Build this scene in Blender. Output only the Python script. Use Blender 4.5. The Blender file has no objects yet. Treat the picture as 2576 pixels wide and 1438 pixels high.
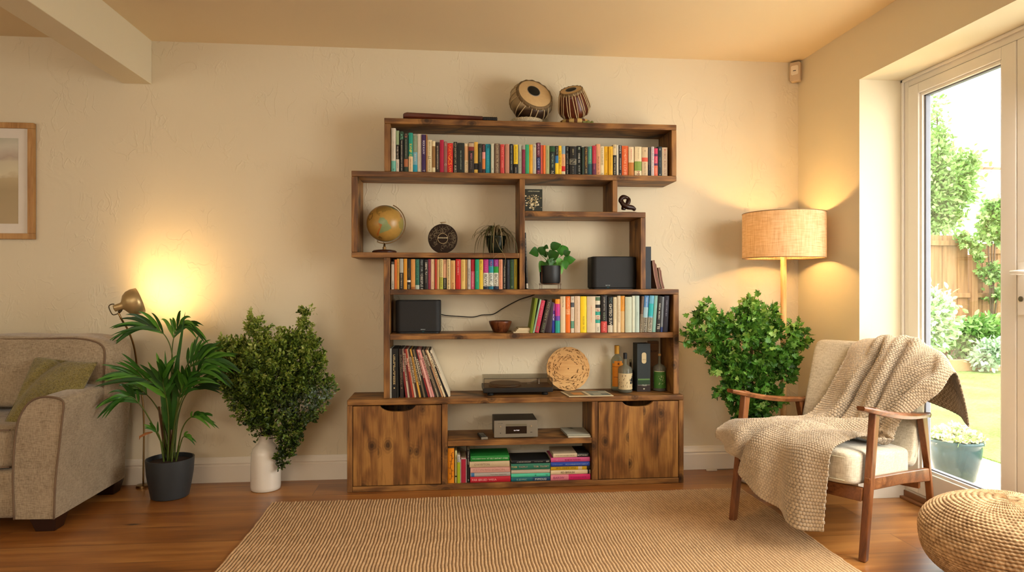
import bpy, math, random
import numpy as np
from mathutils import Vector, Matrix, noise as mnoise

random.seed(7)
R = math.radians
SC = bpy.context.scene
COL = SC.collection
PI = math.pi

# ---------------------------------------------------------------- camera model (metres; back wall at y = D)
F, CX, CY, CAMH, YAW = 1640.0, 1288.0, 719.0, 1.073, R(5.43)
cs, sn = math.cos(YAW), math.sin(YAW)
D = 3.71          # back wall
XR = 2.067        # right wall
XL = -4.3
H = 2.403         # ceiling
YF = 3.48         # shelf fronts
YC = 3.45         # cabinet front
XD = 2.30         # door frame inner face

def ray(px, py):
    xc = (px - CX) / F
    return Vector((cs * xc + sn, cs - sn * xc, (CY - py) / F))
def at(px, py, Y):
    d = ray(px, py); t = Y / d.y
    return Vector((d.x * t, Y, CAMH + d.z * t))
def onz(px, py, Z=0.0):
    d = ray(px, py); t = (Z - CAMH) / d.z
    return Vector((d.x * t, d.y * t, Z))
def onx(px, py, X):
    d = ray(px, py); t = X / d.x
    return Vector((X, d.y * t, CAMH + d.z * t))
def X_(px, Y=YF): return at(px, CY, Y).x
def Z_(px, py, Y=YF): return at(px, py, Y).z

# ---------------------------------------------------------------- colour + materials
def lin(h):
    if isinstance(h, str):
        h = h.lstrip('#')
        c = [int(h[i:i+2], 16) / 255 for i in (0, 2, 4)]
    else: c = h
    return tuple(x / 12.92 if x <= .04045 else ((x + .055) / 1.055) ** 2.4 for x in c)

class NT:
    def __init__(s, name):
        s.m = bpy.data.materials.new(name); s.m.use_nodes = True
        s.t = s.m.node_tree; s.t.nodes.clear()
        s.out = s.n('ShaderNodeOutputMaterial')
    def n(s, typ, ins=None, **kw):
        nd = s.t.nodes.new(typ)
        for k, v in kw.items(): setattr(nd, k, v)
        for k, v in (ins or {}).items(): s.set(nd.inputs[k], v)
        return nd
    def set(s, sock, v):
        if isinstance(v, bpy.types.NodeSocket): s.t.links.new(v, sock)
        elif isinstance(v, bpy.types.Node): s.t.links.new(v.outputs[0], sock)
        else:
            if isinstance(v, (tuple, list)) and len(v) == 3 and sock.type == 'RGBA': v = (*v, 1)
            sock.default_value = v
    def math(s, op, a, b=0.0, c=None, clamp=False):
        nd = s.n('ShaderNodeMath', operation=op, use_clamp=clamp)
        s.set(nd.inputs[0], a); s.set(nd.inputs[1], b)
        if c is not None: s.set(nd.inputs[2], c)
        return nd.outputs[0]
    def ramp(s, fac, stops, interp='LINEAR'):
        nd = s.n('ShaderNodeValToRGB'); nd.color_ramp.interpolation = interp
        el = nd.color_ramp.elements
        while len(el) < len(stops): el.new(.5)
        for e, (p, c) in zip(el, stops):
            e.position = p; e.color = (*c, 1) if len(c) == 3 else c
        s.set(nd.inputs[0], fac); return nd.outputs[0]
    def mix(s, fac, a, b, blend='MIX'):
        nd = s.n('ShaderNodeMix', data_type='RGBA', blend_type=blend)
        s.set(nd.inputs[0], fac); s.set(nd.inputs[6], a); s.set(nd.inputs[7], b)
        return nd.outputs[2]
    def noise(s, vec, scale, detail=3, rough=.5, dist=0.0):
        nd = s.n('ShaderNodeTexNoise', {'Scale': scale, 'Detail': detail, 'Roughness': rough, 'Distortion': dist})
        if vec is not None: s.set(nd.inputs['Vector'], vec)
        return nd.outputs[0]
    def coord(s, kind='Object', scale=(1, 1, 1), rot=(0, 0, 0), rnd=0.0):
        tc = s.n('ShaderNodeTexCoord').outputs[kind]
        if rnd:
            oi = s.n('ShaderNodeObjectInfo').outputs['Random']
            off = s.math('MULTIPLY', oi, rnd)
            cb = s.n('ShaderNodeCombineXYZ', {0: off, 1: off, 2: off})
            va = s.n('ShaderNodeVectorMath', operation='ADD'); s.set(va.inputs[0], tc); s.set(va.inputs[1], cb)
            tc = va.outputs[0]
        mp = s.n('ShaderNodeMapping', {'Scale': scale, 'Rotation': rot}); s.set(mp.inputs[0], tc)
        return mp.outputs[0]
    def bump(s, h, strength=.3, dist=.01, normal=None):
        nd = s.n('ShaderNodeBump', {'Strength': strength, 'Distance': dist, 'Height': h})
        if normal is not None: s.set(nd.inputs['Normal'], normal)
        return nd.outputs[0]
    def bsdf(s, color, rough=.6, metal=0.0, normal=None, spec=.4, **ex):
        p = s.n('ShaderNodeBsdfPrincipled')
        s.set(p.inputs['Base Color'], color); s.set(p.inputs['Roughness'], rough)
        s.set(p.inputs['Metallic'], metal); s.set(p.inputs['Specular IOR Level'], spec)
        if normal is not None: s.set(p.inputs['Normal'], normal)
        for k, v in ex.items(): s.set(p.inputs[k.replace('_', ' ')], v)
        s.t.links.new(p.outputs[0], s.out.inputs[0]); return p

def plain(name, c, rough=.6, metal=0.0, bs=0, bst=.2, var=.06, **ex):
    n = NT(name); c = lin(c); v = n.coord()
    nz = n.noise(v, 14, 3)
    col = n.mix(nz, tuple(x * (1 - var) for x in c), tuple(min(1, x * (1 + var)) for x in c))
    nr = n.bump(n.noise(v, bs, 4), bst, .002) if bs else None
    n.bsdf(col, rough, metal, nr, **ex); return n.m

def attr_mat(name, rough=.55, spec=.4, var=.1, bs=0, bst=.2, sheen=0):
    n = NT(name); a = n.n('ShaderNodeAttribute', attribute_name='Col').outputs[0]
    v = n.coord(); nz = n.noise(v, 60, 2)
    k = n.math('MULTIPLY_ADD', nz, var * 2, 1 - var)
    col = n.mix(1.0, a, n.n('ShaderNodeCombineColor', {0: k, 1: k, 2: k}).outputs[0], 'MULTIPLY')
    nr = n.bump(n.noise(v, bs, 4), bst, .002) if bs else None
    p = n.bsdf(col, rough, 0, nr, spec)
    if sheen: p.inputs['Sheen Weight'].default_value = sheen
    return n.m

def wood(name, axis, dark, mid, light, gs=26, rough=.5, blotch=1.0, rnd=13.0, knots=True, spec=.35, planks=0):
    """grain runs along axis 0/1/2"""
    n = NT(name)
    sc = [gs] * 3; sc[axis] = gs * .06
    sc2 = [6.0] * 3; sc2[axis] = 2.6
    sc3 = [8.5] * 3; sc3[axis] = 6.0
    tone = None
    def cd(s_):
        c = n.coord(rnd=rnd)
        if planks:
            sp = n.n('ShaderNodeSeparateXYZ'); n.set(sp.inputs[0], n.coord(scale=(1 / planks,) * 3, rnd=rnd))
            fl = n.math('FLOOR', sp.outputs[0]); cb = n.n('ShaderNodeCombineXYZ', {0: n.math('MULTIPLY', fl, .37), 1: n.math('MULTIPLY', fl, 1.7), 2: n.math('MULTIPLY', fl, 2.9)})
            va = n.n('ShaderNodeVectorMath', operation='ADD'); n.set(va.inputs[0], c); n.set(va.inputs[1], cb); c = va.outputs[0]
            cd.fr = n.math('FRACT', sp.outputs[0]); cd.tone = n.n('ShaderNodeTexWhiteNoise', {'W': fl}, noise_dimensions='1D').outputs[0]
        mp = n.n('ShaderNodeMapping', {'Scale': tuple(s_)}); n.set(mp.inputs[0], c); return mp.outputs[0]
    v = cd(sc); vb = cd(sc2); vk = cd(sc3)
    warp = n.noise(vb, 1.0, 2)
    g = n.noise(v, 1.0, 7, .68, .7)
    fine = n.noise(cd([x * 4.5 for x in sc]), 1.0, 4, .6, .3)
    rings = n.math('SINE', n.math('MULTIPLY_ADD', warp, 26.0, n.math('MULTIPLY', g, 9.0)))
    rings = n.math('MULTIPLY_ADD', rings, .10, n.math('ADD', n.math('MULTIPLY', g, .62), n.math('MULTIPLY', fine, .38)))
    blot = n.noise(vb, 1.3, 4, .6, .6)
    f = n.math('ADD', n.math('MULTIPLY', rings, .72), n.math('MULTIPLY', blot, .34 * blotch), clamp=True)
    if planks: f = n.math('ADD', f, n.math('MULTIPLY_ADD', cd.tone, .14, -.07))
    col = n.ramp(f, [(.30, lin(dark)), (.47, lin(mid)), (.66, lin(light))])
    if planks: col = n.mix(n.ramp(cd.fr, [(0, (.75, .75, .75)), (.02, (0, 0, 0)), (1, (0, 0, 0))]), col, lin(dark))
    if knots:
        sk = n.n('ShaderNodeSeparateXYZ'); n.set(sk.inputs[0], vk)
        ck = n.n('ShaderNodeCombineXYZ', {0: n.math('ADD', sk.outputs[0], n.math('MULTIPLY', sk.outputs[1], .5)), 1: sk.outputs[2]})
        vo = n.n('ShaderNodeTexVoronoi', {'Vector': ck, 'Scale': .8, 'Randomness': 1.0}, voronoi_dimensions='2D').outputs['Distance']
        wob = n.math('MULTIPLY_ADD', n.math('SUBTRACT', n.noise(vk, 2.0, 3), .42), .22, vo)
        kn = n.ramp(wob, [(.05, (1, 1, 1)), (.09, (.5, .5, .5)), (.2, (0, 0, 0))])
        col = n.mix(n.math('MULTIPLY', kn, .8), col, tuple(x * .35 for x in lin(dark)))
        ring = n.math('SINE', n.math('MULTIPLY', wob, 70.0))
        near = n.ramp(wob, [(.12, (1, 1, 1)), (.30, (0, 0, 0))])
        col = n.mix(n.math('MULTIPLY', near, n.math('MULTIPLY_ADD', ring, .22, .22)), col, lin(dark))
    nr = n.bump(f, .22, .003)
    n.bsdf(col, n.math('MULTIPLY_ADD', g, .2, rough - .1), 0, nr, spec); return n.m

def fabric(name, c1, c2, scale=260, rough=.95, bst=.5, slub=1.0):
    n = NT(name)
    tc = 'Object'
    a = n.noise(n.coord(tc, (scale, scale, scale * .16)), 1, 2)
    b = n.noise(n.coord(tc, (scale * .16, scale * .16, scale)), 1, 2)
    w = n.math('MULTIPLY', n.math('ADD', a, b), .5)
    big = n.noise(n.coord(tc), 9, 4)
    f = n.math('ADD', n.math('MULTIPLY', w, .9 * slub), n.math('MULTIPLY', big, .25), clamp=True)
    col = n.ramp(f, [(.38, lin(c1)), (.68, lin(c2))])
    n.bsdf(col, rough, 0, n.bump(w, bst, .003), .15, Sheen_Weight=.25); return n.m

# ---------------------------------------------------------------- mesh builder
class MB:
    def __init__(s): s.v = []; s.f = []; s.c = []; s.m = []
    def add(s, vs, fs, col=(1, 1, 1), mi=0):
        o = len(s.v); s.v += [tuple(v) for v in vs]
        for f in fs:
            s.f.append(tuple(i + o for i in f)); s.c.append(col); s.m.append(mi)
    def box(s, x0, x1, y0, y1, z0, z1, col=(1, 1, 1), mi=0):
        vs = [(x, y, z) for x in (x0, x1) for y in (y0, y1) for z in (z0, z1)]
        s.add(vs, [(0, 1, 3, 2), (4, 6, 7, 5), (0, 4, 5, 1), (2, 3, 7, 6), (0, 2, 6, 4), (1, 5, 7, 3)], col, mi)
    def quad(s, a, b, c, d, col=(1, 1, 1), mi=0): s.add([a, b, c, d], [(0, 1, 2, 3)], col, mi)
    def rbox(s, x0, x1, y0, y1, z0, z1, r, seg=5, col=(1, 1, 1), mi=0, axis='y'):
        """rounded-rectangle prism: corners rounded in the plane across `axis`"""
        if axis == 'y': a0, a1, b0, b1, c0, c1 = x0, x1, z0, z1, y0, y1
        elif axis == 'z': a0, a1, b0, b1, c0, c1 = x0, x1, y0, y1, z0, z1
        else: a0, a1, b0, b1, c0, c1 = y0, y1, z0, z1, x0, x1
        pts = []
        for cx, cy, t0 in ((a1 - r, b1 - r, 0), (a0 + r, b1 - r, 90), (a0 + r, b0 + r, 180), (a1 - r, b0 + r, 270)):
            for k in range(seg + 1):
                t = R(t0 + 90 * k / seg); pts.append((cx + r * math.cos(t), cy + r * math.sin(t)))
        s.prism(pts, c0, c1, axis, col, mi)
    def prism(s, pts, c0, c1, axis='y', col=(1, 1, 1), mi=0):
        def P(p, c):
            return {'y': (p[0], c, p[1]), 'z': (p[0], p[1], c), 'x': (c, p[0], p[1])}[axis]
        n = len(pts); vs = [P(p, c0) for p in pts] + [P(p, c1) for p in pts]
        fs = [tuple(range(n)), tuple(range(2 * n - 1, n - 1, -1))]
        fs += [(i, n + i, n + (i + 1) % n, (i + 1) % n) for i in range(n)]
        s.add(vs, fs, col, mi)
    def lathe(s, prof, seg=32, col=(1, 1, 1), mi=0, M=None, sx=1, sy=1, cap=True):
        """prof: list of (r, z) or (r, z, col)"""
        vs = []
        for p in prof:
            for k in range(seg):
                t = 2 * PI * k / seg; v = Vector((p[0] * math.cos(t) * sx, p[0] * math.sin(t) * sy, p[1]))
                vs.append(M @ v if M else v)
        o = len(s.v); s.v += [tuple(v) for v in vs]
        for i in range(len(prof) - 1):
            cc = prof[i][2] if len(prof[i]) > 2 else col
            for k in range(seg):
                k2 = (k + 1) % seg
                s.f.append((o + i * seg + k, o + i * seg + k2, o + (i + 1) * seg + k2, o + (i + 1) * seg + k)); s.c.append(cc); s.m.append(mi)
        if cap:
            if prof[0][0] > 1e-5: s.f.append(tuple(o + k for k in reversed(range(seg)))); s.c.append(prof[0][2] if len(prof[0]) > 2 else col); s.m.append(mi)
            if prof[-1][0] > 1e-5: s.f.append(tuple(o + (len(prof) - 1) * seg + k for k in range(seg))); s.c.append(prof[-1][2] if len(prof[-1]) > 2 else col); s.m.append(mi)
    def tube(s, pts, r, seg=8, col=(1, 1, 1), mi=0, cap=True):
        pts = [Vector(p) for p in pts]; n = len(pts)
        rs = r if isinstance(r, (list, tuple)) else [r] * n
        up = None; vs = []
        for i, p in enumerate(pts):
            d = (pts[min(i + 1, n - 1)] - pts[max(i - 1, 0)])
            d = d.normalized() if d.length > 1e-9 else Vector((0, 0, 1))
            if up is None: up = d.orthogonal().normalized()
            up = (up - d * up.dot(d)); up = up.normalized() if up.length > 1e-6 else d.orthogonal().normalized()
            sd = d.cross(up)
            for k in range(seg):
                t = 2 * PI * k / seg; vs.append(p + (up * math.cos(t) + sd * math.sin(t)) * rs[i])
        fs = [(i * seg + k, i * seg + (k + 1) % seg, (i + 1) * seg + (k + 1) % seg, (i + 1) * seg + k) for i in range(n - 1) for k in range(seg)]
        if cap: fs += [tuple(reversed(range(seg))), tuple((n - 1) * seg + k for k in range(seg))]
        s.add(vs, fs, col, mi)
    def xform(s, M):
        s.v = [tuple(M @ Vector(v)) for v in s.v]; return s

def raw_mesh(name, V, Fq, mats, smooth=True, cols=None, mi=None):
    me = bpy.data.meshes.new(name)
    me.from_pydata(V, [], Fq)
    for m in mats: me.materials.append(m)
    if mi is not None and any(mi): me.polygons.foreach_set('material_index', mi)
    if smooth: me.polygons.foreach_set('use_smooth', [True] * len(me.polygons))
    if cols is not None:
        a = me.color_attributes.new('Col', 'FLOAT_COLOR', 'CORNER')
        buf = np.ones((len(me.loops), 4), dtype=np.float32); i = 0
        cnt = np.array([len(f) for f in Fq]); c = np.array(cols, dtype=np.float32)
        buf[:, :3] = np.repeat(c, cnt, axis=0)
        a.data.foreach_set('color', buf.ravel())
    me.update(); return me

def fin(name, mb, mats, parent=None, loc=None, smooth=False, bev=0, bseg=2, local=False, sub=0, auto=False, solid=0):
    """link one mesh object. mb in world coords unless local; its origin goes to loc (default bbox bottom centre)"""
    if not isinstance(mats, (list, tuple)): mats = [mats]
    V = np.array(mb.v, dtype=float)
    off = Vector((0, 0, 0))
    if not local:
        if loc is None:
            mn, mx = V.min(0), V.max(0); off = Vector(((mn[0] + mx[0]) / 2, (mn[1] + mx[1]) / 2, mn[2]))
        else: off = Vector(loc)
        V = V - np.array(off)
    me = raw_mesh(name, V.tolist(), mb.f, mats, smooth or auto, mb.c, mb.m)
    o = bpy.data.objects.new(name, me); COL.objects.link(o)
    o.location = off if not local else (loc or (0, 0, 0))
    if parent is not None:
        o.parent = parent
        if not local:
            bpy_m = PAR[parent.name]; o.location = off - bpy_m
    PAR[o.name] = off + Vector((0, 0, 0)) if not local else Vector((0, 0, 0))
    if bev:
        m = o.modifiers.new('bevel', 'BEVEL'); m.width = bev; m.segments = bseg; m.limit_method = 'ANGLE'; m.angle_limit = R(40)
        for p in me.polygons: p.use_smooth = True
        w = o.modifiers.new('wn', 'WEIGHTED_NORMAL')
    if solid:
        m = o.modifiers.new('solid', 'SOLIDIFY'); m.thickness = solid
    if sub:
        m = o.modifiers.new('sub', 'SUBSURF'); m.levels = sub; m.render_levels = sub
    if auto:
        try: me.set_sharp_from_angle(angle=R(35))
        except Exception: pass
    return o
PAR = {}
def tag(o, label, cat, group=None):
    o['label'] = label; o['category'] = cat
    if group: o['group'] = group
    return o
def thing(name, label, cat, loc=(0, 0, 0), rot=(0, 0, 0), group=None):
    o = bpy.data.objects.new(name, None); COL.objects.link(o); o.empty_display_size = .05
    o.location = loc; o.rotation_euler = rot; PAR[o.name] = Vector(loc)
    return tag(o, label, cat, group)
def struct(o): o['kind'] = 'structure'; return o
def bez(pts, n=24):
    """Catmull-Rom through pts"""
    P = [Vector(p) for p in pts]; P = [P[0] * 2 - P[1]] + P + [P[-1] * 2 - P[-2]]
    out = []; segs = len(P) - 3
    for i in range(n + 1):
        u = i / n * segs; k = min(int(u), segs - 1); t = u - k
        a, b, c, d = P[k:k + 4]
        out.append(.5 * ((2 * b) + (c - a) * t + (2 * a - 5 * b + 4 * c - d) * t * t + (3 * b - a - 3 * c + d) * t ** 3))
    return out

# ---------------------------------------------------------------- shared materials
M = {}
M['paper'] = attr_mat('printed_card', .55, .35, .08)
M['paint'] = attr_mat('painted_surface', .45, .4, .05)
M['matte'] = attr_mat('matte_surface', .85, .2, .1)
M['black_plastic'] = plain('black_plastic', '#141414', .42)
M['dark_cloth'] = plain('speaker_cloth', '#121212', .55, bs=900, bst=.5)
M['white_pvc'] = plain('white_pvc', '#e9e2d6', .35, var=.02)
M['white_paint'] = plain('white_gloss_paint', '#e6dccb', .45, var=.02)
M['metal_grey'] = plain('brushed_grey_metal', '#8a8578', .42, .55, bs=500, bst=.1)
M['brass'] = plain('aged_brass', '#9a7f55', .3, 1.0)
M['black_metal'] = plain('black_metal', '#1c1a18', .4, .6)
M['cable'] = plain('black_cable', '#16120f', .5)
WD, WM, WL = '#2a1708', '#66411f', '#9c6d38'
M['wood_x'] = wood('stained_pine_along', 0, WD, WM, WL)
M['wood_z'] = wood('stained_pine_upright', 2, WD, WM, WL)
M['door_wood'] = wood('stained_pine_door', 2, '#3a210c', '#754b22', '#a4743a', gs=24, planks=.082)
M['teak'] = wood('oiled_walnut_frame', 2, '#4a2810', '#6f3f1e', '#8a5630', gs=30, rough=.35, knots=False, blotch=.7)
M['teak_y'] = wood('oiled_walnut_rail', 0, '#4a2810', '#72421f', '#905c34', gs=30, rough=.35, knots=False, blotch=.7)
# ================================================================= ROOM
def plaster(name, c1, c2, strength=.5):
    n = NT(name); v = n.coord('Object')
    big = n.noise(v, .9, 3)
    col = n.mix(big, lin(c1), lin(c2))
    w = n.noise(v, 3.2, 3, .55, .8)
    ridge = n.math('ABSOLUTE', n.math('SUBTRACT', n.noise(v, 5.5, 3, .5, .5), .5))
    ridge = n.ramp(ridge, [(.0, (1, 1, 1)), (.022, (0, 0, 0))])
    mask = n.ramp(n.noise(v, 2.6, 3), [(.53, (0, 0, 0)), (.66, (1, 1, 1))])
    r1 = n.math('MULTIPLY', ridge, mask)
    ridge2 = n.math('ABSOLUTE', n.math('SUBTRACT', n.noise(n.coord('Object', (1, 1, .55), (0, .7, 0)), 11, 3, .5, .7), .5))
    ridge2 = n.ramp(ridge2, [(.0, (1, 1, 1)), (.03, (0, 0, 0))])
    mask2 = n.ramp(n.noise(v, 4.1, 2), [(.5, (0, 0, 0)), (.58, (1, 1, 1))])
    r2 = n.math('MULTIPLY', ridge2, mask2)
    fine = n.noise(v, 30, 4)
    h = n.math('ADD', n.math('ADD', n.math('MULTIPLY', r1, .5), n.math('MULTIPLY', r2, .42)), n.math('ADD', n.math('MULTIPLY', w, 1.5), n.math('MULTIPLY', fine, .14)))
    n.bsdf(col, .8, 0, n.bump(h, strength, .008), .2); return n.m
M['plaster'] = plaster('textured_plaster', '#d8caac', '#ded1b6', .42)
M['smooth_wall'] = plaster('smooth_painted_wall', '#ddd0b2', '#e0d4b8', .06)
M['ceiling'] = plaster('ceiling_paint', '#e0cba6', '#e3cfac', .05)

def floor_mat():
    n = NT('oak_plank_floor')
    tc = n.coord('Object')
    br = n.n('ShaderNodeTexBrick', {'Vector': tc, 'Scale': 1.0, 'Mortar Size': .0016, 'Mortar Smooth': .2, 'Brick Width': 1.9, 'Row Height': .19,
         'Color1': (0, 0, 0, 1), 'Color2': (1, 1, 1, 1), 'Mortar': (0, 0, 0, 1), 'Bias': 0.0}, offset=.37)
    tone = n.n('ShaderNodeSeparateColor'); n.set(tone.inputs[0], br.outputs['Color']); tone = tone.outputs[0]
    cb = n.n('ShaderNodeCombineXYZ', {1: n.math('MULTIPLY', tone, 7.0), 0: n.math('MULTIPLY', tone, 3.0)})
    va = n.n('ShaderNodeVectorMath', operation='ADD'); n.set(va.inputs[0], tc); n.set(va.inputs[1], cb)
    mp = n.n('ShaderNodeMapping', {'Scale': (1.6, 26, 1)}); n.set(mp.inputs[0], va.outputs[0])
    g = n.noise(mp.outputs[0], 1, 5, .6, .8)
    mp2 = n.n('ShaderNodeMapping', {'Scale': (1.4, 5, 1)}); n.set(mp2.inputs[0], va.outputs[0])
    b = n.noise(mp2.outputs[0], 1, 3, .5, .6)
    f = n.math('ADD', n.math('MULTIPLY', g, .5), n.math('ADD', n.math('MULTIPLY', b, .42), n.math('MULTIPLY', tone, .12)))
    col = n.ramp(f, [(.34, lin('#6a3a16')), (.52, lin('#945c28')), (.7, lin('#b27b3e'))])
    vo = n.n('ShaderNodeTexVoronoi', {'Vector': n.coord('Object', (1.1, 3.0, 1)), 'Scale': 1.0}).outputs['Distance']
    col = n.mix(n.ramp(vo, [(.015, (1, 1, 1)), (.05, (0, 0, 0))]), col, lin('#3a1f0c'))
    col = n.mix(n.math('MULTIPLY', br.outputs['Fac'], .55), col, lin('#3a210e'))
    h = n.math('SUBTRACT', n.math('MULTIPLY', g, .15), br.outputs['Fac'])
    n.bsdf(col, n.math('MULTIPLY_ADD', g, .16, .27), 0, n.bump(h, .25, .002), .5, Coat_Weight=.25, Coat_Roughness=.3); return n.m
M['floor'] = floor_mat()

YN = -2.6     # room end behind the camera
m = MB(); m.box(XL, XD + .02, YN, D + .1, -.08, 0); struct(fin('floor', m, M['floor'], loc=(0, 0, 0)))
m = MB(); m.box(XL - .1, XD + .2, YN - .1, D + .1, H, H + .1); struct(fin('ceiling', m, M['ceiling'], loc=(0, 0, H)))
m = MB(); m.box(XL - .1, XD + .2, D, D + .14, -.1, H); struct(fin('wall_back', m, M['plaster'], loc=(0, D, 0)))
m = MB(); m.box(XL - .1, XL, YN, D, -.05, H); struct(fin('wall_left', m, M['smooth_wall'], loc=(XL, 0, 0)))
m = MB(); m.box(XL - .1, XD + .2, YN - .1, YN, -.05, H); struct(fin('wall_front', m, M['smooth_wall'], loc=(0, YN, 0)))
# right wall with door opening  y in [Y0, Y1], top ZT
Y1, Y0, ZT = 3.125, 1.15, 2.12
m = MB()
m.box(XR, XD + .12, Y1, D + .02, 0, H)
m.box(XR, XD + .12, Y0, Y1, ZT, H)
m.box(XR, XD + .12, YN, Y0, 0, H)
struct(fin('wall_right', m, M['smooth_wall'], loc=(XR, 0, 0)))
# beam (downstand) running from the back wall to the camera side
xb0, xb1 = at(311, 213, D).x, at(382, 213, D).x
zb = at(382, 212, D).z
m = MB(); m.box(xb0, xb1, YN, D, zb, H + .02); o = struct(fin('trim_1', m, M['smooth_wall'], loc=(xb0, 0, zb), bev=.004))

# baseboards with a moulded profile
def skirt(name, pts2, h=.135, t=.018):
    """pts2: polyline on floor, wall side is to the left of travel"""
    prof = [(0, 0), (t, 0), (t, h * .66), (t * .75, h * .70), (t * .75, h * .74), (t * .95, h * .77), (t * .5, h * .9), (t * .3, h), (0, h)]
    m = MB(); n = len(pts2)
    rings = []
    for i, p in enumerate(pts2):
        p = Vector(p)
        def nrm(a, b):
            d = (Vector(b) - Vector(a)).normalized(); return Vector((d.y, -d.x))
        if i == 0: nn = nrm(pts2[0], pts2[1]); k = 1
        elif i == n - 1: nn = nrm(pts2[-2], pts2[-1]); k = 1
        else:
            a, b = nrm(pts2[i - 1], pts2[i]), nrm(pts2[i], pts2[i + 1]); nn = (a + b).normalized(); k = 1 / max(.3, nn.dot(a))
        rings.append([(p.x + nn.x * q[0] * k, p.y + nn.y * q[0] * k, q[1] + .0005) for q in prof])
    L = len(prof)
    m.add([v for r in rings for v in r], [(i * L + j, i * L + (j + 1) % L, (i + 1) * L + (j + 1) % L, (i + 1) * L + j) for i in range(n - 1) for j in range(L)] + [tuple(range(L)), tuple(range((n - 1) * L, n * L))])
    return struct(fin(name, m, M['white_paint']))
skirt('baseboard_back', [(XL, D), (XR, D)])
skirt('baseboard_right', [(XR, D), (XR, Y1), (XD, Y1)])
skirt('baseboard_left', [(XL, YN), (XL, D)])

# ---------------------------------------------------------------- french doors
gl = NT('door_glass')
mx = gl.n('ShaderNodeMixShader', {0: .07}); tr = gl.n('ShaderNodeBsdfTransparent', {0: (.97, .985, .975, 1)}); gs_ = gl.n('ShaderNodeBsdfGlossy', {'Roughness': .02})
gl.t.links.new(tr.outputs[0], mx.inputs[1]); gl.t.links.new(gs_.outputs[0], mx.inputs[2]); gl.t.links.new(mx.outputs[0], gl.out.inputs[0])
M['glass'] = gl.m
M['gasket'] = plain('grey_gasket', '#6e6f78', .5)
zf = .05; FZ0, FZ1 = .035, ZT
# fixed frame
fw = .045
m = MB()
m.box(XD, XD + .08, Y1 - fw, Y1, 0, ZT); m.box(XD, XD + .08, Y0, Y0 + fw, 0, ZT)
m.box(XD, XD + .08, Y0 + fw, Y1 - fw, ZT - fw, ZT); m.box(XD, XD + .08, Y0 + fw, Y1 - fw, 0, .05)
m.box(XD - .012, XD, Y1 - fw * .35, Y1, .05, ZT); m.box(XD - .012, XD, Y0, Y1, ZT - fw * .35, ZT)
struct(fin('trim_2', m, M['white_pvc'], bev=.003))
m = MB(); m.box(XD - .03, XD, Y0, Y1 - .018, 0, .012); m.box(XD - .008, XD + .001, Y0, Y1 - .018, .012, .04)
struct(fin('trim_3', m, plain('oak_threshold', '#8a5a34', .4), bev=.002))
def leafdoor(name, ya, yb, handle=False):
    """door leaf between ya (far) and yb (near)"""
    root = bpy.data.objects.new(name, None); COL.objects.link(root); root.location = (XD + .02, ya, .05); PAR[root.name] = Vector(root.location); root['kind'] = 'structure'
    st, br, tp = .072, .117, .05
    z0, z1 = .052, ZT - fw - .002
    x0, x1 = XD - .006, XD + .062
    yG0, yG1 = yb + st + .03 * 0, ya - st
    m = MB()
    m.box(x0, x1, ya - st, ya, z0, z1); m.box(x0, x1, yb, yb + st, z0, z1)
    m.box(x0, x1, yb + st, ya - st, z0, z0 + br); m.box(x0, x1, yb + st, ya - st, z1 - tp, z1)
    fin('door_frame', m, M['white_pvc'], root, bev=.004)
    m = MB(); e = .014      # glazing bead
    for (a, b, c, d) in ((yb + st, yb + st + e, z0 + br, z1 - tp), (ya - st - e, ya - st, z0 + br, z1 - tp), (yb + st + e, ya - st - e, z0 + br, z0 + br + e), (yb + st + e, ya - st - e, z1 - tp - e, z1 - tp)):
        m.box(x0 + .01, x0 + .032, a, b, c, d)
    fin('glazing_bead', m, M['white_pvc'], root, bev=.002)
    m = MB(); g = .006
    for (a, b, c, d) in ((yb + st + e, yb + st + e + g, z0 + br + e, z1 - tp - e), (ya - st - e - g * 2, ya - st - e, z0 + br + e, z1 - tp - e), (yb + st + e, ya - st - e, z0 + br + e, z0 + br + e + g), (yb + st + e, ya - st - e, z1 - tp - e - g, z1 - tp - e)):
        m.box(x0 + .022, x0 + .045, a, b, c, d)
    fin('gasket', m, M['gasket'], root)
    m = MB(); xx = x0 + .034
    m.box(xx, xx + .004, yb + st + .002, ya - st - .002, z0 + br + .002, z1 - tp - .002)
    fin('glass_pane', m, M['glass'], root)
    if handle:
        yh = ya - .03; zh = onx(2570, 686, XD).z
        m = MB(); m.rbox(x0 - .008, x0, yh - .016, yh + .016, zh - .17, zh + .04, .006, axis='x')
        fin('handle_plate', m, M['white_pvc'], root)
        m = MB(); m.tube([(x0 - .008, yh, zh), (x0 - .045, yh, zh)], .009, 12); m.tube([(x0 - .045, yh + .008, zh), (x0 - .045, yh - .03, zh + .002), (x0 - .042, yh - .11, zh)], .0095, 12)
        fin('handle', m, plain('white_handle', '#efeae2', .3), root, smooth=True)
        m = MB(); m.tube([(x0 - .012, yh, zh - .105), (x0 - .006, yh, zh - .105)], .011, 14)
        fin('lock_cylinder', m, plain('steel_lock', '#8c8478', .3, .9), root, auto=True)
ym = onx(2560, 700, XD).y
leafdoor('door_1', Y1 - fw - .002, ym + .002)
leafdoor('door_2', ym - .002, Y0 + fw + .44, True)
# fixed side panel beyond the second leaf (out of frame) is a plain frame with glass
leafdoor('door_3', Y0 + fw + .436, Y0 + fw + .002)

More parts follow.
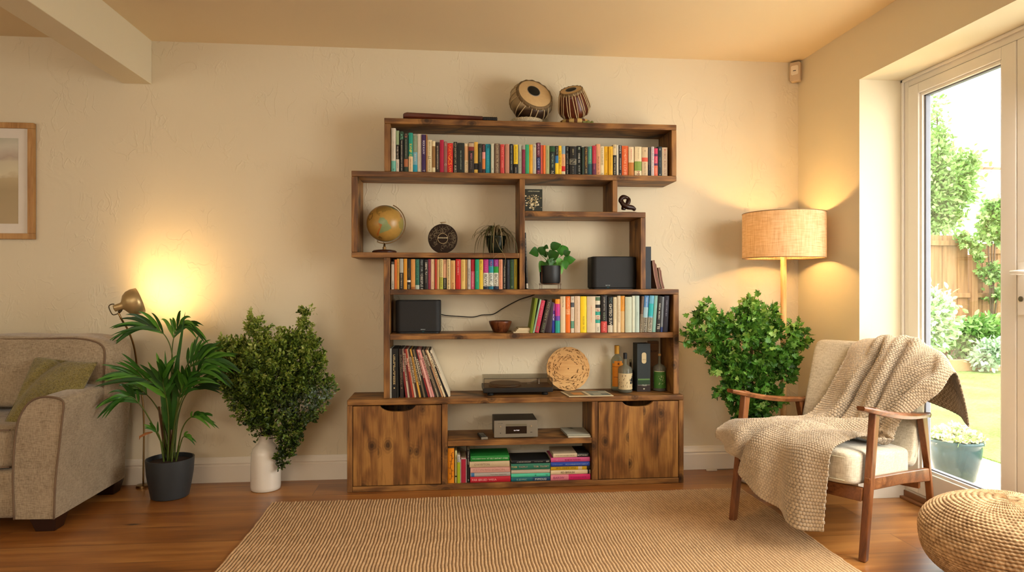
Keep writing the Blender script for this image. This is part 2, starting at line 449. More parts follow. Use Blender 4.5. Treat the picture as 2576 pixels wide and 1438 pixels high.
# ---------------------------------------------------------------- motion sensor
c = at(2006, 178, D - .06)
t = thing('motion_sensor', 'small white alarm motion sensor mounted high in the room corner', 'sensor', (XR - .005, D - .005, c.z - .06))
ang = R(-45)
def rot2(m, ang, o): return m.xform(Matrix.Translation(Vector(o)) @ Matrix.Rotation(ang, 4, 'Z'))
zc_ = c.z
m = MB(); m.rbox(-.03, .03, -.02, .018, -.057, .057, .012, axis='y'); rot2(m, ang, (XR - .032, D - .032, zc_))
fin('housing', m, plain('sensor_white', '#cbb493', .45), t, bev=.004)
m = MB(); m.rbox(-.021, .021, -.026, -.019, -.02, .035, .009, axis='y'); rot2(m, ang, (XR - .032, D - .032, zc_))
fin('lens_window', m, plain('sensor_lens', '#e7d9bf', .3), t, bev=.002)
m = MB(); m.box(-.008, .008, -.0275, -.0255, .002, .006); rot2(m, ang, (XR - .032, D - .032, zc_))
fin('indicator_slot', m, M['black_plastic'], t)

# ---------------------------------------------------------------- picture on the back wall (left edge of the photo)
def hexl(c): return lin(c)
zt, zb_ = at(93, 312, D).z, at(93, 602, D).z; xr = at(93, 400, D).x - .002; xl = xr - .47
t = thing('framed_picture', 'framed pale landscape print in oak frame hanging on plaster wall', 'picture', (xr - .235, D, zb_))
fwid = at(93, 400, D).x - at(78, 400, D).x
m = MB(); y0, y1 = D - .028, D - .004
m.box(xl, xr, y0, y1, zt - fwid, zt); m.box(xl, xr, y0, y1, zb_, zb_ + fwid)
m.box(xl, xl + fwid, y0, y1, zb_ + fwid, zt - fwid); m.box(xr - fwid, xr, y0, y1, zb_ + fwid, zt - fwid)
fin('frame', m, wood('oak_frame', 2, '#7a5026', '#a87a45', '#bd9058', gs=40, knots=False), t, bev=.002)
m = MB(); m.box(xl + fwid - .001, xr - fwid + .001, y1 - .012, y1 - .006, zb_ + fwid - .001, zt - fwid + .001)
fin('mount', m, plain('mount_card', '#dcd2c4', .7), t)
n = NT('landscape_print')
g = n.n('ShaderNodeSeparateXYZ'); n.set(g.inputs[0], n.coord('Generated'))
nz = n.noise(n.coord('Generated', (1.2, 1, 3)), 1.6, 3)
zz = n.math('ADD', g.outputs[2], n.math('MULTIPLY_ADD', nz, .25, -.12))
cc = n.ramp(zz, [(.0, lin('#b09a74')), (.38, lin('#a8946e')), (.56, lin('#b8a47e')), (.6, lin('#d0c4a4')), (.72, lin('#c8bca0')), (.78, lin('#b09e8c')), (.9, lin('#c8c0ae')), (1, lin('#b4b09c'))])
n.bsdf(cc, .5); md = fwid + (at(78, 400, D).x - at(52, 400, D).x)
m = MB(); m.box(xl + md, xr - md, y1 - .0145, y1 - .0118, zb_ + md, zt - md)
fin('print', m, n.m, t)
# ================================================================= BOOKCASE + CABINET
YB = D - .004
ZA, ZBt, ZD, ZH, ZG, ZL, ZCT = 1.958, 1.677, 1.250, 1.476, 1.055, .8185, .480
TH = .029
xA0, xA1 = X_(966.6), X_(702 + 1000)
xB0 = X_(884)
xE0, xE1 = X_(1307), X_(1320.5)
xF0, xF1 = X_(1541), X_(1553.5)
xI0, xI1 = X_(1611.5), X_(1624.5)
xJ0, xJ1 = X_(965), X_(980.5)
xK0, xK1 = X_(1694), X_(1708)
case = thing('bookcase', 'stepped asymmetrical stained pine bookcase standing on the low cabinet', 'bookcase', ((xJ0 + xK1) / 2, YF + .1, ZCT))
def board(name, x0, x1, z0, z1, mat, root=None, y0=YF, y1=YB, bev=.0025):
    m = MB(); m.box(x0, x1, y0, y1, z0, z1)
    return fin(name, m, mat, root or case, bev=bev)
e = .0006
board('shelf_board', xA0, xA1, ZA - TH, ZA, M['wood_x'])
board('side_panel', xA0, X_(982), ZBt + e, ZA - TH - e, M['wood_z'])
board('side_panel', X_(1689.5), xA1, ZBt + e, ZA - TH - e, M['wood_z'])
board('shelf_board', xB0, xA1, ZBt - TH, ZBt, M['wood_x'])
board('side_panel', xB0, X_(899.5), ZD + e, ZBt - TH - e, M['wood_z'])
board('shelf_board', xB0, xE0 - e, ZD - .027, ZD, M['wood_x'])
board('divider', xE0, xE1, ZG + e, ZBt - TH - e, M['wood_z'])
board('divider', xF0, xF1, ZH + e, ZBt - TH - e, M['wood_z'])
board('shelf_board', xE1 + e, xI1, ZH - TH, ZH, M['wood_x'])
board('side_panel', xI0, xI1, ZG + e, ZH - TH - e, M['wood_z'])
board('shelf_board', xJ1 + e, xK1, ZG - .028, ZG, M['wood_x'])
board('side_panel', xJ0, xJ1, ZCT + e, ZD - .027 - e, M['wood_z'])
board('side_panel', xK0, xK1, ZCT + e, ZG - .028 - e, M['wood_z'])
board('shelf_board', xJ1 + e, xK0 - e, ZL - TH, ZL, M['wood_x'])

# low cabinet
cx0, cx1 = X_(873, YC), X_(1720, YC)
cab = thing('low_cabinet', 'low stained pine media cabinet with two knotty doors on the floor', 'cabinet', ((cx0 + cx1) / 2, YC + .1, 0))
T2 = .027
px0, px1 = X_(1111.5, YC), X_(1126, YC)
qx0, qx1 = X_(1489, YC), X_(1504, YC)
board('top_board', cx0, cx1, ZCT - TH, ZCT, M['wood_x'], cab, YC, bev=.004)
board('side_panel', cx0, cx0 + T2, e, ZCT - TH - e, M['wood_z'], cab, YC)
board('side_panel', cx1 - T2, cx1, e, ZCT - TH - e, M['wood_z'], cab, YC)
board('base_board', cx0 + T2 + e, cx1 - T2 - e, e, TH, M['wood_x'], cab, YC)
board('divider', px0, px1, TH + e, ZCT - TH - e, M['wood_z'], cab, YC)
board('divider', qx0, qx1, TH + e, ZCT - TH - e, M['wood_z'], cab, YC)
ZM = .2575
board('shelf_board', px1 + e, qx0 - e, ZM - TH, ZM, M['wood_x'], cab, YC)
for k in range(2):      # back panels inside the closed compartments
    a, b = ((cx0 + T2, px0), (qx1, cx1 - T2))[k]
    board('back_panel', a + e, b - e, TH + e, ZCT - TH - e, M['wood_z'], cab, YB - .01, YB)
def door(x0, x1, cutc, cutw, depth):
    z0, z1 = TH + .003, ZCT - TH - .004
    x0 += .003; x1 -= .003
    pts = [(x0, z0), (x1, z0), (x1, z1)]
    n = 18; c = cutc
    for i in range(n + 1):
        u = 1 - 2 * i / n
        s = abs(u); prof = (1 - s ** 3.2) ** .8
        pts.append((c + u * cutw / 2, z1 - depth * prof))
    pts.append((x0, z1))
    m = MB(); m.prism(pts, YC + .002, YC + .022, 'y')
    return fin('door', m, M['door_wood'], cab, bev=.002)
door(cx0 + T2, px0, (X_(955, YC) + X_(1046, YC)) / 2, X_(1046, YC) - X_(955, YC), .031)
door(qx1, cx1 - T2, (X_(1566, YC) + X_(1643, YC)) / 2, X_(1643, YC) - X_(1566, YC), .027)

# ================================================================= BOOKS
LET = 'AEIOUNRSTLCDMEARTOSBHKGPVW'
_G = {}
def glyph_mesh(ch):
    if ch not in _G:
        cu = bpy.data.curves.new('g', 'FONT'); cu.body = ch; cu.resolution_u = 2; cu.size = 1
        ob = bpy.data.objects.new('g', cu); COL.objects.link(ob); bpy.context.view_layer.update()
        me = ob.evaluated_get(bpy.context.evaluated_depsgraph_get()).to_mesh()
        V = [(v.co.x, v.co.y) for v in me.vertices]; x0 = min(v[0] for v in V); x1 = max(v[0] for v in V)
        _G[ch] = ([(v[0] - x0, v[1]) for v in V], [tuple(p.vertices) for p in me.polygons], x1 - x0)
        ob.to_mesh_clear(); bpy.data.objects.remove(ob); bpy.data.curves.remove(cu)
    return _G[ch]
def book(x, y, z, w, h, d, col, bands=(), glyphs=(), lean=0.0, flat=False, label='', group=None, name='book', paper='#d8c8a6', hard=False, cat='book', tuck=.0025):
    """local: spine faces -y; x 0..w thickness, z 0..h height, y 0..d depth"""
    m = MB(); cov = .0012 if not hard else .0022; bul = min(.003, w * .12)
    cuts = sorted({0.0, 1.0, *[b[0] for b in bands], *[b[1] for b in bands]})
    ns = 5
    for a, b in zip(cuts[:-1], cuts[1:]):
        c = col
        for bd in bands:
            if bd[0] <= a + 1e-6 and bd[1] >= b - 1e-6: c = lin(bd[2])
        z1, z0 = h * (1 - a), h * (1 - b)
        vs = []
        for i in range(ns + 1):
            u = i / ns; yy = bul * (2 * u - 1) ** 2
            vs += [(w * u, yy, z0), (w * u, yy, z1)]
        m.add(vs, [(2 * i, 2 * i + 2, 2 * i + 3, 2 * i + 1) for i in range(ns)], c)
        for xx, s in ((0, 1), (w, -1)):      # front and back boards follow the bands of the spine
            xa, xb = (xx, xx + cov) if s > 0 else (xx - cov, xx)
            m.box(xa, xb, bul, d, z0, z1, c)
    m.box(cov, w - cov, bul - .0004, bul + .001, .0, h, col)
    rng = random.Random(hash((round(x * 1e4), round(z * 1e4))) & 0xffff)
    for g in glyphs:
        f0, f1, gc, sz = g[:4]; gc = lin(gc); wid = w * sz * .88
        zz = h * (1 - f0); end = h * (1 - f1); yg = -.0004
        word = 0; cap = wid / .72
        while zz > end:
            if word > 3 and rng.random() < .3: zz -= cap * .35; word = 0; continue
            word += 1; V, Fc, adv = glyph_mesh(rng.choice(LET))
            if flat:      # reads left to right when the book lies down
                zz -= adv * cap
                m.add([(w / 2 + wid / 2 - q[1] * cap, yg, zz + (q[0]) * cap) for q in V], Fc, gc)
            else:
                m.add([(w / 2 - wid / 2 + q[1] * cap, yg, zz - q[0] * cap) for q in V], Fc, gc); zz -= adv * cap
            zz -= cap * .06
    o = fin(name, m, M['paper'], None, local=True, loc=(0, 0, 0))
    p = MB(); p.box(cov, w - cov, bul + .001, d - (.001 if not hard else .003), tuck * .4, h - tuck * .8)
    q = fin('pages', p, M['pages'], o, local=True)
    if flat:
        o.rotation_euler = (0, R(90), 0); o.location = (x, y, z + w)
    else:
        o.rotation_euler = (0, lean, 0); o.location = (x, y, z)
    return tag(o, label, cat, group)
M['pages'] = plain('page_block', '#cdbb97', .9, bs=1200, bst=.3)
ORD = ['first', 'second', 'third', 'fourth', 'fifth', 'sixth', 'seventh', 'eighth', 'ninth', 'tenth', 'eleventh', 'twelfth', 'thirteenth', 'fourteenth', 'fifteenth', 'sixteenth', 'seventeenth', 'eighteenth', 'nineteenth', 'twentieth']
TENS = ['', '', 'twenty', 'thirty', 'forty', 'fifty', 'sixty', 'seventy']
def ordn(i):
    if i < 20: return ORD[i]
    n = i + 1; t, u = divmod(n, 10)
    if u == 0: return {3: 'thirtieth', 4: 'fortieth', 5: 'fiftieth', 6: 'sixtieth', 7: 'seventieth'}[t]
    return TENS[t] + '-' + ORD[u - 1]

def row(data, ox, oy, sc, zsh, ysp, where, group, lim=None, bott=None):
    """data rows: x0, x1, ytop, colour, description, bands, glyphs   (x, y measured off the photo)"""
    prev = None; out = []
    rng = random.Random(len(data))
    rows = [(ox + r[0] / sc, ox + r[1] / sc, oy + r[2] / sc) + tuple(r[3:]) for r in data]
    for i, r in enumerate(rows):
        yy = ysp + rng.uniform(0, .012)
        xa, xb = X_(r[0], yy), X_(r[1], yy)
        if prev is not None and xa < prev + .0004: xa = prev + .0004
        if xb - xa < .006: xb = xa + .006
        h = Z_((r[0] + r[1]) / 2, r[2], yy) - zsh
        if lim: h = min(h, lim)
        prev = xb
        bands = r[5] if len(r) > 5 else (); gly = r[6] if len(r) > 6 else ()
        book(xa, yy, zsh + .0006, xb - xa, h, min(.128, D - yy - .01) * rng.uniform(.86, 1), lin(r[3]), bands, gly,
             label=f'{r[4]}, {ordn(i)} from left on the {where}', group=group, hard=rng.random() < .2)
G1 = 'upright books on the top shelf'
row([
 (165,238,218,'#cfc6b4','tall white spine with teal foot',[(.75,1,'#6fb3a0')],[(.3,.7,'#8b8478',.2),(.93,.97,'#2a2a28',.5)]),
 (245,300,262,'#2c2620','slim green, black and white spine',[(0,.34,'#8fa27c'),(.69,1,'#cfc3b2')],[(.38,.66,'#cfc3b2',.5),(.78,.9,'#40362c',.3)]),
 (312,372,275,'#14120f','black spine with green motif at the top',[(0,.2,'#2e4a36')],[(.06,.18,'#7fc5a3',.8),(.22,.95,'#c9c0ae',.35)]),
 (382,450,305,'#2c3a2c','dark green spine with copper foot',[(.66,.86,'#a5633c')],[(.02,.08,'#b26a5c',.7),(.16,.62,'#d8d2c2',.16)]),
 (460,530,298,'#1f8f7c','teal and cream spine with yellow letters',[(.6,1,'#d9bd92')],[(.28,.58,'#e3cf3a',.7),(.66,.95,'#6b5638',.3)]),
 (532,610,345,'#7d8c72','grey green spine with blue lower half',[(.45,.79,'#6fa0ad'),(.79,1,'#2190a8')],[(.03,.4,'#a8b49c',.3),(.5,.7,'#d5d0c2',.4)]),
 (614,680,318,'#d2c8b6','plain white paperback',[],[(.5,.9,'#a9a08f',.2)]),
 (682,755,330,'#3b2354','purple spine with white capitals',[],[(.16,.5,'#ded6dc',.55),(.93,.98,'#cfc6b4',.6)]),
 (757,779,330,'#9a6b3c','thin tan spine',[],[]),
 (781,860,420,'#d9c9a0','cream spine with small dark lettering',[],[(.06,.45,'#5a4526',.3),(.5,.57,'#2c2418',.6),(.62,.95,'#4c3b22',.35)]),
 (862,915,440,'#8d6836','brown and cream spine',[(0,.16,'#dccda2'),(.84,1,'#d8c89c')],[]),
 (918,990,460,'#33231a','dark brown spine with pale dashes',[],[(.12,.9,'#c9bba0',.35)]),
 (993,1060,420,'#a5143a','crimson hardback taller than its neighbours',[],[]),
 (1064,1118,450,'#8a5a50','dusty mauve spine',[],[(.02,.12,'#c9a79a',.5),(.7,.74,'#c9a79a',.8)]),
 (1120,1218,475,'#c4201c','broad red spine with orange letters',[],[(.05,.35,'#f07030',.6),(.42,.72,'#f6902c',.75),(.78,.95,'#f0a040',.5)]),
 (1226,1290,455,'#1b1713','black spine with cream speckles',[],[(.03,.7,'#bfae86',.45),(.75,.95,'#c9bba0',.6)]),
 (1293,1410,470,'#1a211c','very thick black green spine',[],[(.25,.88,'#9fb2a4',.16)]),
 (1415,1480,485,'#d9c49a','cream spine with tan panel',[(.08,.56,'#cfa070')],[(.62,.68,'#6f6430',.6),(.74,.92,'#b2804c',.4)]),
 (1485,1575,462,'#2b211c','dark brown spine with dusty red panel',[(.02,.14,'#b79c7c'),(.14,.27,'#7c2a20')],[(.36,.5,'#b36a7c',.4),(.6,.85,'#6b625c',.4)]),
 (1580,1645,455,'#d2a848','mustard spine with black band',[(.68,.88,'#1c1814')],[(.1,.6,'#8a6a24',.15)]),
 (1650,1712,485,'#2a2a20','dark olive spine',[(.68,1,'#191a22')],[(.15,.6,'#a9a58a',.3)]),
 (1715,1768,490,'#3a2622','dark spine with pink and orange panel',[(.27,.5,'#d98f84'),(.5,.85,'#cf7a3c')],[(.05,.22,'#b36a7c',.5)]),
 (1775,1855,490,'#13899a','bright turquoise spine',[],[(.02,.12,'#103a44',.6),(.22,.8,'#5cc3c8',.25)]),
 (1865,1915,485,'#b9b8a0','pale grey spine',[],[(.82,.87,'#4b4b40',.4)]),
 (1925,2018,480,'#6b5440','brown spine streaked with cream',[],[(.02,.95,'#c6b390',.4)]),
 (2025,2095,495,'#c2403c','coral red spine',[],[(.1,.4,'#e08a78',.5),(.55,.8,'#e39a88',.35)]),
 (2108,2178,490,'#b07a62','pinkish brown spine',[],[]),
 (2185,2243,490,'#141614','black spine with white capitals',[],[(.05,.85,'#a9a89c',.35)]),
 (2255,2325,500,'#e0bd1e','yellow label over black spine',[(.66,1,'#191613')],[(.06,.56,'#7a5c10',.4),(.78,.95,'#d8d0be',.25)]),
 (2332,2392,495,'#a6a896','grey spine with dark scroll marks',[],[(.25,.9,'#5a5c50',.35)]),
 (2395,2450,515,'#7c1e38','maroon spine with grey cap',[(0,.14,'#8e8a82')],[(.25,.75,'#b8526c',.3)]),
] , 960, 290, 6.779, ZBt, YF + .016, 'top shelf', G1)
G1 = 'upright books on the top shelf'
def row_from(data, ox, oy, sc, zsh, ysp, where, group, start=0, lim=None, hfix=None, dmax=.128, lean=None):
    prev = None; rng = random.Random(len(data) + start)
    for i, r in enumerate(data):
        a, b, t = ox + r[0] / sc, ox + r[1] / sc, oy + r[2] / sc
        yy = ysp + rng.uniform(0, .01)
        xa, xb = X_(a, yy), X_(b, yy)
        if prev is not None and xa < prev + .0004: xa = prev + .0004
        if xb - xa < .005: xb = xa + .005
        h = (hfix if hfix else Z_((a + b) / 2, t, yy) - zsh)
        if lim: h = min(h, lim)
        prev = xb
        book(xa, yy, zsh + .0006, xb - xa, h, min(dmax, D - yy - .01) * rng.uniform(.88, 1), lin(r[3]), r[5] if len(r) > 5 else (), r[6] if len(r) > 6 else (),
             label=f'{r[4]}, {ordn(i + start)} from left on the {where}', group=group, hard=rng.random() < .2)
row_from([
 (12,72,487,'#2f9a68','mint green spine'),
 (75,132,487,'#d49a1e','amber yellow spine',[],[(.2,.5,'#a8751a',.3)]),
 (135,192,482,'#b9b3a0','grey white spine',[],[(.05,.1,'#4a4640',.5),(.25,.8,'#8a8578',.25)]),
 (196,265,455,'#571430','maroon and navy spine standing taller',[(.46,.86,'#1b2350')],[(.03,.4,'#c99aa6',.45),(.5,.8,'#9aa6cf',.5),(.9,.96,'#c26a7c',.6)]),
 (267,305,497,'#d8604c','salmon spine'),
 (307,345,497,'#e0702c','orange spine'),
 (349,415,500,'#a3a874','pale green spine',[],[(.15,.8,'#6f7a4c',.25)]),
 (418,506,510,'#16201a','black spine with leaf green cap',[(.02,.2,'#1c4a24')],[(.28,.72,'#8fa288',.4),(.88,.97,'#c9bba0',.6)]),
 (510,560,510,'#1f1e1a','spine with blue and yellow blocks',[(.34,.6,'#2f6ea0'),(.6,1,'#e6c21c')],[(.04,.3,'#8e8a70',.6)]),
 (563,612,505,'#e2b41c','yellow spine with bold dark letters',[],[(.18,.8,'#5a2c10',.55)]),
 (615,675,510,'#7f97a4','pale blue spine with red lower band',[(.28,.7,'#d8a070'),(.7,.88,'#c0201c'),(.88,1,'#d8c8a0')],[(.4,.65,'#8a5a3a',.3)]),
 (680,740,510,'#171512','black spine with grey title',[],[(.04,.14,'#a9a890',.5),(.26,.6,'#8d8a7c',.5),(.66,.95,'#9c988a',.35)]),
 (743,862,515,'#14110e','extra thick black spine with square ornament',[(.44,.64,'#6f6a58')],[(.1,.3,'#a9a078',.22),(.46,.62,'#171512',.8),(.7,.96,'#8d8a78',.14)]),
 (866,945,508,'#131814','black spine with white capitals and leaf',[],[(.05,.12,'#b8d0b0',.4),(.25,.55,'#c9c6b8',.42),(.68,.95,'#a4a294',.42)]),
 (947,988,530,'#1c3024','dark bottle green spine'),
 (990,1052,520,'#241c12','black spine with gold lettering',[],[(.05,.72,'#b58e3c',.55),(.78,.92,'#b0a070',.4)]),
 (1055,1122,520,'#4c8a74','sea green spine darker at the foot',[(.6,1,'#24505a')],[(.1,.5,'#8ac0a0',.4)]),
 (1126,1188,505,'#b0283a','crimson spine fading to plum',[(.6,1,'#5c1c3c')],[(.15,.8,'#d0607c',.3)]),
 (1192,1255,478,'#cf9268','peach spine with brown scrolls',[],[(.4,.95,'#6a3c28',.5)]),
 (1258,1318,515,'#d9c69c','cream spine with row of small motifs',[],[(.05,.62,'#6a4c30',.45),(.92,.96,'#4a3420',.4)]),
 (1322,1390,518,'#dca81c','bright yellow spine, left of a matching pair',[],[(.2,.48,'#4a3a10',.3),(.92,.98,'#4a3a10',.4)]),
 (1395,1465,518,'#d8a41c','bright yellow spine, right of a matching pair',[],[(.1,.85,'#8a6a18',.22)]),
 (1470,1525,487,'#191613','black spine with cream cap',[(0,.34,'#cbb68c')],[(.05,.12,'#4a3a20',.4),(.4,.95,'#c9bba0',.45)]),
 (1528,1560,495,'#cfc8b4','thin white spine'),
 (1562,1612,498,'#191a22','navy black spine with white letters',[],[(.02,.24,'#c9c3b4',.6),(.42,.78,'#b9b3a4',.45),(.92,.97,'#d8d0be',.4)]),
 (1615,1722,508,'#cf5a24','wide orange spine with pale pattern',[],[(.1,.2,'#e0a070',.5),(.26,.6,'#eab890',.35),(.65,.95,'#e0a480',.5)]),
 (1728,1815,525,'#d9c09a','cream spine with caramel foot',[(.54,1,'#b4702c')],[(.08,.42,'#c06a60',.3)]),
 (1830,1945,522,'#d8c49a','wide cream spine with green patch',[(.5,.82,'#7c9440')],[(.05,.4,'#9a8a68',.2),(.84,.98,'#8a3424',.5)]),
 (1952,2048,530,'#c9b08a','beige spine with red spot',[(.36,.5,'#d0563c')],[(.1,.16,'#40302a',.25),(.55,.95,'#7c6850',.25)]),
 (2055,2100,535,'#4a4644','dark grey spine',[(.6,1,'#20222c')],[(.6,.8,'#8a8578',.3)]),
 (2105,2150,522,'#d0c4bc','white spine with violet lettering',[],[(.02,.95,'#5a4a7c',.55)]),
 (2153,2212,548,'#c8385c','pink and peach striped spine',[(.2,.28,'#5a2c54'),(.54,.62,'#5a2c54'),(.62,1,'#d8684c')],[(.3,.5,'#e8b0a4',.5),(.7,.9,'#f0c0a0',.3)]),
 (2215,2280,520,'#16262c','dark petrol spine with small emblem',[],[(.06,.12,'#c9c6b8',.3),(.35,.7,'#7c8a8c',.25),(.92,.97,'#c9c6b8',.3)]),
 (2284,2375,535,'#c8b294','white spine with red title, at the right end',[],[(.06,.14,'#b0302c',.4),(.2,.94,'#8a4a38',.4)]),
], 1320, 290, 6.605, ZBt, YF + .016, 'top shelf', G1, start=31)

G2 = 'upright books on the shelf under the globe'
row_from([
 (548,585,1045,'#bfb8a8','white spine with dark foot',[(0,.1,'#4a4640')],[(.7,.95,'#4a5a4c',.5)]),
 (587,612,1020,'#c4601c','thin orange spine'),
 (614,645,1010,'#c49440','thin ochre spine',[],[(.1,.7,'#7a5a24',.4)]),
 (648,692,1010,'#201a16','black spine with grey upper half',[(0,.46,'#a4a294')],[(.5,.95,'#c9bba0',.4)]),
 (697,738,1010,'#cf8e24','golden orange spine'),
 (740,780,1015,'#191613','black spine with white band',[(.7,.76,'#d8d0be')],[(.3,.6,'#8a7434',.3),(.85,.95,'#c9bba0',.5)]),
 (785,835,1015,'#c88a44','tan orange spine',[(.92,1,'#9a5a24')],[]),
 (838,886,1015,'#1f5a48','teal green spine with pale foot',[(.86,1,'#a9b0a0')],[(.04,.7,'#4c8a74',.5)]),
 (889,945,1015,'#262a2c','slate spine with large pale letters',[],[(.03,.5,'#8d9494',.5),(.52,.97,'#c0bcb0',.62)]),
 (948,990,1020,'#22201e','charcoal spine with white letters',[],[(.1,.45,'#d8d0be',.6),(.5,.75,'#8a8578',.4)]),
 (992,1022,1015,'#7a1c34','wine red spine',[],[(.1,.8,'#a84a58',.3)]),
 (1025,1070,1015,'#d9bb94','cream spine with pale pink tint',[],[(.08,.16,'#b08a58',.5),(.75,.95,'#b07a34',.3)]),
 (1073,1098,1015,'#a8341c','thin rust red spine'),
 (1101,1126,1018,'#cdaa6a','thin sand spine'),
 (1130,1172,1015,'#cdbb7c','cream spine with lime foot',[(.6,1,'#a8a838')],[(.02,.9,'#5a5030',.5)]),
 (1175,1215,1018,'#d8a482','peach spine with black tree foot',[(.62,1,'#2a2a24')],[(.02,.12,'#5a3c2c',.5),(.65,.95,'#c9c0a8',.4)]),
 (1218,1260,1015,'#d2b884','cream spine with heavy dark letters',[],[(.04,.95,'#2c2018',.45)]),
 (1264,1318,1030,'#c89a5c','wide tan spine',[],[(.1,.6,'#a0743c',.25),(.78,.98,'#7a1c1c',.4)]),
 (1324,1386,1015,'#b81c14','bright red spine',[],[(.06,.5,'#e0b0a0',.3)]),
 (1390,1440,1018,'#d2b264','pale yellow spine with handwritten title',[],[(.06,.7,'#a87430',.35)]),
 (1442,1465,1018,'#ad8448','thin brown spine'),
 (1468,1505,1018,'#b3aba0','grey white spine with dark specks',[],[(.3,.9,'#4a4440',.5)]),
 (1510,1555,1018,'#a81428','crimson and pink spine',[(.4,1,'#c8506c')],[(.45,.9,'#e6a8b0',.3)]),
 (1560,1606,1018,'#0f9468','emerald green spine',[],[(.4,.75,'#60c0a0',.35)]),
 (1609,1655,1018,'#d2b230','yellow spine with dark title',[],[(.04,.34,'#5a4a18',.45)]),
 (1660,1720,1018,'#c9c6b4','magenta topped spine with block letters',[(0,.45,'#a0206c'),(.9,1,'#1c2438')],[(.05,.4,'#d060a0',.4),(.5,.88,'#22242c',.7)]),
 (1724,1780,1018,'#c4c8bc','blue and teal topped block letter spine',[(0,.22,'#2c4c8a'),(.22,.45,'#1c8a94'),(.9,1,'#1c6a80')],[(.05,.2,'#b0628a',.5),(.5,.88,'#3a4a50',.7)]),
 (1785,1842,1018,'#c9c6b4','magenta and green topped block letter spine',[(0,.24,'#8a2478'),(.24,.45,'#1c8a2c'),(.9,1,'#1c2438')],[(.05,.2,'#c070b0',.5),(.5,.88,'#22242c',.7)]),
 (1846,1890,1018,'#cf8c68','salmon spine with small letters',[],[(.03,.95,'#a85a3c',.4)]),
 (1893,1936,1020,'#1b1512','black spine with white vertical letters',[],[(.25,.95,'#b0a890',.45)]),
 (1940,1978,1020,'#1c222c','dark navy spine',[],[(.05,.5,'#5a6474',.3)]),
 (1981,2026,1018,'#1c3a20','forest green spine',[],[(.1,.6,'#3f6a3c',.5),(.9,.95,'#8aa070',.4)]),
 (2029,2068,1015,'#94861c','olive yellow spine against the upright',[],[(.2,.6,'#5a5414',.35)]),
], 870, 440, 4.794, ZG, YF + .014, 'shelf beneath the globe', G2, lim=ZD - .027 - ZG - .004)

# third row: right part of the cabinet-wide shelf
W3 = 'shelf behind the leaning stack'
G3 = 'upright books on the shelf below the plant'
W3 = 'shelf below the pothos'
def lean_books(data, ox, oy, sc, zsh, ysp, where, group):
    """rows: base x0, base x1, top x0, top y, colour, desc, ..."""
    prev = -9
    for i, r in enumerate(data):
        yy = ysp + (i % 3) * .004
        xa, xb = X_(ox + r[0] / sc, yy), X_(ox + r[1] / sc, yy)
        xt = X_(ox + r[2] / sc, yy)
        zt = Z_(ox + r[2] / sc, oy + r[3] / sc, yy)
        dx, dz = xt - xa, zt - zsh
        ln = math.atan2(dx, dz); h = math.hypot(dx, dz)
        w = max(.005, (xb - xa) * math.cos(ln) - .0004)
        # right-leaning books pivot on their right bottom corner, left-leaning on their left one
        zoff = w * math.sin(ln) if ln > 0 else 0.0
        xa2 = max(xa, prev + .0004); prev = xa2 + w / math.cos(ln)
        book(xa2, yy, zsh + .0006 + max(0, zoff), w, h, .12, lin(r[4]), r[6] if len(r) > 6 else (), r[7] if len(r) > 7 else (), lean=ln,
             label=f'{r[5]}, {ordn(i)} from left on the {where}', group=group)
lean_books([
 (62,100,130,150,'#6a7a10','olive green leaning book set further back'),
 (102,122,190,165,'#8fae98','thin pale green leaning book',[],[(.3,.9,'#5a6a60',.5)]),
 (126,180,206,180,'#b83048','rose red leaning book with scalloped mark',[],[(.1,.5,'#d87080',.4),(.8,.95,'#4a8a60',.5)]),
 (194,250,285,180,'#3a2a22','dark leaning book with cream pattern',[],[(.05,.6,'#8e8468',.5),(.7,.95,'#6a7a58',.5)]),
 (256,335,290,200,'#2a1620','very dark plum book'),
 (341,380,341,212,'#5a2c94','purple book fading to blue',[(.0,.25,'#b058a8'),(.55,1,'#28389a')],[(.38,.5,'#e6e0f0',.7)]),
 (384,440,384,160,'#c02c78','rainbow book with orange top',[(0,.14,'#e08c1c'),(.5,.64,'#5a3c9a'),(.64,1,'#1c9080')],[(.25,.6,'#8a4ab0',.4)]),
], 1320, 720, 4.959, ZL, YF + .014, W3, G3)
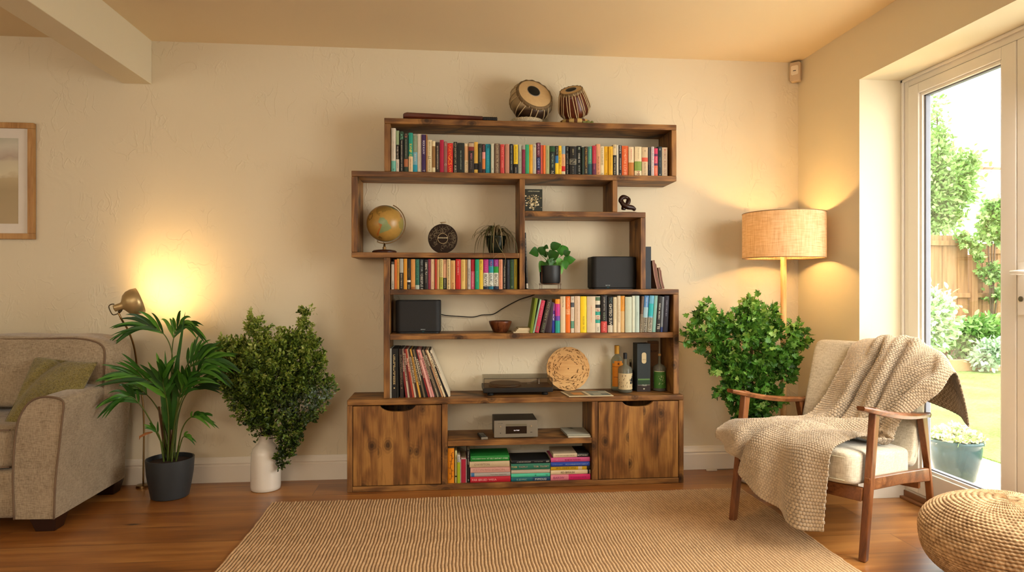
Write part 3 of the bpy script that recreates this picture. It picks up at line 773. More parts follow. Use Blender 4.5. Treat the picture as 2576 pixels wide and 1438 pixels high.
row_from([
 (446,508,125,'#cfb892','cream spine with small dark title',[],[(.03,.28,'#3a2e20',.3)]),
 (512,572,125,'#dd6a14','orange spine with pale clouds',[(.35,.5,'#e08c50')],[(.05,.5,'#ecb080',.5)]),
 (576,618,125,'#cdbfa8','white spine with grey and green tabs',[(.17,.3,'#4a4e54'),(.68,.88,'#5a8a70')],[(.05,.1,'#3a3a30',.4),(.35,.6,'#b08a80',.3)]),
 (622,692,122,'#c9ad8e','plain beige spine',[],[(.1,.8,'#b09070',.25)]),
 (697,773,125,'#e2bf12','yellow spine',[],[(.55,.9,'#8a7a14',.3)]),
 (779,882,125,'#c5b294','extra wide beige spine with black triangle',[],[(.26,.7,'#c86a50',.14)]),
 (885,945,125,'#d0c6ae','white spine with row of teal spots',[(.02,.12,'#4a6a4c'),(.23,.32,'#2a2c28'),(.42,.52,'#2f9a88'),(.64,.74,'#2f9a88')],[(.33,.4,'#a04a40',.6),(.55,.62,'#a04a40',.6),(.85,.92,'#2a2c28',.4)]),
 (955,1028,115,'#1d1714','black spine with red flower foot',[(.7,1,'#b83c34')],[(.04,.4,'#a9a294',.3),(.46,.66,'#7c8a70',.35),(.75,.95,'#e09080',.4)]),
 (1040,1104,130,'#161412','black spine with heavy white letters',[(.8,1,'#bdb49c')],[(.03,.16,'#4a6a60',.6),(.2,.72,'#d0c6ae',.62)]),
 (1107,1150,135,'#cdbd98','cream spine with grey title',[],[(.05,.6,'#8a7c60',.3)]),
 (1156,1196,118,'#cbb794','ivory spine',[],[(.1,.7,'#8a7a5c',.35)]),
 (1199,1250,120,'#c9a46a','cream spine with orange top',[(0,.42,'#d08c2c')],[(.1,.3,'#8a5a24',.3)]),
 (1256,1338,132,'#b0b49c','wide sage grey spine'),
 (1342,1374,118,'#c3c6ae','thin off-white spine'),
 (1378,1432,118,'#a3b3a6','pale blue grey spine',[],[(.45,.55,'#7c8a80',.3)]),
], 1320, 720, 4.959, ZL, YF + .014, W3, G3, start=7)
def lean2(data, start):
    prev = -9
    for i, r in enumerate(data):
        yy = YF + .014 + (i % 2) * .004; f = lambda a: X_(1320 + a / 4.959, yy)
        xa, xb, xt = f(r[0]), f(r[1]), f(r[2]); zt = Z_(1320 + r[2] / 4.959, 720 + r[3] / 4.959, yy)
        ln = math.atan2(xt - xa, zt - ZL); h = math.hypot(xt - xa, zt - ZL)
        w = max(.005, (xb - xa) * math.cos(ln) - .0004); xa = max(xa, prev + .0004); prev = xa + w / math.cos(ln)
        book(xa, yy, ZL + .0006 + w * math.sin(max(0, ln)), w, h, .12, lin(r[4]), r[6] if len(r) > 6 else (), r[7] if len(r) > 7 else (), lean=ln,
             label=f'{r[5]}, {ordn(i + start)} from left on the {W3}', group=G3)
lean2([
 (1436,1466,1462,124,'#5c4634','brown spine with pebble picture',[(.5,1,'#8a7c64')],[(.1,.45,'#8a7460',.4),(.52,.98,'#2c241c',.6)]),
 (1470,1526,1498,118,'#4a7aa8','blue spine with stony foot',[(.32,.6,'#8fb0b8'),(.6,1,'#8c8470')],[(.05,.3,'#c0d0d8',.3),(.62,.98,'#2c241c',.6)]),
 (1531,1588,1562,118,'#5a98b0','sky blue spine with teal band',[(.22,.56,'#1c9a9c'),(.6,1,'#96907c')],[(.62,.98,'#2c241c',.6)]),
 (1592,1634,1622,118,'#7aa294','soft teal spine'),
 (1640,1690,1668,125,'#1c1814','black spine with white figures',[],[(.2,.66,'#c9c3b4',.45),(.76,.9,'#d8d0be',.7)]),
 (1694,1722,1716,130,'#6f7478','thin grey spine with blue foot',[(.86,1,'#28386a')],[]),
 (1727,1786,1747,120,'#201c28','violet black spine at the end',[],[(.12,.55,'#8a8594',.3)]),
], 22)

# bottom cubby: standing group
G4 = 'upright books in the bottom cubby'
row_from([
 (108,216,180,'#d8820c','fat orange spine with dark crack',[],[]),
 (230,260,220,'#cfc88a','thin pale yellow spine',[(.78,.82,'#2a2a24')],[(.2,.24,'#2a2a24',.7)]),
 (266,314,290,'#9aa81c','lime green spine with white cap',[(0,.26,'#b9b8b0')],[(.04,.22,'#4a4a44',.6)]),
 (318,422,340,'#a01c34','crimson spine with pale edges',[],[]),
 (428,472,205,'#16120f','black spine with white title',[],[(.05,.45,'#cfc8b8',.35),(.9,.94,'#cfc8b8',.5)]),
], 1110, 1100, 6.605, TH, YC + .012, 'cabinet bottom cubby', G4, dmax=.15)
# stacks
def stack(items, ox, oy, sc, where, group):
    z = TH + .0008; ztop = None
    n = len(items)
    for i, r in enumerate(items):     # bottom first
        yy = YC + .012 + (i % 3) * .004
        xa, xb = X_(ox + r[0] / sc, yy), X_(ox + r[1] / sc, yy)
        w = (Z_(1300, oy + r[2] / sc, yy) - Z_(1300, oy + r[3] / sc, yy))
        book(xa, yy, z, w, xb - xa, .16, lin(r[4]), r[6], r[7], flat=True, hard=(i == 0),
             label=f'{r[5]}, ' + ('bottom book' if i == 0 else 'top book' if i == n - 1 else f'{ordn(i)} book up') + f' in the {where} cubby stack', group=group)
        z += w + .0012
stack([
 (482,1152,622,712,'#b01c2c','red spine with pink title',[],[(.35,.95,'#e8a0a0',.45)]),
 (484,1150,558,616,'#a39a90','silver grey spine with blue spot',[(.9,.98,'#3a6a9a')],[(.1,.5,'#5a4c50',.3)]),
 (484,1150,460,552,'#cf9a8c','dusty pink spine',[],[(.15,.9,'#a8786c',.45)]),
 (470,1136,362,454,'#bda684','beige spine with grey title',[],[(.5,.88,'#7c6c54',.45)]),
 (486,1132,270,356,'#1c7a2c','green spine with white letters',[],[(.03,.55,'#cfe0c0',.3),(.6,.95,'#cfe0c0',.2)]),
], 1110, 1100, 6.605, 'left', 'left stack of lying books')
stack([
 (1162,1808,640,702,'#0f5a64','dark teal spine with white lettering',[(.0,.45,'#0f3c5a')],[(.1,.4,'#c9d0c8',.6),(.6,.85,'#8fb0a8',.5)]),
 (1162,1808,582,636,'#4cb894','mint spine with dark specks',[],[(.35,.4,'#1c4a50',.7),(.05,.1,'#1c4a50',.5)]),
 (1162,1808,512,578,'#b9ab94','plain off-white spine',[],[]),
 (1160,1812,412,508,'#276a54','deep green spine with pink letters',[],[(.04,.42,'#b99a84',.35),(.58,.8,'#b08a7c',.35),(.85,.97,'#c9b070',.35)]),
 (1165,1805,356,408,'#15171a','black spine with white title',[],[(.02,.08,'#c0bcb0',.6),(.18,.4,'#a8a498',.25),(.5,.86,'#c9c3b4',.4)]),
], 1110, 1100, 6.605, 'middle', 'middle stack of lying books')
stack([
 (1820,2478,588,678,'#c4205c','pink and magenta spine',[(.55,1,'#cf7a84')],[(.1,.5,'#8a1450',.3),(.66,.95,'#8a1c60',.5)]),
 (1820,2478,516,582,'#d2ba92','cream spine with large dark letters',[(.02,.07,'#1c1814')],[(.4,.75,'#2a2018',.6)]),
 (1820,2470,450,512,'#c09a14','mustard spine with white end',[(0,.08,'#2a2620'),(.2,.3,'#cfb88a')],[(.35,.85,'#6a5410',.5)]),
 (1820,2468,376,444,'#1c3c94','blue spine with white title',[],[(.05,.6,'#9ab0e0',.35),(.7,.95,'#7a94d0',.25)]),
 (1822,2472,302,372,'#c04c7c','rose pink spine with red title',[],[(.25,.6,'#7a1438',.5),(.65,.85,'#d08aa4',.4)]),
 (1862,2450,236,298,'#c9b594','cream and black spine',[(0,.33,'#17130f')],[(.04,.3,'#cfc8b8',.5),(.4,.95,'#8a7a64',.35)]),
], 1110, 1100, 6.605, 'right', 'right stack of lying books')
for o in list(SC.objects):      # printed crack on the orange spine and pale border on the crimson one
    lb = o.get('label', '')
    if lb.startswith('fat orange spine') or lb.startswith('crimson spine with pale edges'):
        bb = [Vector(c) for c in o.bound_box]; w = max(b.x for b in bb); h = max(b.z for b in bb); mm = MB()
        if 'orange' in lb:
            rg = random.Random(6); x, z = w * .6, h * .86; c = lin('#3a1c08')
            P = [(x, -.0006, z)]
            for k in range(9): x = w * rg.uniform(.42, .72); z -= h * .082; P.append((x, -.0006, z))
            mm.tube(P, w * .035, 4, c)
            for k, p in enumerate(P):
                for sg in (-1, 1):
                    if (k + (sg > 0)) % 2: mm.tube([p, (p[0] + sg * w * .2, -.0006, p[2] + h * .03 * (1 if k < 5 else -1)), (min(w * .92, max(w * .08, p[0] + sg * w * .3)), -.0006, p[2] + h * .01)], w * .022, 4, c)
        else:
            c = lin('#a99a94')
            for (a, b, p, q) in ((0, w * .12, 0, h), (w * .88, w, 0, h), (0, w, h * .95, h)): mm.quad((a, -.0003, p), (b, -.0003, p), (b, -.0003, q), (a, -.0003, q), c)
        fin('spine_print', mm, M['paper'], o, local=True)
# ================================================================= RECORDS
G5 = 'record sleeves leaning on the cabinet top'
rec = ['#a8a89c','#15130f','#1a1c18','#2a1c16','#7a1c1c','#c9bda8','#5a1a18','#a4402c','#d0bfa4','#3a2418','#cf9a3c','#1c1814','#6a5a44','#17130f','#9a2c30','#d8a49a','#cf8c86','#3a2c24','#8a7c64','#2c241c','#c99c74','#d8c49c','#18140f','#d8cbb0']
rdesc = ['pale grey sleeve','wide black box set with gold lettering','black green sleeve','dark brown sleeve','dark red sleeve','off-white sleeve','maroon sleeve','rust sleeve with speckles','cream sleeve','brown sleeve','mustard sleeve','black sleeve','taupe sleeve','matte black sleeve','crimson sleeve','pink sleeve','salmon sleeve','umber sleeve','khaki sleeve','dark olive sleeve','peach sleeve','light cream sleeve','jet black sleeve','ivory sleeve at the right end']
bases = [104, 130, 192, 232] + [300 + i * 28.2 for i in range(20)]
tops =  [103, 128, 186, 215] + [232 + i * 19.2 for i in range(20)]
wid =   [22, 58, 22, 46] + [25.6] * 20
prev = -9
for i in range(24):
    yy = YC + .045 + (i % 3) * .002
    f = lambda a: X_(960 + a / 4.958, yy)
    xa, xb, xt = f(bases[i]), f(bases[i] + wid[i]), f(tops[i])
    zt = Z_(960 + tops[i] / 4.958, 720 + (778 + (i * 1.1)) / 4.958, yy)
    ln = math.atan2(xt - xa, zt - ZCT); h = math.hypot(xt - xa, zt - ZCT) if i else .262
    w = (xb - xa) * math.cos(ln) - .0006
    xa = max(xa, prev + .0003); prev = xa + w / math.cos(ln) + .0002
    m = MB(); c = lin(rec[i])
    # folded sleeve: spine, two faces, open at the back
    t = min(.0012, w * .2)
    m.box(0, w, 0, t, 0, h, c); m.box(0, t, t, .205, 0, h, c); m.box(w - t, w, t, .205, 0, h, c)
    m.box(t, w - t, t, .205, 0, t, tuple(x * .6 for x in c)); m.box(t, w - t, t, .205, h - t, h, tuple(x * .8 for x in c))
    if i in (1, 3): 
        gc = lin('#c9b07c') if i == 1 else lin('#7c6c54')
        rg = random.Random(i); z = h * .88
        while z > h * .3:
            l = .0075; a, b = w * .28, w * .72
            m.quad((a, -.0004, z - l * .25), (b, -.0004, z - l * .25), (b, -.0004, z), (a, -.0004, z), gc)
            if rg.random() < .8: m.quad((a, -.0004, z - l), (a + w * .14, -.0004, z - l), (a + w * .14, -.0004, z), (a, -.0004, z), gc)
            if rg.random() < .6: m.quad((b - w * .14, -.0004, z - l), (b, -.0004, z - l), (b, -.0004, z), (b - w * .14, -.0004, z), gc)
            z -= l * 1.25
        m.prism([(w / 2 + .004 * math.cos(k * PI / 5), h * .2 + .004 * math.sin(k * PI / 5)) for k in range(10)], -.0006, .001, 'y', gc)
    elif i > 3:
        rg = random.Random(i); gc = lin('#d8cbb0') if sum(c) < .5 else lin('#4a3020')
        z = h * rg.uniform(.75, .95)
        for _ in range(rg.randrange(6, 22)):
            l = rg.uniform(.003, .008); m.quad((w * .3, -.0003, z - l), (w * .7, -.0003, z - l), (w * .7, -.0003, z), (w * .3, -.0003, z), gc); z -= l + rg.uniform(.001, .004)
    o = fin('record_sleeve', m, M['paper'], None, local=True, loc=(xa, yy, ZCT + .0006)); o.rotation_euler = (0, ln, 0)
    if i > 3:
        d = MB(); d.box(t * 1.2, w - t * 1.2, .006, .2055, .004, h - .0014, lin('#100e0d')); fin('record', d, M['paint'], o, local=True)
    tag(o, f'{rdesc[i]}, {ordn(i)} from the left among the leaning records', 'record', G5)

# ================================================================= SPEAKERS
def logo(m, x0, x1, y, z0, z1, c, seed=1):
    rg = random.Random(seed); x = x0; hh = z1 - z0
    while x < x1 - hh * .4:
        w = hh * rg.uniform(.5, .8); t = hh * .22
        k = rg.randrange(4)
        m.quad((x, y, z0), (x + t, y, z0), (x + t, y, z1), (x, y, z1), c)
        if k != 0: m.quad((x, y, z1 - t), (x + w, y, z1 - t), (x + w, y, z1), (x, y, z1), c)
        if k != 1: m.quad((x, y, z0), (x + w, y, z0), (x + w, y, z0 + t), (x, y, z0 + t), c)
        if k > 1: m.quad((x + w - t, y, z0), (x + w, y, z0), (x + w, y, z1), (x + w - t, y, z1), c)
        x += w + hh * .22
def speaker(pxl, pxr, pytop, zs, y, dep, label, lx, seed):
    x0, x1 = X_(pxl, y), X_(pxr, y); zt = Z_((pxl + pxr) / 2, pytop, y)
    if x1 > xI0 - .003 and zs == ZG: x1 = xI0 - .003
    t = thing('speaker', label, 'speaker', ((x0 + x1) / 2, y, zs), group='black wireless speakers')
    m = MB(); m.rbox(x0, x1, y, y + dep, zs + .006, zt, .03, 8, axis='z'); fin('cloth_body', m, M['dark_cloth'], t, bev=.006, bseg=3)
    m = MB(); m.rbox(x0 + .006, x1 - .006, y + .006, y + dep - .006, zs + .0004, zs + .006, .026, 8, axis='z'); fin('rubber_base', m, M['black_plastic'], t)
    m = MB(); m.rbox(x0 + .012, x1 - .012, y + .012, y + dep - .012, zt, zt + .0012, .022, 8, axis='z'); fin('control_panel', m, plain('gloss_black', '#0c0c0c', .2), t)
    m = MB(); l = X_(lx, y); logo(m, l - .012, l + .012, y - .0008, zs + .019, zs + .024, lin('#b9c4c4'), seed); logo(m, l - .004, l + .008, y - .0008, zs + .009, zs + .012, lin('#2a8a94'), seed + 3)
    fin('logo', m, M['paint'], t)
speaker(994, 1109, 755, ZL, 3.528, .15, 'black speaker on the left of the middle shelf with cable', 1064, 4)
speaker(1489, 1612, 645, ZG, 3.535, .14, 'black speaker beside the potted pothos, against the upright', 1529, 8)
# cable from the left speaker up behind the shelf
pts = [at(px, py, 3.69) for px, py in ((1104, 789), (1122, 793), (1150, 795), (1190, 797), (1212, 792), (1240, 790), (1262, 777), (1285, 764), (1310, 752), (1336, 744), (1352, 737))]
m = MB(); m.tube(bez(pts, 50), .0026, 8); tag(fin('speaker_cable', m, M['cable'], smooth=True), 'thin black cable running up the wall from the left speaker', 'cable')

# ================================================================= BOWL + SMALL STACK
c = at(1259, 834, 3.56); rb = (X_(1288, 3.56) - X_(1230, 3.56)) / 2
m = MB(); h = .062
m.lathe([(.55 * rb, 0), (.6 * rb, .002), (.72 * rb, .016), (.86 * rb, .034), (.9 * rb, .04), (.97 * rb, .05), (rb, h - .002), (.99 * rb, h), (.93 * rb, h), (.9 * rb, h - .004), (.8 * rb, .03), (.55 * rb, .01), (0, .008)], 40, M=Matrix.Translation((c.x, 3.57, ZL + .0008)))
tag(fin('bowl', m, wood('dark_turned_wood', 2, '#2a120a', '#4a2412', '#6a3a1e', gs=40, rough=.3, knots=False), smooth=True), 'small dark brown wooden bowl on the middle shelf', 'bowl')
for i, (a, b, t0, t1) in enumerate([(1643, 1886, 555, 584), (1672, 1868, 528, 551), (1686, 1888, 498, 524), (1705, 1898, 462, 494)]):
    y = 3.5; x0, x1 = X_(960 + a / 4.958, y), X_(960 + b / 4.958, y); th = .0062
    m = MB(); m.box(0, x1 - x0, 0, .12, 0, .0008, lin('#cbb58a')); m.box(0, x1 - x0, 0, .12, th - .0008, th, lin('#d8c49a')); m.box(.001, x1 - x0 - .001, .118, .12, .0008, th - .0008, lin('#b89c6c'))
    o = fin('notebook', m, M['paper'], None, local=True, loc=(x0, y + .004 * (i % 2), ZL + .0008 + i * (th + .0005)))
    p = MB(); p.box(.001, x1 - x0 - .001, .001, .1175, .0009, th - .0009); fin('pages', p, M['pages'], o, local=True)
    tag(o, ['bottom', 'second lowest', 'second highest', 'topmost'][i] + ' cream notebook of the little pile beside the bowl', 'notebook', 'pile of cream notebooks beside the bowl')

# ================================================================= GLOBE
gy = 3.585; c = at(969, 562, gy); gr = (X_(1017, gy) - X_(920, gy)) / 2 * .96
base = thing('globe', 'antique style desk globe on wooden base', 'globe', (c.x, gy, ZD))
SA = [(-80,9),(-72,12),(-60,9),(-50,1),(-35,-6),(-39,-17),(-48,-26),(-57,-36),(-64,-42),(-68,-52),(-74,-50),(-73,-37),(-70,-20),(-77,-12),(-81,-4)]
NA = [(-168,66),(-140,70),(-95,72),(-80,68),(-62,58),(-56,50),(-70,43),(-76,35),(-81,27),(-90,30),(-97,26),(-96,19),(-88,21),(-84,10),(-92,14),(-106,20),(-117,32),(-124,42),(-130,55)]
AF = [(-17,21),(-6,35),(10,37),(32,31),(43,11),(51,11),(40,-5),(40,-16),(32,-28),(20,-35),(12,-18),(9,-1),(8,4),(-8,4),(-16,12)]
AN = [(-180,-72),(-120,-74),(-60,-66),(-55,-72),(0,-70),(60,-67),(180,-70),(180,-90),(-180,-90)]
GL = [(-55,60),(-45,60),(-22,70),(-20,80),(-60,82),(-68,76)]
EU = [(-9,37),(-5,48),(8,55),(5,62),(25,71),(60,70),(60,45),(40,42),(28,37),(15,38),(3,42)]
def pin(x, y, P):
    r = False; j = len(P) - 1
    for i in range(len(P)):
        if (P[i][1] > y) != (P[j][1] > y) and x < (P[j][0] - P[i][0]) * (y - P[i][1]) / (P[j][1] - P[i][1]) + P[i][0]: r = not r
        j = i
    return r
tilt = Matrix.Rotation(R(23), 4, 'Y')
m = MB(); nu, nv = 120, 60; vs = []
for j in range(nv + 1):
    la = PI * (j / nv - .5)
    for i in range(nu):
        lo = 2 * PI * i / nu - PI - R(-66) - PI / 2
        vs.append(tilt @ Vector((gr * math.cos(la) * math.cos(lo), gr * math.cos(la) * math.sin(lo), gr * math.sin(la))))
m.v = [tuple(v + Vector((c.x, gy, c.z))) for v in vs]
for j in range(nv):
    for i in range(nu):
        lon, lat = 360 * (i + .5) / nu - 180, 180 * (j + .5) / nv - 90
        col = lin('#a8823e'); 
        for P, cc in ((SA, '#7d8a5c'), (NA, '#8a6c34'), (AF, '#8a7c3c'), (AN, '#b08a4c'), (GL, '#6c6a3c'), (EU, '#8a5a3c')):
            if pin(lon, lat, P): col = lin(cc)
        if pin(lon, lat, SA) and lon < -66 - .0 * lat and lat < -8: col = lin('#a8642c')
        if 62 < lat: col = lin('#5e5a30')
        d1 = math.hypot((lon + 118) * math.cos(R(lat)), lat - 0)
        if 8 < d1 < 11: col = lin('#5a4420')
        d2 = math.hypot((lon + 52) * math.cos(R(lat)), lat + 56)
        if d2 < 6 and not 2.5 < d2 < 4: col = lin('#4a3c20')
        if i % 10 == 0 and False: col = lin('#a0783a')
        m.f.append((j * nu + i, j * nu + (i + 1) % nu, (j + 1) * nu + (i + 1) % nu, (j + 1) * nu + i)); m.c.append(col); m.m.append(0)
gm = attr_mat('globe_map', .35, .5, .14); fin('sphere', m, gm, base, smooth=True)
m = MB(); ax = (tilt @ Vector((0, 0, 1)))
arc = []
for k in range(33):
    a = R(90 - 180 * k / 32); rr = gr * 1.06
    arc.append(tilt @ Vector((rr * math.cos(a), 0, rr * math.sin(a))) + Vector((c.x, gy, c.z)))
for k in range(32):
    p, q = arc[k], arc[k + 1]; o = Vector((c.x, gy, c.z))
    for s0, s1 in ((1.0, 1.055),):
        P = [(o + (a - o) * s + Vector((0, dy, 0))) for a in (p, q) for s in (s0, s1) for dy in (-.004, .004)]
        m.add(P, [(0, 1, 5, 4), (2, 6, 7, 3), (0, 4, 6, 2), (1, 3, 7, 5)])
fin('meridian_arc', m, plain('bronze_arc', '#5c4626', .4, .6), base)
sz = c.z - gr * 1.1
m = MB(); m.lathe([(.010, ZD + .019), (.013, ZD + .021), (.008, ZD + .024), (.011, ZD + .03), (.006, ZD + .036), (.0045, sz + .004)], 20, M=Matrix.Translation((c.x - .004, gy, 0)))
m.tube([arc[-1], arc[-1] + Vector((-.0, 0, .004))], .004); m.tube([arc[-4], (c.x - .004, gy, sz)], .004)
fin('stem', m, M['brass'], base, smooth=True)
m = MB(); br = (X_(998, gy) - X_(937, gy)) / 2
m.lathe([(br, 0), (br * 1.02, .009), (br * .9, .015), (br * .6, .018), (.012, .02), (0, .02)], 36, M=Matrix.Translation((c.x - .004, gy, ZD + .0008)))
fin('base', m, plain('globe_base_wood', '#3a1c10', .35), base, auto=True)

# ================================================================= ROUND PATTERNED TIN
ty = 3.57; c = at(1114, 600, ty); tr_ = (X_(1151, ty) - X_(1077, ty)) / 2; c.z = ZD + tr_ + .0008
t = thing('round_canteen', 'round dark patterned disc ornament with cream ring, between globe and wilted plant', 'ornament', (c.x, ty, ZD))
Mx = Matrix.Translation(c) @ Matrix.Rotation(R(90), 4, 'X')
m = MB(); m.lathe([(tr_ * .97, -.016), (tr_, -.013), (tr_, .010), (tr_ * .985, .014), (tr_ * .95, .0145), (0, .0145)], 56, col=lin('#2a1e15'), M=Mx); fin('disc', m, M['matte'], t, auto=True)
m = MB(); rg = random.Random(3); cl = lin('#8f8064')
for k in range(46):
    rr = tr_ * rg.uniform(.42, .9); a = rg.uniform(0, 2 * PI); q = rg.uniform(.006, .013)
    s0 = rg.uniform(0, 6); n = 10; P = []
    for i in range(n + 1):
        b = s0 + 4.4 * i / n; x, z = rr * math.cos(a) + q * math.cos(b), rr * math.sin(a) + q * math.sin(b)
        if math.hypot(x, z) < tr_ * .93 and math.hypot(x, z) > tr_ * .37: P.append((c.x + x, ty - .0148, c.z + z))
    if len(P) > 2: m.tube(P, .0006, 4, cl)
fin('scroll_pattern', m, M['matte'], t)
m = MB(); ring = [(c.x + tr_ * .34 * math.cos(a), ty - .0155, c.z + tr_ * .34 * math.sin(a)) for a in [2 * PI * k / 40 for k in range(41)]]
m.tube(ring, .0011, 6, lin('#bda77c')); m.box(c.x - tr_ * .32, c.x + tr_ * .32, ty - .0158, ty - .0145, c.z + .001, c.z + .006, lin('#cdbf9c'))
logo(m, c.x - tr_ * .26, c.x + tr_ * .24, ty - .0161, c.z + .0018, c.z + .0052, lin('#2a1e15'), 9)
fin('badge', m, M['matte'], t)
m = MB(); m.tube([(c.x - .006, ty, c.z + tr_), (c.x - .006, ty, c.z + tr_ + .007), (c.x + .01, ty, c.z + tr_ + .009)], .0016); m.tube([(c.x - .014, ty, c.z + tr_ + .0075), (c.x + .016, ty, c.z + tr_ + .0092)], .0022)
fin('clasp', m, M['brass'], t, smooth=True)

# ================================================================= LEAF HELPERS
def strap(m, pts, w, col, up=Vector((0, 0, 1)), fold=.25, taper=True, base=.35):
    """ribbon leaf along pts with max width w, V fold"""
    n = len(pts); vs = []
    for i, p in enumerate(pts):
        p = Vector(p); d = (Vector(pts[min(i + 1, n - 1)]) - Vector(pts[max(i - 1, 0)])).normalized()
        s = d.cross(up); s = s.normalized() if s.length > 1e-4 else Vector((1, 0, 0))
        nn = s.cross(d).normalized(); u = i / (n - 1)
        k = (min(1, base + u * 3) * (1 - u ** 2.2) ** .8) if taper else 1
        hw = w * .5 * k + .0002
        vs += [p + s * hw + nn * hw * fold, p, p - s * hw + nn * hw * fold]
    m.add(vs, [f for i in range(n - 1) for f in ((3 * i, 3 * i + 3, 3 * i + 4, 3 * i + 1), (3 * i + 1, 3 * i + 4, 3 * i + 5, 3 * i + 2))], col)
def leaf_mat(name, trans=.3, rough=.42, var=.2):
    n = NT(name); a = n.n('ShaderNodeAttribute', attribute_name='Col').outputs[0]
    nz = n.noise(n.coord(), 40, 2); k = n.math('MULTIPLY_ADD', nz, var * 2, 1 - var)
    col = n.mix(1.0, a, n.n('ShaderNodeCombineColor', {0: k, 1: k, 2: k}).outputs[0], 'MULTIPLY')
    p = n.bsdf(col, rough, 0, None, .4)
    tl = n.n('ShaderNodeBsdfTranslucent', {0: col}); mx = n.n('ShaderNodeMixShader', {0: trans})
    n.t.links.new(p.outputs[0], mx.inputs[1]); n.t.links.new(tl.outputs[0], mx.inputs[2]); n.t.links.new(mx.outputs[0], n.out.inputs[0]); return n.m
M['leaf'] = leaf_mat('green_leaf'); M['dry_leaf'] = leaf_mat('dry_leaf', .15, .7)
M['soil'] = plain('potting_soil', '#2a1a10', .95, bs=200, bst=.8)

# ---------- wilted strap-leaf plant
py_ = 3.575; c = at(1247, 633, py_); pr = (X_(1273, py_) - X_(1222, py_)) / 2 * 1.0
t = thing('wilted_plant', 'wilted strap-leaved plant drooping over dark green pot', 'plant', (c.x, py_, ZD))
m = MB(); ph = .096; prof = [(pr * .62, 0), (pr * .66, .003), (pr * .9, .05), (pr, ph - .01), (pr * 1.02, ph - .008), (pr * 1.02, ph), (pr * .94, ph), (pr * .9, ph - .012), (0, ph - .013)]
m.lathe(prof, 36, M=Matrix.Translation((c.x, py_, ZD + .0008))); fin('pot', m, plain('dark_green_ceramic', '#141c12', .25), t, smooth=True)
m = MB(); rg = random.Random(12); top = Vector((c.x, py_, ZD + ph - .01))
tips = [(1190,600),(1196,618),(1205,630),(1210,600),(1187,610),(1216,633),(1262,640),(1270,636),(1285,630),(1292,620),(1280,600),(1300,590),(1236,628),(1250,625),(1228,634),(1208,585),(1293,634),(1240,560),(1222,625),(1276,632)]
for i, (px, q) in enumerate(tips * 3):
    yy = py_ + rg.uniform(-.075, .06); e_ = at(px + rg.uniform(-5, 5), q + rg.uniform(-6, 4), yy); e_.z = max(e_.z, ZD + .004)
    e_.x = min(e_.x, X_(1303, 3.5))
    if yy - py_ < 0 and i % 7 == 3: e_.y = YF - .006; e_.z = ZD - .03
    hz = ZD + .118 + rg.uniform(0, .035); mid = Vector(((top.x * .5 + e_.x * .5), (top.y + e_.y) / 2, hz))
    s = top + Vector((rg.uniform(-.02, .02), rg.uniform(-.02, .02), 0))
    mid2 = Vector((e_.x * .88 + top.x * .12, e_.y * .85 + top.y * .15, hz * .62 + e_.z * .38))
    col = lin(rg.choice(['#5a5430', '#6c6240', '#7c6a48', '#4c4c2a', '#8c7c58', '#5a6038']))
    strap(m, bez([s, (s + mid) / 2 + Vector((0, 0, .025)), mid, mid2, e_], 14), rg.uniform(.006, .011), col)
fin('leaves', m, M['dry_leaf'], t, smooth=True)
# stray stem hanging over the shelf front
m = MB(); P = [at(1247, 600, 3.50), at(1256, 622, 3.474), at(1268, 640, 3.470), at(1272, 655, 3.470), at(1269, 672, 3.472)]
m.tube(bez(P, 20), .0012, 5, lin('#8a7c50')); m.tube(bez([at(1262, 636, 3.472), at(1250, 641, 3.470), at(1241, 650, 3.470)], 10), .0009, 5, lin('#8a7c50'))
fin('trailing_stem', m, M['dry_leaf'], t, smooth=True)

# ---------- pothos on a wire stand
py_ = 3.56; c = at(1384, 700, py_); pr = (X_(1410, py_) - X_(1357.5, py_)) / 2
zt, z0 = Z_(1384, 668, py_), Z_(1384, 715, py_)
t = thing('pothos_plant', 'small pothos plant in black pot on copper wire stand', 'plant', (c.x, py_, ZG))
m = MB(); hh = zt - z0
m.lathe([(pr * .6, 0), (pr * .86, .003), (pr * .95, .014), (pr, hh * .5), (pr * 1.0, hh), (pr * .95, hh), (pr * .93, hh - .01), (0, hh - .012)], 40, M=Matrix.Translation((c.x, py_, z0)))
fin('pot', m, plain('matte_black_pot', '#141516', .5), t, auto=True)
m = MB(); r0 = pr * 1.08
for a in (35, 145, 215, 325):
    x, y = c.x + r0 * math.cos(R(a)), py_ + r0 * math.sin(R(a)); m.tube([(x, y, ZG + .001), (x, y, zt - .002)], .0012, 6)
m.tube([(c.x + r0 * math.cos(k * PI / 18), py_ + r0 * math.sin(k * PI / 18), z0 + .004) for k in range(37)], .0012, 6)
m.tube([(c.x + r0 * math.cos(k * PI / 18), py_ + r0 * math.sin(k * PI / 18), ZG + .0022) for k in range(37)], .0012, 6)
m.tube([(c.x - r0, py_, z0 - .002), (c.x + r0, py_, z0 - .002)], .0012, 6); m.tube([(c.x, py_ - r0, z0 - .002), (c.x, py_ + r0, z0 - .002)], .0012, 6)
fin('wire_stand', m, plain('copper_wire', '#8a5a3c', .35, .9), t, smooth=True)
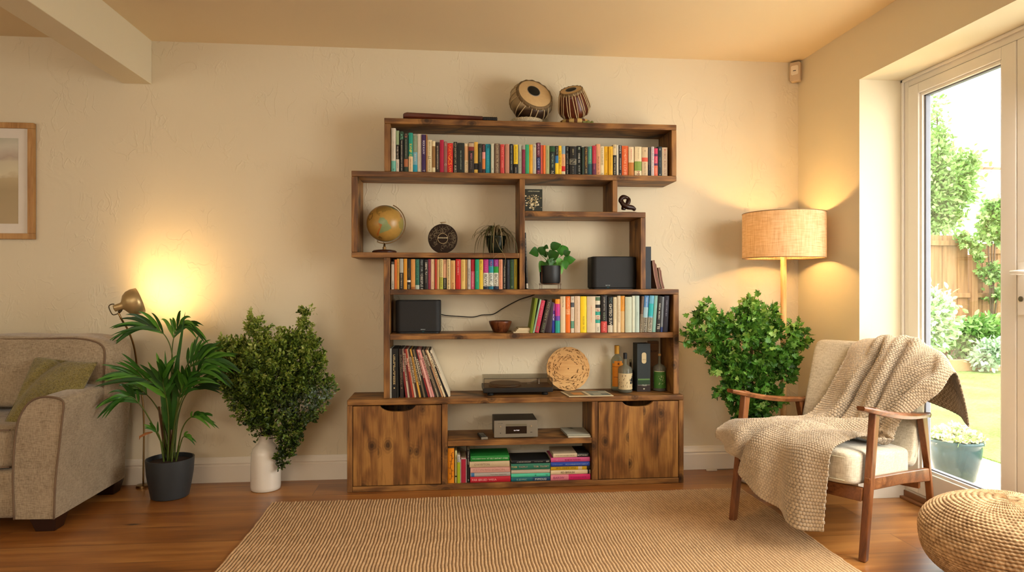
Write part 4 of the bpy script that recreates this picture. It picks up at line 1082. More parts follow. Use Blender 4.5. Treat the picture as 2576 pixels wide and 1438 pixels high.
def heart(m, base, tip, w, col, nrm=Vector((0, -1, 0))):
    base, tip = Vector(base), Vector(tip); d = tip - base; L = d.length; d.normalize(); s = d.cross(nrm).normalized(); nn = s.cross(d)
    prof = [(0, 0), (.03, .35), (.15, .8), (.35, 1), (.55, .85), (.75, .52), (.9, .2), (1, 0)]
    vs = []
    for u, k in prof:
        cpt = base + d * L * u - nn * (L * .12 * (u - .4) ** 2 * 4)
        vs += [cpt + s * w * .5 * k + nn * w * .12 * k, cpt, cpt - s * w * .5 * k + nn * w * .12 * k]
    n = len(prof)
    m.add(vs, [f for i in range(n - 1) for f in ((3 * i, 3 * i + 3, 3 * i + 4, 3 * i + 1), (3 * i + 1, 3 * i + 4, 3 * i + 5, 3 * i + 2))], tuple(c * 1.7 for c in col))
lv = [((1355,634),(1332,635),30,'#1f4a12'),((1357,638),(1372,619),26,'#26531a'),((1368,620),(1380,624),16,'#1a3c10'),((1385,624),(1412,612),26,'#1f4812'),((1416,616),(1412,644),34,'#2f6a1e'),((1418,640),(1436,631),20,'#1c4410'),((1380,648),(1408,634),34,'#1c420f'),((1417,657),(1449,650),28,'#2a5c18'),((1376,662),(1357,682),36,'#3c7428'),((1398,658),(1415,688),34,'#5a8a3c'),((1420,655),(1424,678),20,'#2f6420'),((1370,632),(1374,648),18,'#24501a'),((1388,640),(1398,652),24,'#3a6a24'),((1375,655),(1386,664),24,'#1c3c10'),((1412,650),(1402,668),24,'#4a7c30'),((1394,664),(1378,652),26,'#234c14')]
m = MB(); ms = MB(); rg = random.Random(5); top = Vector((c.x, py_, zt - .008))
for (b, tp, w, col) in lv:
    y0 = py_ - rg.uniform(-.01, .05); B = at(b[0], b[1], y0); T = at(tp[0], tp[1], y0 - rg.uniform(0, .02))
    heart(m, B, T, w * .0021, lin(col), Vector((rg.uniform(-.3, .3), -1, .4)))
    ms.tube(bez([top + Vector((rg.uniform(-.015, .015), 0, 0)), (top + B) / 2 + Vector((0, 0, .01)), B], 8), .0012, 5, lin('#5a7434'))
fin('leaves', m, M['leaf'], t, smooth=True); fin('stems', ms, M['leaf'], t, smooth=True)
m = MB(); m.lathe([(0, 0), (pr * .9, 0)], 24, M=Matrix.Translation((c.x, py_, zt - .008)), cap=False); fin('soil', m, M['soil'], t)

# ---------- tall thin book leaning on the central upright
y = 3.505; xa, xt = X_(1325, y), X_(1321.5, y)
book(xE1 + .012, y, ZG + .0008, .0085, Z_(1324, 585, y) - ZG, .15, lin('#17130f'), [(.0, .12, '#17130f'), (.9, .985, '#c9c3b4')], [(.1, .42, '#b9b3a4', .5), (.5, .8, '#8e8978', .4), (.91, .97, '#4a4640', .5)], lean=-math.atan2(.011, .28),
     label='tall black magazine leaning on the central upright, left of the pothos', group=None)

# ---------- postcard
y = 3.50; x0, x1 = xE1 + .0015, X_(1364.5, y); zt, zb2 = Z_(1345, 475.5, y), ZH + .0008
m = MB(); m.box(x0, x1, y + .0, y + .003, zb2, zt, lin('#23261c'))
rg = random.Random(2)
for k in range(120):
    px, pz = rg.gauss((x0 + x1) / 2, .018), zb2 + rg.triangular(.006, zt - zb2 - .02, .05); r = rg.uniform(.002, .0052)
    px = min(max(px, x0 + .005), x1 - .006)
    m.prism([(px + r * math.cos(a), pz + r * .8 * math.sin(a)) for a in [k2 * PI / 4 for k2 in range(8)]], y - .0003 - k * 1e-5, y, 'y', lin(rg.choice(['#b8a47c', '#cbb890', '#8e7c54', '#d8cba8', '#a08a5c', '#5c5438'])))
logo(m, x0 + .018, x1 - .015, y - .0005, zt - .014, zt - .009, lin('#c9c3a4'), 6)
tag(fin('greeting_card', m, M['paper']), 'small dark card with cream blossom picture standing against the upright', 'card')

# ---------- knot sculpture
y = 3.56; c = at(1579, 512, y); zb2 = ZH
t = thing('knot_sculpture', 'small dark brown twisted knot sculpture at the end of the shelf', 'sculpture', (c.x, y, zb2))
f = lambda px, py, dy=0: at(px, py, y + dy)
m = MB()
m.tube(bez([f(1568, 527), f(1569, 515, -.01), f(1560, 505, -.012), f(1565, 497), f(1574, 496, .01), f(1581, 501, .012), f(1579, 511, .004), f(1572, 518, -.008), f(1568, 526, -.004)], 40), [.0115 + .002 * math.sin(i * .5) for i in range(41)], 12)
m.tube(bez([f(1562, 500, .0), f(1566, 512, -.014), f(1578, 520, -.016), f(1590, 522, -.008), f(1597, 527)], 24), [.010 + .004 * math.sin(PI * i / 24) for i in range(25)], 12)
for i, v in enumerate(m.v): m.v[i] = (v[0], v[1], max(v[2], zb2 + .006))
brz = plain('dark_bronze', '#2c150d', .35, .1); fin('figure', m, brz, t, smooth=True)
m = MB(); xs0, xs1 = X_(1561, y), X_(1600, y); m.rbox(xs0, xs1, y - .025, y + .025, zb2 + .0008, zb2 + .0075, .012, axis='z'); fin('plinth', m, brz, t, bev=.002)

# ---------- right end of the shelf: slate slab + two leaning folders
y = 3.56; x0, x1 = xI1 + .003, X_(1638, y)
m = MB(); m.box(x0, x1, y, y + .1, ZG + .0008, Z_(1630, 620, y), lin('#2b3138')); o = fin('slate_book', m, M['paper'], bev=.001)
tag(o, 'tall slate grey book standing outside the upright, right shelf end', 'book')
for k, (bx, tx, ty2, wpx) in enumerate([(1652, 1640, 656, 9), (1664, 1655, 674, 6)]):
    xa, xt = X_(bx, y), X_(tx, y); zt = Z_(tx, ty2, y); ln = math.atan2(xt - xa, zt - ZG); h = math.hypot(xt - xa, zt - ZG); w = wpx * .0021
    m = MB(); pts = []
    for q in range(13):
        u = q / 12; pts.append((0 - .004 * math.sin(PI * u), u * h))
    for q in range(13):
        u = 1 - q / 12; pts.append((w - .004 * math.sin(PI * u) - (w * .4 if u > .9 else 0), u * h))
    m.prism(pts, 0, .11, 'y', lin('#6b3a22'))
    P = [(p[0] - .0006, -.0012, p[1]) for p in pts[:13]]; m.tube(P, .0012, 5, lin('#c9a88a'))
    P = [(p[0] + .0006, -.0012, p[1]) for p in pts[13:]]; m.tube(P, .0012, 5, lin('#c9a88a'))
    o = fin('leather_folder', m, M['paint'], None, local=True, loc=(xa, y - .01 - k * .003, ZG + .002)); o.rotation_euler = (0, ln, 0)
    tag(o, ['taller reddish brown folder leaning on the slate grey book', 'smaller reddish brown folder leaning outermost at the shelf end'][k], 'folder', 'brown folders at the shelf end')

# ================================================================= TOP: stick instrument and tablas
y = 3.502
t = thing('wooden_flute_case', 'long dark red-brown wooden instrument with black wrapped tip lying on top', 'instrument', (X_(1130, y), y, ZA))
f = lambda px, py: at(px, py, y)
xs = [X_(p, y) for p in (1016, 1024, 1100, 1214)]; hs = [.031, .036, .032, .025]
m = MB(); vs = []; N = 8
for x, h in zip(xs, hs):
    for k in range(N):
        a = PI / 8 + k * PI / 4; vs.append((x, y + .5 * h * 1.08 * math.cos(a), ZA + .001 + .5 * h + .5 * h * 1.08 * math.sin(a) * .92))
m.add(vs, [(i * N + k, i * N + (k + 1) % N, (i + 1) * N + (k + 1) % N, (i + 1) * N + k) for i in range(3) for k in range(N)] + [tuple(range(N)), tuple(range(3 * N, 4 * N))])
fin('wooden_body', m, wood('red_rosewood', 0, '#240d08', '#40180e', '#5c2a18', gs=40, rough=.3, knots=False), t, auto=True)
m = MB(); x = xs[0] - .003; m.tube([(x, y, ZA + .0145), (x + .01, y, ZA + .0145)], .0138, 10); fin('end_cap', m, plain('dark_cap', '#1c1412', .5), t, auto=True)
m = MB(); n = 22
pts = [(xs[3] + (X_(1251, y) - xs[3]) * i / n, y, ZA + .0125) for i in range(n + 1)]
m.tube(pts, [.0112 + .0012 * math.sin(i * 2.2) - (.003 if i in (0, n) else 0) for i in range(n + 1)], 10); fin('wrapped_tip', m, plain('black_wrap', '#14110f', .6, bs=300, bst=.6), t, smooth=True)

def axis_matrix(cen, nrm, xdir=None):
    z = nrm.normalized(); x = (xdir or Vector((1, 0, 0))); x = (x - z * x.dot(z)).normalized(); yv = z.cross(x)
    Mx = Matrix((x, yv, z)).transposed().to_4x4(); Mx.translation = cen; return Mx
hide, rimc, strapc = '#b59a70', '#6b5638', '#b8a078'
M['hide'] = attr_mat('drum_skin', .6, .25, .1)
def tabla(name, label, cen, nrm, rhead, prof, bodymat, spot, spot_off, straps, zig):
    """prof: list (r, depth below head)"""
    t = thing(name, label, 'drum', (cen.x, cen.y, ZA), group=None)
    Mx = axis_matrix(cen, nrm)
    m = MB(); m.lathe([(r, -d) for r, d in prof], 48, M=Mx); fin('shell', m, bodymat, t, smooth=True)
    m = MB(); m.lathe([(rhead, -.001), (rhead, .0025), (rhead * .97, .004), (0, .004)], 48, col=lin('#c0a070'), M=Mx); fin('drum_head', m, M['hide'], t, auto=True)
    m = MB(); N = 64
    vs = []
    for k in range(N):
        a = 2 * PI * k / N; bump_ = .0025 * math.sin(k * PI / 2 + .4)
        for (r, z) in ((rhead * .96, .0055), (rhead * 1.05, .004 + bump_), (rhead * 1.09, -.008 + bump_), (rhead * 1.0, -.018)):
            vs.append(Mx @ Vector((r * math.cos(a), r * math.sin(a), z)))
    m.add(vs, [(k * 4 + j, ((k + 1) % N) * 4 + j, ((k + 1) % N) * 4 + j + 1, k * 4 + j + 1) for k in range(N) for j in range(3)], lin(rimc))
    for k in range(16):
        a = 2 * PI * k / 16; m.tube([Mx @ Vector((rhead * 1.02 * math.cos(a), rhead * 1.02 * math.sin(a), .005)), Mx @ Vector((rhead * 1.1 * math.cos(a + .06), rhead * 1.1 * math.sin(a + .06), -.01))], .002, 5, lin('#c0a880'))
    fin('braided_rim', m, M['hide'], t, smooth=True)
    m = MB(); sx, sy, sr = spot_off[0], spot_off[1], spot
    m.lathe([(sr * 1.1, 0, lin('#8a8072')), (sr * 1.1, .0052, lin('#8a8072')), (sr * 1.0, .0058, lin('#14140f')), (sr * .9, .0072, lin('#14140f')), (0, .0076, lin('#14140f'))], 36, M=Mx @ Matrix.Translation((sx, sy, 0))); fin('tuning_spot', m, M['hide'], t, smooth=True)
    m = MB()
    for k in range(straps):
        a0 = 2 * PI * k / straps; a1 = a0 + (zig if k % 2 else -zig)
        P = []
        for i, (r, d) in enumerate(prof):
            u = i / (len(prof) - 1); a = a0 + (a1 - a0) * u; P.append(Mx @ Vector(((r + .0022) * math.cos(a), (r + .0022) * math.sin(a), -d)))
        m.tube(P[:-1], .0026, 6, lin(strapc))
    fin('lacing', m, M['hide'], t, smooth=True)
    return t
fw_, rt_ = Vector((sn, cs, 0)), Vector((cs, -sn, 0)); up_ = Vector((0, 0, 1))
# round bass drum
c1 = at(1345, 237, 3.535)
n1 = rt_ * .34 - fw_ * .80 + up_ * .48; r1 = .098
prof = [(r1 * 1.0, .004), (r1 * 1.12, .02), (r1 * 1.22, .045), (r1 * 1.22, .07), (r1 * 1.12, .1), (r1 * .92, .125), (r1 * .6, .142), (r1 * .25, .148)]
bodyM = NT('dull_metal_shell'); at_ = bodyM.n('ShaderNodeSeparateXYZ'); bodyM.set(at_.inputs[0], bodyM.coord('Generated'))
bodyM.bsdf(bodyM.ramp(at_.outputs[2], [(.2, lin('#3a281a')), (.32, lin('#94805e')), (.8, lin('#b4a07a'))]), .4, .4, bodyM.bump(bodyM.noise(bodyM.coord(), 30, 3), .1, .002))
t1 = tabla('bass_drum', 'round bass tabla tilted to face the room on top of the bookcase', c1, n1, r1, prof, bodyM.m, .035, (-.006, .018), 18, .16)
# tall treble drum
c2 = at(1437, 228, 3.50); n2 = rt_ * -.22 - fw_ * .56 + up_ * .80; r2 = .061
prof = [(r2 * 1.02, .004), (r2 * 1.14, .022), (r2 * 1.26, .05), (r2 * 1.38, .085), (r2 * 1.42, .105), (r2 * 1.32, .122), (r2 * 1.1, .14), (r2 * .9, .146)]
t2 = tabla('treble_drum', 'narrow laced treble tabla with small head, right of the round drum', c2, n2, r2, prof, wood('dark_red_drum_shell', 2, '#200c06', '#4a1c0c', '#5e2a14', gs=30, rough=.3, knots=False), .0285, (0, .004), 26, .1)
for t_, c_, rr, lab, pxc, c0 in ((t1, c1, .088, 'cream beaded ring cushion under the round drum', 1325, '#a8987c'), (t2, c2, .083, 'striped cream ring cushion under the treble drum', 1446, '#b89a5c')):
    yy = 3.575; cx_ = X_(pxc, yy); m = MB(); N, K = 56, 10; tr2 = .0155
    for k in range(N):
        a = 2 * PI * k / N; cc = lin(c0) if k % 4 else lin('#4a2a18'); w = 1 + .12 * math.sin(k * 2.5)
        for j in range(K):
            pass
    vs = []; 
    for k in range(N):
        a = 2 * PI * k / N; w = tr2 * (1 + .1 * math.sin(k * 2.2))
        for j in range(K):
            b = 2 * PI * j / K; vs.append((cx_ + (rr - .013 + w * math.cos(b)) * math.cos(a), yy + (rr * .92 - .013 + w * math.cos(b)) * math.sin(a), ZA + .0165 + w * math.sin(b)))
    o = len(m.v); m.v += vs
    for k in range(N):
        for j in range(K):
            m.f.append((k * K + j, ((k + 1) % N) * K + j, ((k + 1) % N) * K + (j + 1) % K, k * K + (j + 1) % K)); m.c.append(lin(c0) if k % 5 > 1 or t_ is t1 else lin('#5a3418')); m.m.append(0)
    if t_ is t1:
        for k in range(0, 26):
            a = -PI * k / 25; p = Vector((cx_ + (rr + .0) * math.cos(a), yy + (rr * .92) * math.sin(a), ZA + .019)); n_ = Vector((math.cos(a), math.sin(a), 0)); s_ = Vector((-math.sin(a), math.cos(a), 0))
            m.tube([p + s_ * .006 * math.cos(b) + Vector((0, 0, .007 * math.sin(b))) for b in [PI * q / 6 for q in range(13)]], .0016, 5, lin('#c4b594'))
    tag(fin('ring_cushion', m, M['hide'], smooth=True), lab, 'cushion', 'ring cushions under the drums')
# green cloth end beside the treble drum ring
m = MB(); f = lambda px, py: at(px, py, 3.50); rg = random.Random(8)
P = bez([f(1466, 299), f(1476, 300), f(1488, 305), f(1494, 309)], 14)
P = [Vector((p.x, 3.512, ZA + .009)) for p in P]
m.tube(P, [.0085 + .003 * math.sin(i * 1.3) for i in range(15)], 10, lin('#7c8048')); 
tag(fin('cloth_scrap', m, M['matte'], smooth=True), 'crumpled green cloth tucked beside the treble drum', 'cloth')

# ================================================================= TURNTABLE
y0 = 3.50; x0, x1 = X_(1216, y0), X_(1391, y0); zb2, zm, ztp = .498, .524, .574; yb = 3.695
t = thing('turntable', 'black record player under a clear smoked dust cover', 'turntable', ((x0 + x1) / 2, (y0 + yb) / 2, ZCT))
m = MB(); m.box(x0, x1, y0, yb, zb2, zm); fin('plinth', m, M['black_plastic'], t, bev=.003)
for (fx, fy) in ((x0 + .04, y0 + .03), (x1 - .04, y0 + .03), (x0 + .04, yb - .03), (x1 - .04, yb - .03)):
    m = MB(); m.lathe([(.016, ZCT + .0008), (.018, ZCT + .008), (.014, zb2 - .001)], 20, M=Matrix.Translation((fx, fy, 0))); fin('foot', m, M['black_plastic'], t, auto=True)
m = MB(); pcx, pcy = x0 + .125, (y0 + yb) / 2; m.lathe([(.088, zm + .001), (.090, zm + .003), (.090, zm + .010), (.087, zm + .012), (0, zm + .012)], 48, M=Matrix.Translation((pcx, pcy, 0))); pl = fin('platter', m, plain('platter_alloy', '#6a655c', .3, .8), t, auto=True)
m = MB(); m.lathe([(.087, zm + .0125), (.087, zm + .0145), (.03, zm + .0147), (0, zm + .0148)], 48, M=Matrix.Translation((pcx, pcy, 0))); fin('rubber_mat', m, M['black_plastic'], pl, auto=True)
m = MB(); m.tube([(x1 - .06, yb - .05, zm), (x1 - .06, yb - .05, zm + .03)], .009, 12); m.tube([(x1 - .06, yb - .05, zm + .028), (x1 - .075, y0 + .08, zm + .026), (x1 - .12, y0 + .045, zm + .02)], .0035, 8); m.box(x1 - .135, x1 - .115, y0 + .035, y0 + .055, zm + .014, zm + .022)
fin('tonearm', m, plain('tonearm_metal', '#8c887e', .3, .8), t, auto=True)
n = NT('smoked_acrylic'); mx = n.n('ShaderNodeMixShader', {0: .16}); tr = n.n('ShaderNodeBsdfTransparent', {0: (.74, .72, .68, 1)}); g_ = n.n('ShaderNodeBsdfGlossy', {'Roughness': .05, 'Color': (.8, .8, .8, 1)})
n.t.links.new(tr.outputs[0], mx.inputs[1]); n.t.links.new(g_.outputs[0], mx.inputs[2]); n.t.links.new(mx.outputs[0], n.out.inputs[0]); M['smoked'] = n.m
m = MB(); a, b = x0 + .003, x1 - .003; c0_, d0 = y0 + .003, yb - .003; e2 = .0012
m.box(a, b, c0_, d0, ztp - e2, ztp); m.quad((a, c0_, zm), (b, c0_, zm), (b, c0_, ztp - e2), (a, c0_, ztp - e2)); m.quad((a, d0, zm), (a, c0_, zm), (a, c0_, ztp - e2), (a, d0, ztp - e2)); m.quad((b, c0_, zm), (b, d0, zm), (b, d0, ztp - e2), (b, c0_, ztp - e2))
fin('dust_cover', m, M['smoked'], t)
m = MB()
for p, q in (((a, c0_, ztp), (b, c0_, ztp)), ((a, c0_, zm), (a, c0_, ztp)), ((b, c0_, zm), (b, c0_, ztp))): m.tube([p, q], .0013, 6)
fin('cover_edge', m, M['black_plastic'], t)

# ================================================================= INSCRIBED DISC
y = 3.645; c = at(1430, 925, y); rd = (X_(1484, y) - X_(1376, y)) / 2; c.z = ZCT + rd * math.cos(R(9)) + .002; c.y = 3.655
t = thing('inscribed_disc', 'round pale wooden disc covered in handwriting leaning on wall', 'ornament', (c.x, c.y, ZCT))
Mx = Matrix.Translation(c) @ Matrix.Rotation(R(90 - 9), 4, 'X')
m = MB(); N = 72; rr_ = [rd * (1 + .006 * math.sin(k * 1.7) + .004 * math.sin(k * 4.1)) for k in range(N)]
vs = [Mx @ Vector((rr_[k] * math.cos(2 * PI * k / N), rr_[k] * math.sin(2 * PI * k / N), z)) for z in (-.005, .004) for k in range(N)]
m.add(vs, [tuple(reversed(range(N))), tuple(range(N, 2 * N))] + [(k, (k + 1) % N, N + (k + 1) % N, N + k) for k in range(N)])
fin('disc', m, wood('pale_cork', 0, '#a8743a', '#c8965a', '#d8ac70', gs=16, rough=.7, knots=False), t)
m = MB(); rg = random.Random(17)
for k in range(170):
    a = rg.uniform(0, 2 * PI); r = rd * math.sqrt(rg.uniform(.16, .93)); th = a + PI / 2 + rg.uniform(-.5, .5); L = rg.uniform(.008, .022)
    p = Vector((r * math.cos(a), r * math.sin(a), .0046)); P = []; n = rg.randrange(6, 12); ph = rg.uniform(0, 6); am = rg.uniform(.0015, .004)
    for i in range(n + 1):
        s = L * (i / n - .5); w = am * math.sin(ph + i * rg.uniform(1.2, 2.4))
        q = p + Vector((math.cos(th) * s - math.sin(th) * w, math.sin(th) * s + math.cos(th) * w, 0))
        if q.xy.length < rd * .97: P.append(Mx @ q)
    if len(P) > 2: m.tube(P, rg.uniform(.0005, .001), 4, lin(rg.choice(['#3a2010', '#55300f', '#6b441f', '#2a180c'])))
fin('handwriting', m, M['matte'], t)
m = MB(); m.lathe([(.0035, .004), (.0035, .0049), (0, .005)], 12, M=Mx, col=lin('#3a1c10')); fin('centre_hole', m, M['matte'], t)

# ================================================================= MAGAZINE
def flat_poly(name, pts, z0, z1, mat, parent=None, col=(1, 1, 1)):
    m = MB(); m.prism([(p[0], p[1]) for p in pts], z0, z1, 'z', col); return fin(name, m, mat, parent)
q = [onz(1403, 980, ZCT), onz(1516, 980, ZCT), onz(1549, 1000, ZCT), onz(1436, 1002.5, ZCT)]
q = [Vector((p.x, min(max(p.y, YC - .012), 3.60), 0)) for p in q]
o1 = flat_poly('magazine', q, ZCT + .0008, ZCT + .0045, M['paper'], None, lin('#cdbd98'))
mm = MB(); A, B, C_, D_ = q
def bil(u, v): return A * (1 - u) * (1 - v) + B * u * (1 - v) + C_ * u * v + D_ * (1 - u) * v
def patch(m, u0, u1, v0, v1, z, c):
    P = [bil(u0, v0), bil(u1, v0), bil(u1, v1), bil(u0, v1)]; m.add([(p.x, p.y, z) for p in P], [(0, 1, 2, 3)], c)
zz = ZCT + .0048
patch(mm, .04, .46, .06, .9, zz, lin('#7d6b4c')); patch(mm, .16, .4, .3, .75, zz + .0002, lin('#c08040')); patch(mm, .52, .97, .05, .42, zz, lin('#9a9a88')); patch(mm, .54, .8, .12, .3, zz + .0002, lin('#6c7468')); patch(mm, .52, .97, .48, .93, zz, lin('#6a7068')); patch(mm, .6, .78, .58, .8, zz + .0002, lin('#a8a48c'))
fin('printed_cover', mm, M['paper'], o1); tag(o1, 'open illustrated magazine lying at the front edge of the cabinet top', 'magazine')

# ================================================================= BOTTLES
def glassy(name, c, a=.35, rough=.05):
    n = NT(name); mx = n.n('ShaderNodeMixShader', {0: a}); tr = n.n('ShaderNodeBsdfTransparent', {0: (*lin(c), 1)})
    p = n.bsdf(lin(c), rough, 0, None, .6); n.t.links.new(tr.outputs[0], mx.inputs[1]); n.t.links.new(p.outputs[0], mx.inputs[2]); n.t.links.new(mx.outputs[0], n.out.inputs[0]); return n.m
M['clear_bottle'] = glassy('clear_bottle_glass', '#c9c6b0', .2); M['dark_bottle'] = glassy('dark_bottle_glass', '#3a3026', .55)
def bottle(name, label, pc, y, wpx, zt, neckr, neckz, sh, glassm, cap, caph, sy=1.0, group='spirit bottles on the cabinet top'):
    x = X_(pc, y); r = wpx * .5 * (X_(pc + 1, y) - X_(pc, y)); z0 = ZCT + .0008
    t = thing(name, label, 'bottle', (x, y, ZCT), group=group)
    Mx = Matrix.Translation((x, y, 0)); m = MB()
    m.lathe([(r * .9, z0), (r, z0 + .006), (r, sh), (r * .86, sh + .012), (neckr * 1.5, neckz - .006), (neckr, neckz), (neckr, zt - caph), (0, zt - caph)], 32, M=Mx, sy=sy); fin('glass_body', m, glassm, t, smooth=True)
    m = MB(); m.lathe([(neckr * 1.12, zt - caph), (neckr * 1.15, zt - .002), (neckr * 1.0, zt), (0, zt)], 20, M=Mx); fin('cap', m, cap, t, auto=True)
    return t, x, r
def wrap(m, x, y, r, z0, z1, a0, a1, col, n=16, sy=1.0):
    vs = []
    for i in range(n + 1):
        a = R(a0 + (a1 - a0) * i / n); vs += [(x + r * math.cos(a), y + r * sy * math.sin(a), z0), (x + r * math.cos(a), y + r * sy * math.sin(a), z1)]
    m.add(vs, [(2 * i, 2 * i + 2, 2 * i + 3, 2 * i + 1) for i in range(n)], col)
yb1 = 3.64; zt = Z_(1554, 868, yb1)
t, x, r = bottle('liqueur_bottle', 'tall pale bottle with gold cap and orange label behind the others', 1552, yb1, 29, zt, .0125, Z_(1554, 892, yb1) + .0, Z_(1554, 905, yb1), M['clear_bottle'], plain('gold_cap', '#b8862a', .4, .3), .048)
m = MB(); wrap(m, x, yb1, r * 1.01, ZCT + .025, Z_(1554, 912, yb1), 205, 335, lin('#cf7c14')); wrap(m, x, yb1, r * 1.015, Z_(1554, 912, yb1), Z_(1554, 906, yb1), 230, 310, lin('#cf7c14')); wrap(m, x, yb1, r * 1.02, Z_(1554, 921, yb1), Z_(1554, 919.5, yb1), 205, 335, lin('#8a4a10')); wrap(m, x, yb1, r * 1.02, Z_(1554, 947, yb1), Z_(1554, 945.5, yb1), 225, 315, lin('#8a4a10')); wrap(m, x, yb1, r * 1.03, Z_(1554, 915.5, yb1), Z_(1554, 910.5, yb1), 262, 278, lin('#6a3410'))
fin('label_wrap', m, M['paper'], t)
y = 3.57; zt = Z_(1571, 887, y)
t, x, r = bottle('rum_bottle', 'clear square-shouldered bottle with black cap and cream sketch label', 1572.5, y, 35, zt, .0095, Z_(1571, 915, y), Z_(1571, 928, y), M['clear_bottle'], plain('black_cap', '#14171a', .4), .034)
m = MB(); z1, z2 = Z_(1571, 977, y), Z_(1571, 937, y); wrap(m, x, y, r * 1.012, z1, z2, 190, 350, lin('#c9b48a')); rg = random.Random(4)
for k in range(44):
    a = rg.uniform(196, 344); z = rg.uniform(z1 + .006, z2 - .012); wrap(m, x, y, r * 1.02, z, z + rg.uniform(.003, .010), a, a + rg.uniform(1.5, 5), lin('#4a3c2c'), 2)
for k in range(14): a = rg.uniform(296, 322); z = rg.uniform(z1 + .03, z2 - .018); wrap(m, x, y, r * 1.024, z, z + .012, a, a + 12, lin('#171a20'), 3)
fin('label_wrap', m, M['paper'], t)
y = 3.645; zt = Z_(1585, 903, y)
t, x, r = bottle('stoppered_bottle', 'small dark bottle with glass stopper half hidden behind the cream label bottle', 1586, y, 20, zt, .006, Z_(1585, 925, y), Z_(1585, 938, y), M['dark_bottle'], M['clear_bottle'], .018)
y = 3.60; zt = Z_(1664, 889, y)
t, x, r = bottle('gin_bottle', 'clear bottle with cork stopper and green label at the right end', 1659, y, 31, zt, .0075, Z_(1664, 912, y), Z_(1664, 925, y), M['clear_bottle'], plain('cork', '#b08850', .8), .012)
m = MB(); z1, z2 = ZCT + .018, Z_(1664, 933, y); wrap(m, x, y, r * 1.012, z1, z2, 195, 345, lin('#3a6a24')); wrap(m, x, y, r * 1.014, z2, z2 + .004, 200, 300, lin('#b9b38a'))
for k in range(26): a = rg.uniform(245, 300); z = rg.uniform(z1 + .02, z2 - .02); wrap(m, x, y, r * 1.02, z, z + rg.uniform(.002, .006), a, a + rg.uniform(2, 7), lin('#a8b080'), 2)
fin('label_wrap', m, M['paper'], t)
# tall boxes
y = 3.575; x0, x1 = X_(1603, y), X_(1636, y); zt = Z_(1618, 864, y)
t = thing('whisky_box', 'tall dark slate presentation box with cream oval label', 'box', ((x0 + x1) / 2, y, ZCT), group='gift boxes among the bottles')
m = MB(); m.box(x0, x1, y, y + .085, ZCT + .0008, zt, lin('#262d2e')); m.box(x0 - .0006, x1 + .0006, y - .0006, y + .0, ZCT + .002, Z_(1618, 967, y), lin('#2a1c16')); m.box(x0 + .004, x1 - .003, y - .001, y, Z_(1618, 966, y), Z_(1618, 952, y), lin('#243c20')); m.box(x0 + .004, x1 - .003, y - .0012, y, Z_(1618, 955.5, y), Z_(1618, 952, y), lin('#5a7c44')); m.box(x0 + .003, x1 - .003, y - .0013, y, Z_(1618, 968.5, y), Z_(1618, 967.5, y), lin('#9a9484'))
fin('carton', m, M['paper'], t)
m = MB(); cx_, w_ = X_(1620, y), .0125 ; za, zb3 = Z_(1620, 914, y), Z_(1620, 886, y); m.rbox(cx_ - w_ * 1.05, cx_ + w_ * 1.05, y - .0014, y - .0004, za, zb3, w_, 8, lin('#c8b489'))
logo(m, cx_ - .009, cx_ + .009, y - .0017, za + .02, za + .0235, lin('#6a5a40'), 2); logo(m, cx_ - .012, cx_ + .014, y - .0017, ZCT + .032, ZCT + .040, lin('#b9c0a8'), 3); m.prism([(cx_ + .005 * math.cos(a), ZCT + .016 + .004 * math.sin(a)) for a in [k * PI / 5 for k in range(10)]], y - .0016, y - .0005, 'y', lin('#b9b39c'))
fin('oval_label', m, M['paper'], t)
y = 3.66; x0, x1 = X_(1634, y), X_(1657, y); zt = Z_(1645, 858, y)
m = MB(); m.box(x0, x1, y, y + .04, ZCT + .0008, zt, lin('#6b4a2a')); m.box(x0 - .0003, x1 + .0003, y - .0005, y, zt - .012, zt - .009, lin('#2e1c10')); logo(m, x0 + .006, x1 - .004, y - .0008, zt - .062, zt - .052, lin('#2e1c10'), 12)
tag(fin('brown_carton', m, M['paper']), 'tall brown cardboard box standing behind the green label bottle', 'box', 'gift boxes among the bottles')

# ================================================================= RECEIVER, REMOTE, BOOKLETS
y0 = 3.472; x0, x1 = X_(1243, y0), X_(1353, y0); zt = Z_(1298, 1057, y0)
t = thing('stereo_receiver', 'compact grey stereo receiver with dark display panel', 'stereo', ((x0 + x1) / 2, y0 + .09, ZM))
m = MB(); m.box(x0 + .002, x1 - .002, y0 + .012, y0 + .19, ZM + .008, zt - .001); fin('case', m, plain('receiver_case', '#2c2a22', .45, .3), t, bev=.002)
m = MB(); m.rbox(x0, x1, y0, y0 + .0115, ZM + .006, zt, .004, 3, axis='y'); fin('front_panel', m, M['metal_grey'], t, bev=.0012)
f = lambda u, v: (x0 + (x1 - x0) * u, ZM + .006 + (zt - ZM - .006) * v)
m = MB(); a, b = f(.265, .22), f(.745, .66); m.box(a[0], b[0], y0 - .0008, y0, a[1], b[1], lin('#170c09')); fin('display', m, plain('display_glass', '#150a08', .15), t)
m = MB(); a, b = f(.38, .36), f(.56, .44); logo(m, f(.45, .38)[0], f(.575, .38)[0], y0 - .0011, f(0, .385)[1], f(0, .44)[1], lin('#e8dcd4'), 5)
n = NT('display_digits'); em = n.n('ShaderNodeEmission', {0: (1, .85, .8, 1), 1: 1.2}); n.t.links.new(em.outputs[0], n.out.inputs[0]); fin('digits', m, n.m, t)
m = MB(); a, b = f(.265, .69), f(.745, .79); m.box(a[0], b[0], y0 - .0006, y0, a[1], b[1]); fin('disc_tray', m, plain('tray_metal', '#77735f', .4, .5), t, bev=.0004)
m = MB(); logo(m, f(.09, 0)[0], f(.19, 0)[0], y0 - .0006, f(0, .82)[1], f(0, .855)[1], lin('#2c2820'), 31); fin('maker_name', m, M['paint'], t)
